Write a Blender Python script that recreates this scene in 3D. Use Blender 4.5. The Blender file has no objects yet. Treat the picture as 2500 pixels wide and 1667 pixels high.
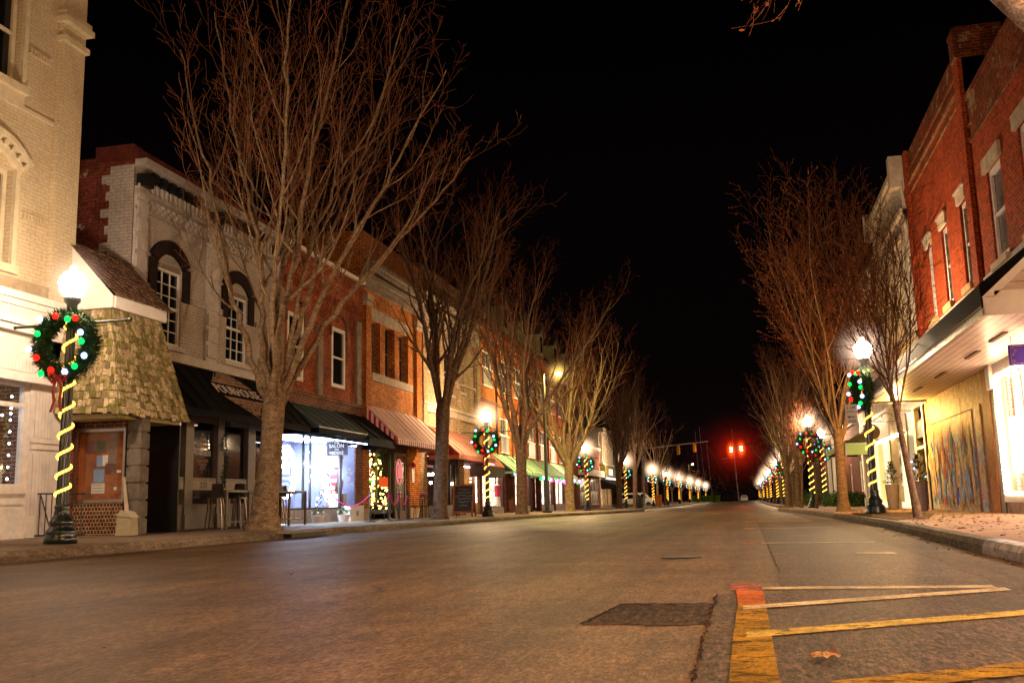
import bpy, math, random
from math import pi, sin, cos, radians, sqrt
from mathutils import Vector, Matrix, noise as mnoise
sc = bpy.context.scene
col = sc.collection
R = random.Random(7)
XL, XR = -13.2, 5.4            # facade planes of the two sides of the street

def gz(y):                      # the street falls gently away from the camera
    return -0.0035*max(0.0, min(y, 125.0)-20.0)
def walk(x, y):                 # pavement height
    if x < 0: return gz(y)+0.15+max(0, min(1, (-9.9-x)/3.3))*0.06
    return gz(y)+0.15+max(0, min(1, (x-2.6)/2.8))*0.05

# ------------------------------------------------------------------ materials
def newmat(name):
    m = bpy.data.materials.new(name); m.use_nodes = True
    nt = m.node_tree; b = nt.nodes['Principled BSDF']; b.inputs['Specular IOR Level'].default_value = .06
    return m, nt, b
def nd(nt, t, **kw):
    n = nt.nodes.new(t)
    for k, v in kw.items():
        if k in n.inputs: n.inputs[k].default_value = v
        else: setattr(n, k, v)
    return n
def rgb(c): return (c[0], c[1], c[2], 1.0)
def uvpos(nt):                  # facade coordinates (along the wall, height) from world position and normal
    g = nd(nt, 'ShaderNodeNewGeometry'); s = nd(nt, 'ShaderNodeSeparateXYZ'); nt.links.new(g.outputs['Position'], s.inputs[0])
    n = nd(nt, 'ShaderNodeSeparateXYZ'); nt.links.new(g.outputs['True Normal'], n.inputs[0])
    ab = nd(nt, 'ShaderNodeMath', operation='ABSOLUTE'); nt.links.new(n.outputs[0], ab.inputs[0])
    gt = nd(nt, 'ShaderNodeMath', operation='GREATER_THAN'); nt.links.new(ab.outputs[0], gt.inputs[0]); gt.inputs[1].default_value = .6
    mx = nd(nt, 'ShaderNodeMix', data_type='FLOAT'); nt.links.new(gt.outputs[0], mx.inputs[0])
    nt.links.new(s.outputs[0], mx.inputs[2]); nt.links.new(s.outputs[1], mx.inputs[3])
    c = nd(nt, 'ShaderNodeCombineXYZ'); nt.links.new(mx.outputs[0], c.inputs[0]); nt.links.new(s.outputs[2], c.inputs[1])
    return g.outputs['Position'], c.outputs[0]
def ramp(nt, fac, stops):
    r = nd(nt, 'ShaderNodeValToRGB'); nt.links.new(fac, r.inputs[0])
    while len(r.color_ramp.elements) < len(stops): r.color_ramp.elements.new(.5)
    for e, (p, c) in zip(r.color_ramp.elements, stops): e.position = p; e.color = rgb(c)
    return r.outputs[0]
def mixc(nt, f, a, b, bt='MIX'):
    m = nd(nt, 'ShaderNodeMix', data_type='RGBA', blend_type=bt)
    for s, v in ((0, f), (6, a), (7, b)):
        if hasattr(v, 'links') or isinstance(v, bpy.types.NodeSocket): nt.links.new(v, m.inputs[s])
        else: m.inputs[s].default_value = v if s == 0 else rgb(v)
    return m.outputs[2]
def noisef(nt, vec, scale, detail=4, rough=.6):
    n = nd(nt, 'ShaderNodeTexNoise', Scale=scale, Detail=detail, Roughness=rough)
    if vec is not None: nt.links.new(vec, n.inputs['Vector'])
    return n.outputs['Fac']
def bump(nt, b, h, s=.3, d=.02):
    n = nd(nt, 'ShaderNodeBump', Strength=s, Distance=d); nt.links.new(h, n.inputs['Height']); nt.links.new(n.outputs[0], b.inputs['Normal'])

def plain(name, c, rough=.6, var=.18, scale=3.0, metal=0.0, bmp=.0, dark=None):
    m, nt, b = newmat(name); g = nd(nt, 'ShaderNodeNewGeometry')
    f = noisef(nt, g.outputs['Position'], scale, 5, .65)
    lo = dark if dark else tuple(x*(1-2.2*var) for x in c)
    out = ramp(nt, f, [(.28, lo), (.72, tuple(min(1, x*(1+var)) for x in c))])
    nt.links.new(out, b.inputs['Base Color']); b.inputs['Roughness'].default_value = rough; b.inputs['Metallic'].default_value = metal
    if bmp: bump(nt, b, f, bmp)
    if rough < .5 or metal: b.inputs['Specular IOR Level'].default_value = .5
    return m
def brick(name, c1, c2, mortar, bw=.215, rh=.075, ms=.008, stain=.45, stainc=(.03, .02, .015), rough=.85, patch=None, pth=.56, gr=.8):
    m, nt, b = newmat(name); P, uv = uvpos(nt)
    t = nd(nt, 'ShaderNodeTexBrick'); nt.links.new(uv, t.inputs['Vector'])
    t.inputs['Color1'].default_value = rgb(c1); t.inputs['Color2'].default_value = rgb(c2); t.inputs['Mortar'].default_value = rgb(mortar)
    t.inputs['Scale'].default_value = 1; t.inputs['Brick Width'].default_value = bw; t.inputs['Row Height'].default_value = rh
    t.inputs['Mortar Size'].default_value = ms; t.inputs['Mortar Smooth'].default_value = .3; t.inputs['Bias'].default_value = -.1
    f = noisef(nt, P, .9, 6, .7)
    s = ramp(nt, f, [(.38, (1, 1, 1)), (.66, tuple(1-stain*(1-x) for x in stainc))])
    cc = mixc(nt, 1.0, t.outputs['Color'], s, 'MULTIPLY')
    f2 = noisef(nt, P, 14, 3, .6); s2 = ramp(nt, f2, [(.36, (.5, .48, .46)), (.62, (1.3, 1.26, 1.22))])
    cc = mixc(nt, gr, cc, s2, 'MULTIPLY')
    if patch:
        f3 = noisef(nt, P, 2.3, 5, .7); k = ramp(nt, f3, [(pth, (0, 0, 0)), (pth+.05, (1, 1, 1))])
        cc = mixc(nt, k, cc, patch)
    nt.links.new(cc, b.inputs['Base Color']); b.inputs['Roughness'].default_value = rough
    bump(nt, b, t.outputs['Fac'], -.6, .012)
    return m
def emit(name, c, s, sample=True, base=(0, 0, 0)):
    m, nt, b = newmat(name)
    b.inputs['Base Color'].default_value = rgb(base); b.inputs['Emission Color'].default_value = rgb(c); b.inputs['Emission Strength'].default_value = s
    if not sample: m.cycles.emission_sampling = 'NONE'
    return m
def glass(name, tint=(.9, .95, 1), refl=.12):
    m = bpy.data.materials.new(name); m.use_nodes = True; nt = m.node_tree; nt.nodes.clear()
    o = nd(nt, 'ShaderNodeOutputMaterial'); t = nd(nt, 'ShaderNodeBsdfTransparent'); t.inputs[0].default_value = rgb(tint)
    g = nd(nt, 'ShaderNodeBsdfGlossy', Roughness=.04); x = nd(nt, 'ShaderNodeMixShader'); x.inputs[0].default_value = refl
    nt.links.new(t.outputs[0], x.inputs[1]); nt.links.new(g.outputs[0], x.inputs[2]); nt.links.new(x.outputs[0], o.inputs[0])
    return m
def glow_pattern(name, stops, scale, strength, kind='noise', sample=False):      # emissive pattern: lit shop windows seen from afar, self-glowing posters
    m, nt, b = newmat(name); P, uv = uvpos(nt)
    if kind == 'noise': f = noisef(nt, uv, scale, 4, .6)
    else:
        v = nd(nt, 'ShaderNodeTexVoronoi', Scale=scale); nt.links.new(uv, v.inputs['Vector']); f = v.outputs['Color']
    c = ramp(nt, f, stops); nt.links.new(c, b.inputs['Emission Color']); b.inputs['Emission Strength'].default_value = strength
    b.inputs['Base Color'].default_value = (.05, .04, .03, 1)
    if not sample: m.cycles.emission_sampling = 'NONE'
    return m

M = {}
M['cream'] = brick('cream_painted_brick', (.62, .53, .37), (.58, .49, .34), (.47, .38, .25), .22, .075, .008, .25, (.5, .35, .2), gr=.22)
M['creamtrim'] = plain('cream_trim', (.64, .55, .39), .7, .10, 5)
M['whitewood'] = plain('white_painted_wood', (.78, .72, .68), .55, .08, 6, bmp=.05)
M['greybrick'] = brick('grey_painted_brick', (.50, .44, .41), (.46, .41, .38), (.30, .26, .24), .22, .078, .009, .35, (.35, .28, .22), gr=.3)
M['greytrim'] = plain('grey_stone_trim', (.40, .36, .33), .75, .14, 5)
M['greylight'] = plain('pale_grey_trim', (.54, .49, .46), .7, .12, 5)
M['darkbrick'] = brick('dark_brown_brick', (.034, .020, .018), (.026, .016, .014), (.012, .008, .008), .1, .075, .006)
M['oldred'] = brick('old_red_side_brick', (.26, .06, .035), (.18, .045, .03), (.10, .05, .04), .22, .078, .010, .6, (.1, .06, .05), patch=(.45, .38, .30), pth=.60)
M['redbrick'] = brick('weathered_red_brick', (.42, .080, .028), (.22, .036, .014), (.38, .19, .11), .215, .08, .012, .75, (.12, .08, .06), patch=(.34, .15, .09), pth=.62)
M['tapestry'] = brick('tapestry_brown_brick', (.17, .06, .04), (.10, .04, .03), (.34, .22, .15), .215, .075, .011)
M['orangebrick'] = brick('orange_brick', (.80, .32, .085), (.52, .17, .04), (.10, .04, .015), .215, .08, .014, .45, (.25, .12, .06))
M['tanbrick'] = brick('tan_brick', (.58, .42, .25), (.38, .26, .15), (.16, .10, .06), .215, .08, .012, .55, (.3, .22, .16))
M['dkorange'] = brick('hotel_red_brick', (.66, .19, .05), (.40, .10, .03), (.16, .06, .03), .215, .09, .014, .5, (.2, .1, .06))
M['brownbrick'] = brick('brown_brick', (.20, .07, .05), (.14, .05, .035), (.10, .05, .04), .215, .075, .008)
M['rightred'] = brick('right_red_brick', (.38, .046, .010), (.19, .022, .006), (.36, .13, .06), .215, .075, .009, .4, (.3, .2, .15))
M['patinared'] = brick('sooty_red_brick', (.22, .040, .013), (.13, .028, .012), (.26, .12, .06), .215, .075, .010, .7, (.12, .09, .05), patch=(.22, .16, .09), pth=.57)
M['stone'] = plain('sandstone_trim', (.46, .36, .27), .8, .16, 4)
M['stonedark'] = plain('weathered_stone', (.28, .22, .17), .85, .2, 4)
M['castiron'] = plain('cast_iron_front_paint', (.46, .38, .30), .6, .18, 3)
M['stucco'] = plain('pale_stucco', (.58, .46, .38), .8, .2, 2.2, dark=(.22, .15, .10))
M['white'] = plain('white_paint', (.78, .74, .70), .5, .06, 4)
M['oldwhite'] = plain('peeling_white_paint', (.62, .56, .52), .6, .28, 9, dark=(.10, .08, .07))
M['pane'] = plain('dark_window_glass', (.006, .006, .007), .12, .1, 1)
M['panegrey'] = plain('grey_window_glass', (.16, .14, .15), .2, .3, 2.5)
M['black'] = plain('black_metal', (.012, .012, .013), .35, .2, 8)
M['blackcloth'] = plain('black_awning_cloth', (.009, .008, .008), .75, .15, 6)
M['tealcloth'] = plain('teal_awning_metal', (.05, .10, .12), .4, .15, 3)
M['maroon'] = plain('maroon_awning', (.34, .13, .09), .7, .10, 3)
M['olive'] = plain('olive_awning', (.14, .12, .04), .7, .15, 3)
M['greencloth'] = plain('green_awning', (.30, .52, .36), .6, .10, 3)
M['lampgreen'] = plain('dark_green_lamp_paint', (.006, .020, .017), .28, .3, 9)
M['lampgreen'].node_tree.nodes['Principled BSDF'].inputs['Specular IOR Level'].default_value = .8
M['globe'] = emit('lit_lamp_globe', (1, .70, .40), 720)
M['globefar'] = emit('lit_lamp_globe_far', (1, .80, .56), 110)
M['rope'] = emit('yellow_rope_light', (1, .42, .03), 4, False); M['ropebead'] = emit('warm_rope_bulb', (1, .58, .10), 6, False)
M['red'] = emit('red_bulb', (1, .010, .004), 3.5, False)
M['green'] = emit('green_bulb', (.004, .70, .10), 2.6, False)
M['blue'] = emit('blue_white_bulb', (.35, .52, 1), 4, False)
M['warm'] = emit('warm_bulb', (1, .72, .35), 14, False)
M['whitebulb'] = emit('white_bulb', (.85, .9, 1), 30, False)
M['magenta'] = emit('magenta_bulb', (1, .05, .45), 9, False)
M['garland'] = plain('dark_green_garland', (.035, .085, .035), .7, .4, 20)
M['ribbon'] = plain('red_ribbon', (.45, .012, .012), .45, .2, 8)
M['wood'] = plain('orange_stained_wood', (.42, .15, .04), .6, .25, 7)
M['paper'] = plain('white_paper', (.75, .74, .72), .7, .06, 9)
M['pot'] = plain('grey_brown_pot', (.17, .13, .13), .6, .12, 10)
M['glass'] = glass('shop_glass')
M['concrete'] = plain('concrete', (.30, .25, .20), .85, .2, 3, bmp=.2)
M['bush'] = plain('bush_leaves', (.05, .10, .018), .6, .4, 9)
M['fir'] = plain('fir_needles', (.018, .045, .018), .7, .4, 12)
M['pinkglow'] = emit('pink_glowing_outline', (1, .25, .22), .9, False)  # emissive pink for the door emblem

def wave_mat(name, c1, c2, period, thresh=.5, axis=1, rough=.6):      # stripes along a world axis
    m, nt, b = newmat(name); g = nd(nt, 'ShaderNodeNewGeometry'); s = nd(nt, 'ShaderNodeSeparateXYZ'); nt.links.new(g.outputs['Position'], s.inputs[0])
    d = nd(nt, 'ShaderNodeMath', operation='MULTIPLY'); nt.links.new(s.outputs[axis], d.inputs[0]); d.inputs[1].default_value = 1/period
    f = nd(nt, 'ShaderNodeMath', operation='FRACT'); nt.links.new(d.outputs[0], f.inputs[0])
    k = nd(nt, 'ShaderNodeMath', operation='GREATER_THAN'); nt.links.new(f.outputs[0], k.inputs[0]); k.inputs[1].default_value = thresh
    c = mixc(nt, k.outputs[0], c1, c2)
    s2 = ramp(nt, noisef(nt, g.outputs['Position'], 3, 4), [(.3, (.8, .8, .8)), (.7, (1.08, 1.08, 1.08))])
    nt.links.new(mixc(nt, 1.0, c, s2, 'MULTIPLY'), b.inputs['Base Color']); b.inputs['Roughness'].default_value = rough
    return m
M['stripe_side'] = wave_mat('magenta_white_stripes', (.86, .74, .78), (.62, .008, .07), .19, .5, 0)
M['stripe_front'] = wave_mat('faded_striped_awning', (.86, .60, .52), (.72, .44, .37), .24, .5, 1)
M['stripe_val'] = wave_mat('striped_valance', (.66, .52, .50), (.48, .08, .08), .24, .5, 1)
M['beadboard'] = wave_mat('white_beadboard', (.78, .72, .68), (.56, .50, .46), .09, .88, 1, .55)
M['soffit'] = wave_mat('white_soffit_boards', (.86, .74, .68), (.12, .07, .05), .16, .90, 0, .32)
M['siding'] = wave_mat('white_lap_siding', (.60, .50, .45), (.30, .22, .19), .11, .88, 2, .5)
M['tile'] = brick('small_brown_tiles', (.12, .05, .02), (.09, .035, .018), (.42, .33, .24), .075, .075, .007, .2)
M['panelgrey'] = wave_mat('grey_balcony_panels', (.20, .17, .18), (.12, .10, .11), .16, .85, 1, .5)

def bark(name, c1, c2, moss, mth=.62, scale=7):
    m, nt, b = newmat(name); g = nd(nt, 'ShaderNodeNewGeometry'); P = g.outputs['Position']
    mp = nd(nt, 'ShaderNodeMapping'); nt.links.new(P, mp.inputs[0]); mp.inputs['Scale'].default_value = (1, 1, 1.7)
    f = noisef(nt, mp.outputs[0], scale, 6, .8); c = ramp(nt, f, [(.35, c1), (.62, c2)])
    fl = noisef(nt, mp.outputs[0], scale*5, 3, .7)
    c = mixc(nt, 1.0, c, ramp(nt, fl, [(.36, (.45, .45, .45)), (.62, (1.2, 1.2, 1.2))]), 'MULTIPLY')
    k = ramp(nt, noisef(nt, P, 2.6, 5, .7), [(mth, (0, 0, 0)), (mth+.08, (1, 1, 1))])
    nt.links.new(mixc(nt, k, c, moss), b.inputs['Base Color']); b.inputs['Roughness'].default_value = .85
    bump(nt, b, fl, .6, .02)
    return m
M['bark'] = bark('grey_tan_bark', (.12, .070, .036), (.42, .30, .19), (.12, .11, .02), .60, 6)
M['barkD'] = bark('dark_brown_bark', (.07, .042, .026), (.26, .17, .11), (.08, .08, .03), .66, 6)
M['barkR'] = bark('rough_brown_bark', (.10, .058, .035), (.24, .15, .095), (.12, .10, .05))
M['twig'] = plain('red_brown_twigs', (.13, .045, .020), .8, .2, 2)
M['leaf'] = plain('dry_brown_leaves', (.22, .085, .03), .7, .4, 5)
M['mossbark'] = bark('mossy_bark', (.26, .19, .17), (.46, .36, .33), (.20, .20, .03), .5, 6)

M['soffit'].node_tree.nodes['Principled BSDF'].inputs['Specular IOR Level'].default_value = .5
# ------------------------------------------------------------------ mesh builder
SPLIT = {'pilaster', 'quoin_pilaster', 'brick_pier', 'stone_pilaster', 'pilaster_capital', 'pier_base', 'doorway', 'end_bracket', 'post', 'table_lamp', 'bar_light', 'downlight', 'lintel', 'sill',
         'white_pilaster', 'column', 'downpipe', 'frieze_panel', 'brick_panel', 'beaded_panel', 'window_column', 'plain_panel', 'painted_panel', 'panel_moulding', 'stone_band', 'checker_band', 'pub_window', 'corbel',
         'white_trim', 'bulb', 'awning_side', 'toothed_edge', 'picket', 'pilaster_band', 'side_window', 'window', 'board', 'chain', 'blossom', 'shop_display'}
class MB:
    def __init__(s): s.v = []; s.f = []; s.smooth = False
    def quad(s, a, b, c, d):
        n = len(s.v); s.v += [a, b, c, d]; s.f.append((n, n+1, n+2, n+3)); return s
    def tri(s, a, b, c):
        n = len(s.v); s.v += [a, b, c]; s.f.append((n, n+1, n+2)); return s
    def box(s, x0, x1, y0, y1, z0, z1):
        if x0 > x1: x0, x1 = x1, x0
        if y0 > y1: y0, y1 = y1, y0
        n = len(s.v)
        s.v += [(x0, y0, z0), (x1, y0, z0), (x1, y1, z0), (x0, y1, z0), (x0, y0, z1), (x1, y0, z1), (x1, y1, z1), (x0, y1, z1)]
        for q in ((0, 3, 2, 1), (4, 5, 6, 7), (0, 1, 5, 4), (1, 2, 6, 5), (2, 3, 7, 6), (3, 0, 4, 7)): s.f.append(tuple(n+i for i in q))
        return s
    def prism(s, poly, a, b, axis='y'):      # extrude a polygon along an axis; poly is in the two other axes
        def P(p, t):
            return (p[0], t, p[1]) if axis == 'y' else ((t, p[0], p[1]) if axis == 'x' else (p[0], p[1], t))
        n = len(s.v); k = len(poly)
        s.v += [P(p, a) for p in poly]+[P(p, b) for p in poly]
        s.f.append(tuple(range(n, n+k))[::-1]); s.f.append(tuple(range(n+k, n+2*k)))
        for i in range(k): j = (i+1) % k; s.f.append((n+i, n+j, n+k+j, n+k+i))
        return s
    def tube(s, pts, rad, n=6, cap=True, closed=False):
        pts = [Vector(p) for p in pts]; base = len(s.v); L = len(pts)
        up = None
        for i, p in enumerate(pts):
            if closed: t = pts[(i+1) % L]-pts[i-1]
            else: t = pts[min(i+1, L-1)]-pts[max(i-1, 0)]
            if t.length < 1e-9: t = Vector((0, 0, 1))
            t.normalize()
            if up is None:
                up = Vector((1, 0, 0)) if abs(t.x) < .8 else Vector((0, 1, 0))
            u = up-t*up.dot(t)
            if u.length < 1e-6: u = t.orthogonal()
            u.normalize(); w = t.cross(u); up = u
            r = rad[i] if isinstance(rad, (list, tuple)) else rad
            for k in range(n):
                a = 2*pi*k/n; q = p+(u*cos(a)+w*sin(a))*r; s.v.append((q.x, q.y, q.z))
        for i in range(L if closed else L-1):
            j = (i+1) % L
            for k in range(n):
                l = (k+1) % n; s.f.append((base+i*n+k, base+i*n+l, base+j*n+l, base+j*n+k))
        if cap and not closed:
            s.f.append(tuple(base+k for k in range(n))[::-1]); s.f.append(tuple(base+(L-1)*n+k for k in range(n)))
        return s
    def lathe(s, prof, n=20, c=(0, 0, 0), flute=0):
        base = len(s.v); L = len(prof)
        for (r, z) in prof:
            for k in range(n):
                a = 2*pi*k/n; rr = r*(1-flute*(k % 2)); s.v.append((c[0]+rr*cos(a), c[1]+rr*sin(a), c[2]+z))
        for i in range(L-1):
            for k in range(n):
                l = (k+1) % n; s.f.append((base+i*n+k, base+i*n+l, base+(i+1)*n+l, base+(i+1)*n+k))
        s.f.append(tuple(base+k for k in range(n))[::-1]); s.f.append(tuple(base+(L-1)*n+k for k in range(n)))
        return s
    def ball(s, c, r, n=8, m=5):
        return s.lathe([(max(.001, r*sin(pi*i/m)), -r*cos(pi*i/m)) for i in range(m+1)], n, c)
    def islands(s, gap=.012):
        par = list(range(len(s.v)))
        def find(a):
            while par[a] != a: par[a] = par[par[a]]; a = par[a]
            return a
        for f in s.f:
            r = find(f[0])
            for v in f[1:]: par[find(v)] = r
        g = {}
        for f in s.f: g.setdefault(find(f[0]), []).append(f)
        L_ = []
        for fs in g.values():
            vs = [s.v[i] for f in fs for i in f]; L_.append([fs, [min(v[k] for v in vs)-gap for k in range(3)], [max(v[k] for v in vs)+gap for k in range(3)]])
        ch = True
        while ch:
            ch = False; out = []
            for it in L_:
                for o in out:
                    if all(it[1][k] <= o[2][k] and it[2][k] >= o[1][k] for k in range(3)):
                        o[0] = o[0]+it[0]; o[1] = [min(o[1][k], it[1][k]) for k in range(3)]; o[2] = [max(o[2][k], it[2][k]) for k in range(3)]; ch = True; break
                else: out.append(it)
            L_ = out
        res = []
        for fs, _, _ in L_:
            m_ = MB(); mp = {}
            for f in fs:
                for i in f:
                    if i not in mp: mp[i] = len(m_.v); m_.v.append(s.v[i])
                m_.f.append(tuple(mp[i] for i in f))
            res.append(m_)
        return res
    def build(s, name, mat, parent=None, smooth=False, off=None):
        if name in SPLIT:
            I = s.islands()
            if len(I) > 1:
                for k in I: o = k.build1(name, mat, parent, smooth, off)
                return o
        return s.build1(name, mat, parent, smooth, off)
    def build1(s, name, mat, parent=None, smooth=False, off=None):
        me = bpy.data.meshes.new(name)
        o0 = off if off is not None else (parent_world(parent) if parent else Vector((0, 0, 0)))
        vs = [(v[0]-o0[0], v[1]-o0[1], v[2]-o0[2]) for v in s.v]
        me.from_pydata(vs, [], s.f); me.update()
        if smooth or s.smooth: me.polygons.foreach_set('use_smooth', [True]*len(me.polygons))
        me.materials.append(mat if not isinstance(mat, str) else M[mat])
        o = bpy.data.objects.new(name, me); col.objects.link(o)
        if parent: o.parent = parent
        return o
def parent_world(o):
    v = Vector((0, 0, 0))
    while o: v += o.location; o = o.parent
    return v
def tag(o, label=None, cat=None, group=None, kind=None):
    if label: o['label'] = label
    if cat: o['category'] = cat
    if group: o['group'] = group
    if kind: o['kind'] = kind
    return o
def thing(name, label, cat, loc=(0, 0, 0), group=None, rz=0):
    o = bpy.data.objects.new(name, None); o.empty_display_size = .2; col.objects.link(o)
    o.location = loc; o.rotation_euler = (0, 0, rz)
    return tag(o, label, cat, group)
KIDS = {}
def kids(o): return [c for c in bpy.data.objects if c.parent == o]
def dup(root, loc, rz=0, label=None, scale=None, group=None):
    r = root.copy(); col.objects.link(r); r.location = loc; r.rotation_euler = (0, 0, rz)
    if scale: r.scale = scale if isinstance(scale, (tuple, list)) else (scale,)*3
    if label: r['label'] = label
    if group: r['group'] = group
    for ch in kids(root):
        c = ch.copy(); col.objects.link(c); c.parent = r
        for g in kids(ch):
            d = g.copy(); col.objects.link(d); d.parent = c
    return r
def text(parent, body, size, mat, org, ux, uy, ext=.004, align='CENTER', name='lettering', sx=1.0):
    cu = bpy.data.curves.new('lettering', 'FONT'); cu.body = body; cu.size = size; cu.extrude = ext; cu.align_x = align; cu.align_y = 'CENTER'
    cu.resolution_u = 2
    t = bpy.data.objects.new('tmp_text', cu); col.objects.link(t)
    bpy.context.view_layer.update()
    me = bpy.data.meshes.new_from_object(t.evaluated_get(bpy.context.evaluated_depsgraph_get()))
    bpy.data.objects.remove(t)
    ux = Vector(ux).normalized(); uy = Vector(uy).normalized(); n = ux.cross(uy)
    o0 = Vector(org)-(parent_world(parent) if parent else Vector())
    for v in me.vertices:
        c = v.co; v.co = o0+ux*c.x*sx+uy*c.y+n*c.z
    me.materials.clear(); me.materials.append(M[mat] if isinstance(mat, str) else mat); me.name = name
    o = bpy.data.objects.new(name, me); col.objects.link(o); o.parent = parent
    return o

# ------------------------------------------------------------------ setting: road, kerbs, pavements
def lerp_poly(P, y):
    if y <= P[0][1]: return P[0][0]
    for (xa, ya), (xb, yb) in zip(P, P[1:]):
        if y <= yb: return xa+(xb-xa)*(y-ya)/(yb-ya)
    return P[-1][0]
KL = [(-9.8, -40), (-9.8, 19), (-9.55, 20.5), (-9.8, 22), (-9.8, 50), (-8.6, 56), (-7.3, 63), (-7.2, 72), (-8.2, 76), (-9.8, 79), (-9.8, 420)]
KR = [(2.35, -40), (2.38, 12), (2.55, 20), (2.45, 30), (2.15, 43), (1.6, 53), (1.62, 57), (2.0, 60), (2.4, 64), (2.4, 420)]
YS = [-40, -20, -10, -5]+[i for i in range(0, 60, 2)]+[53, 57, 63]+[i for i in range(60, 126, 4)]+[140, 170, 210, 260, 320, 420]
YS = sorted(set(YS+[20.5, 79]))
def strip(name, xa, xb, zf, mat, ys=YS, nx=1, label=None):
    mb = MB()
    for i, y in enumerate(ys):
        a, b = xa(y), xb(y)
        for k in range(nx+1):
            x = a+(b-a)*k/nx; mb.v.append((x, y, zf(x, y)))
    w = nx+1
    for i in range(len(ys)-1):
        for k in range(nx): n = i*w+k; mb.f.append((n, n+1, n+w+1, n+w))
    o = mb.build(name, mat); tag(o, label, None, None, 'structure'); return o

def road_mat(name, lo, hi, grain=.5, rough=.62, coarse=60):
    m, nt, b = newmat(name); g = nd(nt, 'ShaderNodeNewGeometry'); P = g.outputs['Position']
    mp = nd(nt, 'ShaderNodeMapping'); nt.links.new(P, mp.inputs[0]); mp.inputs['Scale'].default_value = (1, .28, 1)
    c = ramp(nt, noisef(nt, mp.outputs[0], .9, 7, .65), [(.3, lo), (.68, hi)])
    mg = nd(nt, 'ShaderNodeMapping'); nt.links.new(P, mg.inputs[0]); mg.inputs['Scale'].default_value = (1, .30, 1)
    gr = noisef(nt, mg.outputs[0], coarse, 5, .9)
    for sc3, lo_, hi_ in (((1.5, .035, 1), .66, 1.22), ((.12, .9, 1), .78, 1.12)):
        m3 = nd(nt, 'ShaderNodeMapping'); nt.links.new(P, m3.inputs[0]); m3.inputs['Scale'].default_value = sc3
        c = mixc(nt, 1.0, c, ramp(nt, noisef(nt, m3.outputs[0], 1.0, 4, .6), [(.34, (lo_, lo_, lo_*.97)), (.64, (hi_, hi_, hi_))]), 'MULTIPLY')
    mid = noisef(nt, mg.outputs[0], coarse*.22, 4, .8); c = mixc(nt, 1.0, c, ramp(nt, mid, [(.38, (.68, .66, .64)), (.60, (1.22, 1.22, 1.22))]), 'MULTIPLY')
    c = mixc(nt, 1.0, c, ramp(nt, gr, [(.40, (1-grain,)*3), (.50, (1, 1, 1)), (.60, (1+grain*1.6,)*3)]), 'MULTIPLY')
    st = noisef(nt, P, 2.1, 4, .7); c = mixc(nt, ramp(nt, st, [(.66, (0, 0, 0)), (.74, (.55, .55, .55))]), c, tuple(x*.45 for x in lo))
    v = nd(nt, 'ShaderNodeTexVoronoi', Scale=34.0); nt.links.new(P, v.inputs['Vector'])
    sp = ramp(nt, v.outputs['Distance'], [(.03, (1, 1, 1)), (.07, (0, 0, 0))])
    k = nd(nt, 'ShaderNodeMath', operation='MULTIPLY'); nt.links.new(sp, k.inputs[0])
    w = ramp(nt, noisef(nt, P, 5.3, 2), [(.5, (0, 0, 0)), (.62, (.8, .8, .8))]); nt.links.new(w, k.inputs[1])
    c = mixc(nt, k.outputs[0], c, tuple(min(1, x*3) for x in hi))
    wv = nd(nt, 'ShaderNodeTexNoise', Scale=1.1, Detail=4); nt.links.new(P, wv.inputs['Vector'])
    pv = nd(nt, 'ShaderNodeMix', data_type='VECTOR'); pv.inputs[0].default_value = .35; nt.links.new(P, pv.inputs[4]); nt.links.new(wv.outputs['Color'], pv.inputs[5])
    vc = nd(nt, 'ShaderNodeTexVoronoi', Scale=.42, feature='DISTANCE_TO_EDGE'); nt.links.new(pv.outputs[1], vc.inputs['Vector'])
    ck = ramp(nt, vc.outputs['Distance'], [(.0015, (.75, .75, .75)), (.006, (0, 0, 0))]); km = nd(nt, 'ShaderNodeMath', operation='MULTIPLY'); nt.links.new(ck, km.inputs[0])
    nt.links.new(ramp(nt, noisef(nt, P, .33, 2), [(.50, (0, 0, 0)), (.56, (1, 1, 1))]), km.inputs[1])
    c = mixc(nt, km.outputs[0], c, tuple(x*.35 for x in lo))
    nt.links.new(c, b.inputs['Base Color']); b.inputs['Roughness'].default_value = rough
    b.inputs['Specular IOR Level'].default_value = .11
    bump(nt, b, gr, .8, .02)
    return m
M['road'] = road_mat('worn_road_asphalt', (.072, .040, .019), (.160, .096, .049), .6, .55, 46)
M['road2'] = road_mat('coarse_parking_asphalt', (.040, .023, .013), (.088, .054, .032), .95, .6, 34)
M['patch'] = road_mat('dark_road_patch', (.020, .012, .008), (.060, .038, .024), .9, .8, 24)
M['gutter'] = road_mat('gutter_concrete', (.050, .032, .020), (.105, .070, .045), .5, .7)
def walk_mat(name, c1, c2, mortar, bw, rh, band=None):
    m, nt, b = newmat(name); g = nd(nt, 'ShaderNodeNewGeometry'); P = g.outputs['Position']
    t = nd(nt, 'ShaderNodeTexBrick'); nt.links.new(P, t.inputs['Vector'])
    t.inputs['Color1'].default_value = rgb(c1); t.inputs['Color2'].default_value = rgb(c2); t.inputs['Mortar'].default_value = rgb(mortar)
    t.inputs['Scale'].default_value = 1; t.inputs['Brick Width'].default_value = bw; t.inputs['Row Height'].default_value = rh; t.inputs['Mortar Size'].default_value = .012
    s = ramp(nt, noisef(nt, P, 1.3, 6, .7), [(.3, (.6, .58, .55)), (.7, (1.1, 1.1, 1.1))])
    s2 = ramp(nt, noisef(nt, P, 26, 3, .7), [(.3, (.7, .7, .7)), (.7, (1.15, 1.15, 1.15))])
    c = mixc(nt, 1.0, mixc(nt, 1.0, t.outputs['Color'], s, 'MULTIPLY'), s2, 'MULTIPLY')
    nt.links.new(c, b.inputs['Base Color']); b.inputs['Roughness'].default_value = .7
    return m
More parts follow.
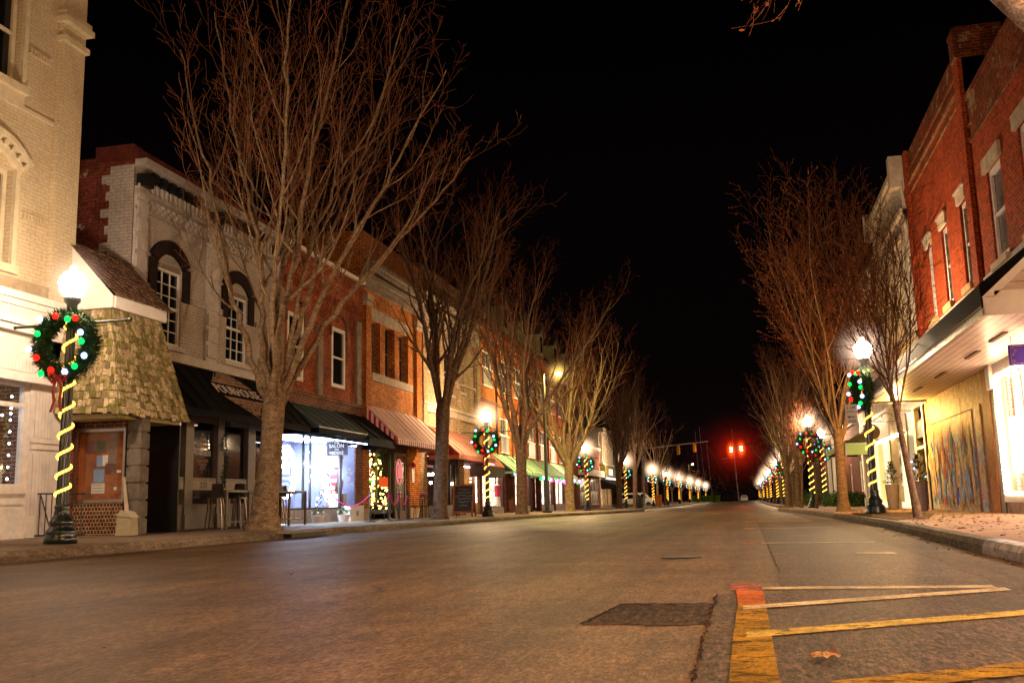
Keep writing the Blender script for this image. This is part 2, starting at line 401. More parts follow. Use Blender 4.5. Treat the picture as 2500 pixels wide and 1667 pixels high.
M['walkL'] = walk_mat('left_pavement', (.30, .23, .17), (.27, .20, .15), (.10, .07, .05), 1.5, 1.5)
M['walkR'] = walk_mat('right_pavement', (.34, .20, .13), (.30, .17, .11), (.12, .07, .04), 1.3, 1.1)
M['kerb'] = road_mat('kerb_concrete', (.11, .08, .055), (.21, .165, .12), .35, .8, 55)
M['kerbwhite'] = plain('flaking_white_kerb_paint', (.42, .40, .42), .8, .35, 9, dark=(.12, .10, .10))

strip('ground', lambda y: -400, lambda y: 400, lambda x, y: gz(y)-.9 if abs(x) < 60 else gz(y)-.9, 'patch', [-60, 20, 60, 125, 600])
strip('road', lambda y: -9.7+(lerp_poly(KL, y)+9.8), lambda y: lerp_poly(KR, y)-.0, lambda x, y: gz(y)+.012*0, 'road', nx=2)
def plx(y): return -.24 if y < 7.0 else (.23 if y < 16 else .26)
NY = [-6, 0, 2, 3, 4, 5, 6, 6.95]
def jag(y, a): return a+.014*mnoise.noise(Vector((y*2.3, a, 0)))
strip('parking_lane', lambda y: jag(y, -.235), lambda y: 1.72, lambda x, y: gz(y)+.004, 'road2', [-8]+[i*.25 for i in range(-12, 28)]+[7.05])
strip('parking_lane', lambda y: jag(y, .20 if y < 9 else .24), lambda y: 1.72, lambda x, y: gz(y)+.004, 'road2', [7.05+.35*i for i in range(0, 60)])
mb = MB(); n0 = []
pts = []
for (xa, ya), (xb, yb) in zip([(-.90, 5.33), (-.24, 5.33), (-.24, 6.36), (-.80, 6.36)], [(-.24, 5.33), (-.24, 6.36), (-.80, 6.36), (-.90, 5.33)]):
    for k in range(14): pts.append((xa+(xb-xa)*k/14+R.gauss(0, .016), ya+(yb-ya)*k/14+R.gauss(0, .035), .003))
mb.v = pts; mb.f = [tuple(range(len(pts)))]; tag(mb.build('road_patch', 'patch'), None, None, None, 'structure')
mb = MB(); ys_ = [2+.07*i for i in range(72)]
for i, y in enumerate(ys_):
    a = jag(y, -.235); w_ = .007+.008*abs(mnoise.noise(Vector((y*5, 3, 0)))); mb.v += [(a-w_+.006*R.gauss(0, 1), y, .0056), (a+w_*.8+.006*R.gauss(0, 1), y, .0056)]
for i in range(len(ys_)-1): mb.f.append((2*i, 2*i+1, 2*i+3, 2*i+2))
M['tar'] = plain('tar_seam', (.018, .010, .006), .8, .4, 30)
tag(mb.build('road_seam', 'tar'), None, None, None, 'structure')
mb = MB(); ys_ = [9+.3*i for i in range(90)]
for i, y in enumerate(ys_):
    a = jag(y, .24); w_ = .004+.006*abs(mnoise.noise(Vector((y*5, 3, 0)))); mb.v += [(a-w_, y, gz(y)+.0056), (a+w_, y, gz(y)+.0056)]
for i in range(len(ys_)-1): mb.f.append((2*i, 2*i+1, 2*i+3, 2*i+2))
tag(mb.build('road_seam', 'tar'), None, None, None, 'structure')
mb = MB()
for i in range(60):
    t0, t1 = i/60, (i+1)/60
    for (xa, ya, xb, yb) in ((-.9, 5.33, -.80, 6.36), (-.80, 6.36, -.24, 6.36)):
        def pp(t): return (xa+(xb-xa)*t+.012*mnoise.noise(Vector((t*20, xa, 0))), ya+(yb-ya)*t+.03*mnoise.noise(Vector((t*20, ya, 5))))
        p, q_ = pp(t0), pp(t1); dx, dy = (0, .03) if ya == yb else (.012, 0)
        mb.quad((p[0]-dx, p[1]-dy, .0062), (q_[0]-dx, q_[1]-dy, .0062), (q_[0]+dx, q_[1]+dy, .0062), (p[0]+dx, p[1]+dy, .0062))
tag(mb.build('road_seam', 'tar'), None, None, None, 'structure')
strip('gutter', lambda y: 1.72, lambda y: lerp_poly(KR, y), lambda x, y: gz(y)+.006, 'gutter', [y for y in YS if y <= 42])
strip('gutter', lambda y: lerp_poly(KL, y), lambda y: lerp_poly(KL, y)+.55, lambda x, y: gz(y)+.006, 'gutter')
def kerb(name, poly, sgn, ys, mat='kerb', extra=0):
    mb = MB(); prof = [(0, -.05), (0.012, .09), (.05, .145), (.10, .155), (.19, .156), (.19, -.05)]
    for i, y in enumerate(ys):
        x0 = lerp_poly(poly, y)
        for (dx, z) in prof: mb.v.append((x0+sgn*(dx-extra), y, gz(y)+z+.004*mnoise.noise(Vector((y*1.7, dx, sgn)))+(extra if z > .1 else 0)))
    k = len(prof)
    for i in range(len(ys)-1):
        for j in range(k-1): n = i*k+j; mb.f.append((n, n+1, n+k+1, n+k))
    o = mb.build(name, mat, smooth=False); tag(o, None, None, None, 'structure'); return o
kys = [-40, -20]+[i*.5 for i in range(-10, 60)]+list(range(30, 128, 2))+[140, 170, 210, 260, 320, 420]
kerb('kerb', KL, -1, kys); kerb('kerb', KR, 1, [y for y in kys if y >= 12.2 or y <= -6])
kerb('kerb', KR, 1, [-6+.5*i for i in range(37)]+[12.2])
kerb('kerb', KR, 1, [9.2+.25*i for i in range(10)], 'kerbwhite', .004)
strip('pavement', lambda y: -60 if y > 104 else -15.5, lambda y: lerp_poly(KL, y)-.18, lambda x, y: walk(x, y), 'walkL', nx=6)
strip('pavement', lambda y: lerp_poly(KR, y)+.18, lambda y: 60 if y > 60 else 9, lambda x, y: walk(x, y), 'walkR', nx=6)

def paint(name, c, wear=.55, sc_=9, under=None):
    m, nt, b = newmat(name); g = nd(nt, 'ShaderNodeNewGeometry'); P = g.outputs['Position']
    mp = nd(nt, 'ShaderNodeMapping'); nt.links.new(P, mp.inputs[0]); mp.inputs['Scale'].default_value = (.55, 1, 1)
    k = ramp(nt, noisef(nt, mp.outputs[0], sc_, 8, .85), [(wear-.04, (0, 0, 0)), (wear+.04, (1, 1, 1))])
    f2 = ramp(nt, noisef(nt, P, 2.2, 4, .7), [(.35, tuple(x*.45 for x in c)), (.65, tuple(min(1, x*1.1) for x in c))])
    s = ramp(nt, noisef(nt, P, 60, 3, .8), [(.36, (.45, .42, .4)), (.6, (1.1, 1.1, 1.1))])
    nt.links.new(mixc(nt, 1.0, f2, s, 'MULTIPLY'), b.inputs['Base Color']); b.inputs['Roughness'].default_value = .8; b.inputs['Specular IOR Level'].default_value = .1
    t = nd(nt, 'ShaderNodeBsdfTransparent'); x = nd(nt, 'ShaderNodeMixShader'); nt.links.new(k, x.inputs[0]); nt.links.new(b.outputs[0], x.inputs[1]); nt.links.new(t.outputs[0], x.inputs[2])
    nt.links.new(x.outputs[0], nt.nodes['Material Output'].inputs[0])
    return m
M['pwhite'] = paint('worn_white_road_paint', (.66, .54, .36), .58)
M['pyellow'] = paint('worn_yellow_road_paint', (.36, .20, .006), .56)
M['porange'] = paint('orange_road_paint', (.52, .13, .008), .60)
M['ppink'] = paint('pink_red_road_paint', (.62, .17, .12), .52)
M['pyw'] = paint('pale_yellow_road_paint', (.60, .44, .10), .57)
def mark(name, quads, mat, z=.009):
    mb = MB()
    for q in quads: mb.quad(*[(x, y, gz(y)+z) for x, y in q])
    tag(mb.build(name, mat), None, None, None, 'structure')
def seg(x0, y0, x1, y1, w):      # a stripe of width w (along y)
    n = 8; out = []
    for i in range(n):
        a, b2 = i/n, (i+1)/n; j = .008
        out.append([(x0+(x1-x0)*a, y0+(y1-y0)*a-w/2), (x0+(x1-x0)*b2, y0+(y1-y0)*b2-w/2), (x0+(x1-x0)*b2, y0+(y1-y0)*b2+w/2), (x0+(x1-x0)*a, y0+(y1-y0)*a+w/2)])
    return out
mark('yellow_line', [[(-.10, -4), (.075, -4), (.075, 5.0), (-.10, 5.0)], [(-.10, 5.0), (.075, 5.0), (.075, 6.3), (-.09, 6.3)]], 'pyellow')
mark('yellow_line', [[(-.09, 6.3), (.075, 6.3), (.07, 7.22), (-.11, 7.22)]], 'porange')
mark('pink_mark', [[(-.15, 7.24), (-.012, 7.24), (-.012, 7.86), (-.15, 7.86)], [(-.005, 7.24), (.07, 7.24), (.06, 7.78), (-.005, 7.78)]], 'ppink', .010)
mark('white_line', seg(.07, 7.42, 1.62, 7.50, .20), 'pwhite', .008)
mark('white_line', seg(-.06, 6.12, 1.66, 7.30, .20), 'pwhite', .0095)
mark('white_line', seg(-.04, 4.93, 1.72, 6.10, .21), 'pyw', .0095)
mark('yellow_line', seg(.25, 3.62, 2.0, 4.75, .24), 'pyellow', .0095)
for y in (14.5, 21.3, 28.1, 34.9, 41.7, 48.5):
    mark('white_line', seg(.16, y, 1.66, y-.1, .22), 'pwhite', .010)
    mark('white_line', [[(-.1, y-.2), (.12, y-.2), (.12, y+.25), (-.1, y+.25)]], 'ppink' if y < 15 else 'pwhite', .010)
mark('white_line', [[(1.15, 11.6), (1.55, 11.5), (1.55, 11.85), (1.15, 11.85)]], 'pwhite', .010)
# drain in the left kerb
d = thing('kerb_drain', 'dark storm drain opening cut into the left kerb near the big tree', 'drain', (-9.6, 20.6, 0))
MB().box(-9.75, -9.50, 19.7, 21.5, .015, .11).build('opening', 'black', d)
MB().box(-9.78, -9.42, 19.55, 21.65, .11, .165).build('slab', 'concrete', d)
# utility covers and debris
def cover(x, y, r, lab):
    mb = MB(); mb.lathe([(r, 0), (r, .006)], 18, (x, y, gz(y)+.004)); tag(mb.build('manhole_cover', 'black'), lab, 'manhole cover')
cover(-.75, 11.3, .22, 'small dark round cover in the road left of the parking lane')
dl = thing('crumpled_leaf', 'crumpled tan dry leaf lying on the asphalt in the foreground', 'leaf', (.27, 4.26, .006))
mb = MB()
for i in range(9):
    for j in range(5):
        u = i/8-.5; v = j/4-.5; wd = .5*(1-(2*u)**2)+.12
        mb.v.append((.27+u*.125, 4.26+v*wd*.20, .008+.014*abs(sin(9*u+6*v))+.010*R.random()))
for i in range(8):
    for j in range(4): n = i*5+j; mb.f.append((n, n+5, n+6, n+1))
mb.build('blade', plain('tan_dry_leaf', (.42, .23, .10), .7, .5, 40), dl)
MB().tri((.285, 4.28, .02), (.315, 4.29, .022), (.302, 4.285, .066)).build('curled_tip', plain('pinkish_dry_leaf', (.42, .22, .16), .7, .2, 60), dl)
# small litter: fallen leaves by kerbs and in the tree bed (nobody could count it)
mb = MB()
def litter(x, y, z, s=.03):
    a = R.uniform(0, pi*2); t = R.uniform(-.5, .5)*s
    c, q = cos(a)*s, sin(a)*s
    mb.quad((x-c, y-q, z), (x+q*.6, y-c*.6, z+abs(t)), (x+c, y+q, z+.002), (x-q*.6, y+c*.6, z+abs(t)*.5))
for i in range(1500):
    y = R.uniform(9, 40); x = R.gauss(3.6, .7)
    if x > lerp_poly(KR, y)+.1 and x < 5.3: litter(x, y, walk(x, y)+.006, R.uniform(.015, .045))
for i in range(900):
    y = R.uniform(6, 30); x = lerp_poly(KR, y)-abs(R.gauss(0, .12)); litter(x, y, gz(y)+.012, R.uniform(.012, .03))
for i in range(60):
    y = R.uniform(4, 30); x = R.uniform(-6, 2.2); litter(x, y, gz(y)+.012, R.uniform(.008, .022))
for i in range(160):
    y = R.uniform(3, 6.2); litter(-.235+R.gauss(0, .012), y, .012, R.uniform(.004, .012))
tag(mb.build('fallen_leaves', 'leaf'), 'scattered dry brown leaves along the right kerb and pavement', 'fallen leaves', None, 'stuff')
mb = MB(); mb.box(2.75, 4.3, 20.2, 28.4, walk(3.4, 24)-.02, walk(3.4, 24)+.012)
tag(mb.build('tree_bed', plain('mulch_soil', (.13, .07, .03), .9, .35, 18, bmp=.5)), None, None, None, 'structure')

# ------------------------------------------------------------------ building helpers
class Side:                      # facade frame: d = distance out from the wall towards the street
    def __init__(s, X, sg): s.X = X; s.s = sg
    def x(s, d): return s.X+s.s*d
    def box(s, mb, d0, d1, y0, y1, z0, z1): return mb.box(s.x(d0), s.x(d1), y0, y1, z0, z1)
    def wall(s, mb, y0, y1, z0, z1, holes=(), rev=.22):
        ys = sorted({y0, y1}|{h[0] for h in holes}|{h[1] for h in holes}); zs = sorted({z0, z1}|{h[2] for h in holes}|{h[3] for h in holes})
        ys = [y for y in ys if y0-1e-6 <= y <= y1+1e-6]; zs = [z for z in zs if z0-1e-6 <= z <= z1+1e-6]
        for a, b in zip(ys, ys[1:]):
            for c, d in zip(zs, zs[1:]):
                my, mz = (a+b)/2, (c+d)/2
                if any(h[0] < my < h[1] and h[2] < mz < h[3] for h in holes): continue
                q = [(s.X, a, c), (s.X, b, c), (s.X, b, d), (s.X, a, d)]
                mb.quad(*(q if s.s > 0 else q[::-1]))
        for h in holes:
            a, b, c, d = h[:4]; r = s.x(-rev)
            mb.quad((s.X, a, c), (s.X, a, d), (r, a, d), (r, a, c)); mb.quad((s.X, b, c), (r, b, c), (r, b, d), (s.X, b, d))
            mb.quad((s.X, a, d), (s.X, b, d), (r, b, d), (r, a, d)); mb.quad((s.X, a, c), (r, a, c), (r, b, c), (s.X, b, c))
        return mb
    def arch(s, mb, yc, w, zs, rise, t, d0, d1, n=12, dent=0):       # segmental arch ring, springing at zs
        out = []
        Rr = (w*w/4+rise*rise)/(2*rise); a0 = math.asin(min(1, w/2/Rr))
        for i in range(n):
            if dent and i % 2: continue
            a, b = -a0+2*a0*i/n, -a0+2*a0*(i+1)/n
            P = []
            for r, an in ((Rr, a), (Rr, b), (Rr+t, b), (Rr+t, a)): P.append((yc+r*sin(an), zs+rise-Rr+r*cos(an)))
            mb.prism(P, s.x(min(d0, d1)) if s.s > 0 else s.x(max(d0, d1)), s.x(max(d0, d1)) if s.s > 0 else s.x(min(d0, d1)), 'x')
        return mb
L, RT = Side(XL, 1), Side(XR, -1)

def window(S, root, y0, y1, z0, z1, frame='white', rec=.16, fw=.07, meet=True, nv=0, nh=0, pane='pane', mbar=.018, name='window'):
    f = MB(); a, b = -rec, -rec+.06
    S.box(f, a, b, y0, y0+fw, z0, z1); S.box(f, a, b, y1-fw, y1, z0, z1); S.box(f, a, b, y0+fw, y1-fw, z0, z0+fw); S.box(f, a, b, y0+fw, y1-fw, z1-fw, z1)
    zm = (z0+z1)/2
    if meet: S.box(f, a, b-.01, y0+fw, y1-fw, zm-.03, zm+.03)
    for i in range(nv): y = y0+fw+(y1-y0-2*fw)*(i+1)/(nv+1); S.box(f, a, a+.03, y-mbar/2, y+mbar/2, z0+fw, z1-fw)
    for i in range(nh): z = z0+fw+(z1-z0-2*fw)*(i+1)/(nh+1); S.box(f, a, a+.025, y0+fw, y1-fw, z-mbar/2, z+mbar/2)
    o = f.build(name, frame, root)
    p = MB(); S.box(p, -rec-.02, -rec+.005, y0+.02, y1-.02, z0+.02, z1-.02); p.build('pane', pane, o, off=parent_world(root))
    return o
def shell(S, root, y0, y1, z0, z1, mat, depth=11, d0=0.0, roofz=None, z0b=None):
    m_ = MB(); zr = roofz or z1-.35; a, b = S.x(-d0), S.x(-depth)
    for y in (y0, y1): m_.quad((a, y, z0), (b, y, z0), (b, y, z1), (a, y, z1))
    m_.quad((b, y0, z0), (b, y1, z0), (b, y1, z1), (b, y0, z1))
    m_.build('side_wall', mat, root)
    r = MB(); S.box(r, -depth+.01, -.02, y0+.01, y1-.01, zr-.1, zr); r.build('roof', 'black', root)
    # thickness of the parapet
    p = MB(); S.box(p, -.28, -.004, y0+.004, y1-.004, zr, z1-.003); p.build('parapet', mat, root)
def room(S, root, y0, y1, z0, z1, depth, wallm, lightm=None, floorm='wood', lw=.5, name='shop_interior', d0=.3):
    r = MB(); a, b = S.x(-d0), S.x(-d0-depth)
    r.quad((b, y0, z0), (b, y1, z0), (b, y1, z1), (b, y0, z1))
    for y in (y0, y1): r.quad((a, y, z0), (b, y, z0), (b, y, z1), (a, y, z1))
    r.quad((a, y0, z1), (a, y1, z1), (b, y1, z1), (b, y0, z1)); r.quad((a, y0, z0), (a, y1, z0), (b, y1, z0), (b, y0, z0))
    o = r.build(name, wallm, root)
    if lightm:
        c = MB(); ym = (y0+y1)/2; hw = (y1-y0)*lw/2; S.box(c, -d0-depth*.75, -d0-depth*.3, ym-hw, ym+hw, z1-.06, z1-.02); c.build('ceiling_light', lightm, o, off=parent_world(root))
    return o
def awning(S, root, y0, y1, zt, zb, proj, mat, side=None, val=.18, valm=None, ribs=.55, ribm=None, name='awning', d0=.03):
    c = MB(); t = .03
    c.prism([(S.x(d0), zt), (S.x(proj), zb), (S.x(proj), zb-.035), (S.x(d0), zt-.05)], y0, y1, 'y')
    o = c.build(name, mat, root)
    w = parent_world(root)
    sd = MB()
    for y in (y0+.012, y1-.012): sd.prism([(S.x(d0), zt-.055), (S.x(proj-.02), zb-.038), (S.x(d0), zb-.038)], y-.008, y+.008, 'y')
    sd.build('awning_side', side or mat, o, off=w)
    v = MB(); S.box(v, proj-.025, proj-.005, y0, y1, zb-.036-val, zb-.036)
    for y in (y0+.012, y1-.012): S.box(v, d0, proj-.026, y-.006, y+.006, zb-.039-val, zb-.039)
    v.build('valance', valm or side or mat, o, off=w)
    if ribs:
        r = MB(); n = max(1, round((y1-y0)/ribs))
        for i in range(n+1):
            y = y0+.02+(y1-y0-.04)*i/n; r.prism([(S.x(d0), zt+.035), (S.x(proj), zb+.032), (S.x(proj), zb+.004), (S.x(d0), zt+.004)], y-.014, y+.014, 'y')
        r.build('seam', ribm or mat, o, off=w)
    return o
def cap(S, root, mb_boxes, name, mat):
    c = MB()
    for b in mb_boxes: S.box(c, *b)
    return c.build(name, mat, root)
def bulbs(mat, pts, r=.03, root=None, name='bulb', n=6):
    b = MB()
    for p in pts: b.ball(p, r, n, 4)
    return b.build(name, mat, root)

# ================================================================== LEFT SIDE
# --- A: cream painted brick building at the left edge
A = thing('painted_brick_building', 'cream painted brick building with arched windows and white storefront, nearest on the left', 'building', (XL, 13, walk(XL, 13)))
y0, y1, zt = 4.0, 17.02, 14.6
wins = [(13.95, 15.28, 5.25, 7.1), (13.95, 15.28, 8.8, 10.9), (10.6, 11.93, 5.25, 7.1), (10.6, 11.93, 8.8, 10.9)]
w = MB(); L.wall(w, y0, y1, 4.75, zt, wins, .24); w.build('wall', 'cream', A)
shell(L, A, y0, y1, 0, zt, 'cream')
for (a, b, c, d) in wins:
    wo = window(L, A, a+.02, b-.02, c, d, 'creamtrim', .18, .10, True, 0, 0)
    h = MB(); L.arch(h, (a+b)/2, b-a+.15, d-.05, .34, .16, .0, .09, 14); L.arch(h, (a+b)/2, b-a+.55, d+.12, .42, .10, .0, .16, 14)
    L.arch(h, (a+b)/2, b-a+.35, d+.02, .38, .12, .0, .13, 19, 1)
    L.box(h, .0, .07, a-.11, a-.005, c, d+.06); L.box(h, .0, .07, b+.005, b+.11, c, d+.06)
    h.build('window_hood', 'creamtrim', A)
    t = MB(); L.arch(t, (a+b)/2, b-a, d-.12, .30, .001, -.23, -.12); L.box(t, .0, .12, a-.16, b+.16, c-.16, c-.004); t.build('sill', 'creamtrim', A)
p = MB(); L.box(p, .0, .13, 16.3, 16.98, 4.75, zt)
p.build('corner_pilaster', 'cream', A)
cap(L, A, [(0, .2, 16.26, 17.04, 10.2, 10.32), (0, .27, 16.22, 17.08, 10.6, 10.72), (0, .22, 16.25, 17.05, 10.72, 10.86), (0, .26, 16.2, 17.06, 11.9, 12.1)], 'pilaster_band', 'creamtrim')
bp = MB()
for zc, ya in ((9.64, 15.5), (6.3, 15.58)):
    for i in range(7):
        y = ya+i*.085; L.box(bp, 0, .05, y, y+.055, zc-.05, zc+.05)
    L.box(bp, 0, .03, ya-.03, ya+.62, zc+.055, zc+.085); L.box(bp, 0, .03, ya-.03, ya+.62, zc-.085, zc-.055)
bp.build('brick_panel', 'cream', A)
cap(L, A, [(0, .05, y0, 16.25, 8.35, 8.42), (0, .05, y0, 15.4, 8.42, 8.66)], 'string_course', 'creamtrim')
cap(L, A, [(0, .10, y0, y1, 4.80, 5.02)], 'beam', plain('pale_brown_beam', (.40, .31, .21), .8, .15, 5))
# white storefront
sf = MB()
L.box(sf, 0, .22, y0, y1+.02, 4.62, 4.76); L.box(sf, 0, .15, y0, y1, 4.50, 4.62); L.box(sf, 0, .10, y0, 16.35, 4.25, 4.5)
L.box(sf, 0, .32, y0, 16.35, 4.12, 4.25); L.box(sf, 0, .24, y0, 16.33, 4.0, 4.12)
L.box(sf, 0, .06, y0, 16.9, 3.62, 4.0); L.box(sf, 0, .20, y0, 16.38, 3.2, 3.62); L.box(sf, 0, .28, y0, 16.45, 3.08, 3.2); L.box(sf, 0, .06, 16.45, 17.0, 3.0, 4.5)
sf.build('storefront_cornice', 'whitewood', A)
fr = MB()
for (a, b, c, d) in ((y0, 15.9, 3.27, 3.52), (y0, 15.9, 4.30, 4.46)):
    L.box(fr, .2 if c < 4 else .1, .215 if c < 4 else .115, a, b, c, d)
fr.build('frieze_panel', 'beadboard', A)
cap(L, A, [(.0, .10, 15.98, 16.98, .21, 3.08), (.10, .15, 15.98, 16.2, .21, .55), (0.1, .125, 16.02, 16.94, 1.86, 1.92), (.1, .125, 16.02, 16.94, 1.98, 2.01)], 'storefront_pilaster', 'whitewood')
cap(L, A, [(.10, .112, 16.1, 16.62, 2.08, 2.98), (.10, .112, 16.1, 16.62, .62, 1.78)], 'beaded_panel', 'beadboard')
cap(L, A, [(.0, .05, y0, 15.98, .21, 1.02), (.0, .10, y0, 15.98, 1.02, 1.12), (.05, .07, y0, 15.98, .82, .88), (.0, .12, y0, 15.98, .2, .3)], 'knee_wall', 'whitewood')
wf = MB()
for z in (1.12, 2.62, 3.02): L.box(wf, -.06, .06, y0, 15.98, z, z+.08)
for y in (15.86, 14.2, 12.4, 10.6): L.box(wf, -.06, .055, y, y+.12, 1.2, 3.02)
so = wf.build('shop_window', 'whitewood', A)
g_ = MB(); L.box(g_, -.012, -.004, y0, 15.9, 1.15, 3.05); g_.build('pane', 'glass', so, off=parent_world(A))
rA = room(L, A, 8.5, 15.95, .8, 3.08, 2.0, 'tapestry', emit('dim_room_light', (1, .7, .5), 5), d0=.07)
bulbs('whitebulb', [(XL-.18, 15.80, 1.3+.22*i) for i in range(8)]+[(XL-.18, 15.8-.22*i, 2.52-.05*sin(i*1.3)) for i in range(9)], .022, A, 'window_lights')
gl = MB()
for i in range(120):
    a = R.uniform(0, 2*pi); r = .24+R.gauss(0, .035); p0 = Vector((XL-.16+R.gauss(0, .03), 15.45+r*cos(a), 2.2+r*sin(a)))
    gl.tube([p0, p0+Vector((R.gauss(0, .03), R.gauss(0, .05), R.gauss(0, .05)))], .008, 3)
gl.build('window_wreath', plain('gold_tinsel', (.45, .34, .05), .4, .3, 30), A)
rl = thing('stair_railing', 'black iron railing leaning out beside the white storefront on the left', 'railing', (-12.7, 16.3, walk(-12.7, 16)))
mb = MB(); z0 = walk(-12.7, 16)+.04
for i in range(8): x = -13.0+.13*i; mb.tube([(x, 16.25, z0), (x, 16.25, z0+.78)], .011, 5)
mb.tube([(-13.05, 16.25, z0+.78), (-12.02, 16.25, z0+.76)], .018, 6); mb.tube([(-13.15, 16.25, z0), (-12.02, 16.25, z0+.01)], .018, 6); mb.build('bars', 'black', rl)
MB().tube([(-12.98, 16.24, z0+.75), (-12.72, 16.24, z0+.05)], .014, 5).build('brace', 'black', rl)

# --- kiosk-like shingled stair entrance between A and B
K = thing('shingled_entrance', 'entrance with notice case under a mossy shingled hood beside the cream building', 'shop entrance', (-12.7, 17.9, walk(-12.7, 18)))
TC, BC = (-12.14, 16.95, 4.66), (-11.62, 16.60, 2.56)      # top and bottom of the hood corner
TL, BL = (-13.15, 16.95, 4.66), (-13.22, 16.60, 2.62)
TRc, BR = (-12.14, 18.62, 4.68), (-11.62, 19.02, 2.56)
core = MB(); core.quad(TL, TC, BC, BL).quad(TC, TRc, BR, BC).quad(TRc, (-13.2, 18.62, 4.68), (-13.2, 19.02, 2.56), BR)
core.quad(BL, BC, BR, (-13.2, 19.02, 2.62)); core.build('hood', 'black', K)
def shingles(Pa, Pb, Pc, Pd, rows, per, mat, out):    # Pa,Pb top edge; Pc,Pd bottom edge (Pd below Pa)
    Pa, Pb, Pc, Pd = map(Vector, (Pa, Pb, Pc, Pd)); mb = MB(); n = (Pb-Pa).cross(Pd-Pa).normalized()
    if n.dot(Vector(out)) < 0: n = -n
    for r in range(rows):
        t0, t1 = r/rows, min(1.02, (r+1)/rows+.02)
        a0, b0, a1, b1 = Pa.lerp(Pd, t0), Pb.lerp(Pc, t0), Pa.lerp(Pd, t1), Pb.lerp(Pc, t1)
        k = per; u = -R.random()*.7/k
        while u < 1:
            w_ = R.uniform(.7, 1.3)/k; ua, ub = max(0, u), min(1, u+w_-.006); u += w_
            if ub-ua < .01: continue
            h = R.uniform(.018, .045); dr = R.uniform(-.02, .035)
            p = [a0.lerp(b0, ua), a0.lerp(b0, ub), a1.lerp(b1, ub), a1.lerp(b1, ua)]
            dn = (Pd-Pa).normalized()*dr
            q = [p[0]+n*.006, p[1]+n*.006, p[2]+n*h+dn, p[3]+n*h+dn]; q2 = [p[2]+dn, p[3]+dn]
            b_ = len(mb.v); mb.v += [tuple(x) for x in q+q2]
            mb.f += [(b_, b_+1, b_+2, b_+3), (b_+3, b_+2, b_+4, b_+5), (b_, b_+3, b_+5), (b_+1, b_+4, b_+2)]
    return mb
def shingle_mat(name, c1, c2, c3, moss, mth):
    m, nt, b = newmat(name); g = nd(nt, 'ShaderNodeNewGeometry'); P = g.outputs['Position']
    c = ramp(nt, g.outputs['Random Per Island'], [(0, c1), (.5, c2), (1, c3)])
    st = nd(nt, 'ShaderNodeMapping'); nt.links.new(P, st.inputs[0]); st.inputs['Scale'].default_value = (1, 1, .35)
    c = mixc(nt, 1.0, c, ramp(nt, noisef(nt, st.outputs[0], 22, 5, .8), [(.36, (.5, .48, .45)), (.60, (1.2, 1.2, 1.2))]), 'MULTIPLY')
    k = ramp(nt, noisef(nt, P, 9.0, 7, .85), [(mth, (0, 0, 0)), (mth+.06, (1, 1, 1))])
    nt.links.new(mixc(nt, k, c, moss), b.inputs['Base Color']); b.inputs['Roughness'].default_value = .9
    bump(nt, b, noisef(nt, P, 40, 4, .8), .5, .02); return m
M['shingle'] = shingle_mat('mossy_wood_shingles', (.13, .095, .055), (.36, .27, .165), (.60, .47, .33), (.13, .14, .012), .50)
M['roofshingle'] = shingle_mat('brown_wood_shingles', (.10, .06, .04), (.17, .10, .07), (.22, .14, .10), (.10, .10, .03), .66)
shingles(TL, TC, BC, BL, 14, 13, None, (0, -1, 0)).build('shingle_face', 'shingle', K)
shingles(TC, TRc, BR, BC, 14, 18, None, (1, 0, 0)).build('shingle_face', 'shingle', K)
fz = MB(); fz.box(-13.2, -12.06, 16.85, 16.93, 4.67, 4.92); fz.box(-12.12, -12.04, 16.93, 18.72, 4.67, 4.92); fz.box(-13.2, -12.12, 18.64, 18.72, 4.67, 4.92)
fz.build('fascia', 'white', K)
gb = MB(); AP = (-13.19, 16.9, 6.12); gb.tri((-13.19, 16.9, 4.92), (-12.08, 16.9, 4.92), AP)
gb.build('gable', 'white', K)
rf = shingles((-13.2, 16.82, 6.16), (-13.2, 18.9, 6.16), (-11.98, 18.8, 4.93), (-11.98, 16.82, 4.93), 14, 16, None, (1, 0, 1)); rf.build('roof', 'roofshingle', K)
MB().box(-13.15, -11.75, 16.75, 18.9, 2.45, 2.55).build('lower_soffit', plain('yellow_cream_soffit', (.5, .42, .22), .7, .1, 5), K)
zc = walk(-12.5, 17.3)
MB().box(-13.1, -11.98, 17.32, 17.9, zc, .84).build('tiled_base', 'tile', K)
cs = MB(); cs.box(-13.12, -11.95, 17.30, 17.36, .84, .90); cs.box(-13.12, -11.95, 17.30, 17.36, 2.24, 2.30); cs.box(-13.12, -13.07, 17.30, 17.36, .9, 2.24); cs.box(-12.0, -11.95, 17.30, 17.36, .9, 2.24)
case = cs.build('notice_case', plain('aluminium_case_frame', (.45, .42, .38), .35, .1, 6, 1.0), K)
MB().box(-13.07, -12.0, 17.42, 17.46, .9, 2.24).build('back_board', plain('orange_plywood', (.36, .12, .04), .6, .3, 3), case, off=parent_world(K))
MB().box(-13.1, -11.95, 17.34, 17.9, 2.3, 2.45).build('header', 'tapestry', K)
def poster(x, z, w_, h_, mat, txt=None, tc=None):
    o = MB().box(x, x+w_, 17.408, 17.415, z, z+h_).build('poster', mat, case, off=parent_world(K))
    if txt:
        pass
M['pred'] = glow_pattern('red_poster', [(.35, (.30, .02, .02)), (.6, (.35, .05, .04)), (.66, (.6, .5, .45))], 9, .16)  # posters glow faintly by themselves, light put into their print colours
M['pdark'] = glow_pattern('dark_poster', [(.4, (.03, .05, .02)), (.6, (.35, .3, .1)), (.7, (.02, .02, .02))], 12, .12)
M['pblue'] = glow_pattern('blue_poster', [(.35, (.25, .5, .65)), (.6, (.6, .65, .7)), (.66, (.1, .15, .5))], 8, .25)
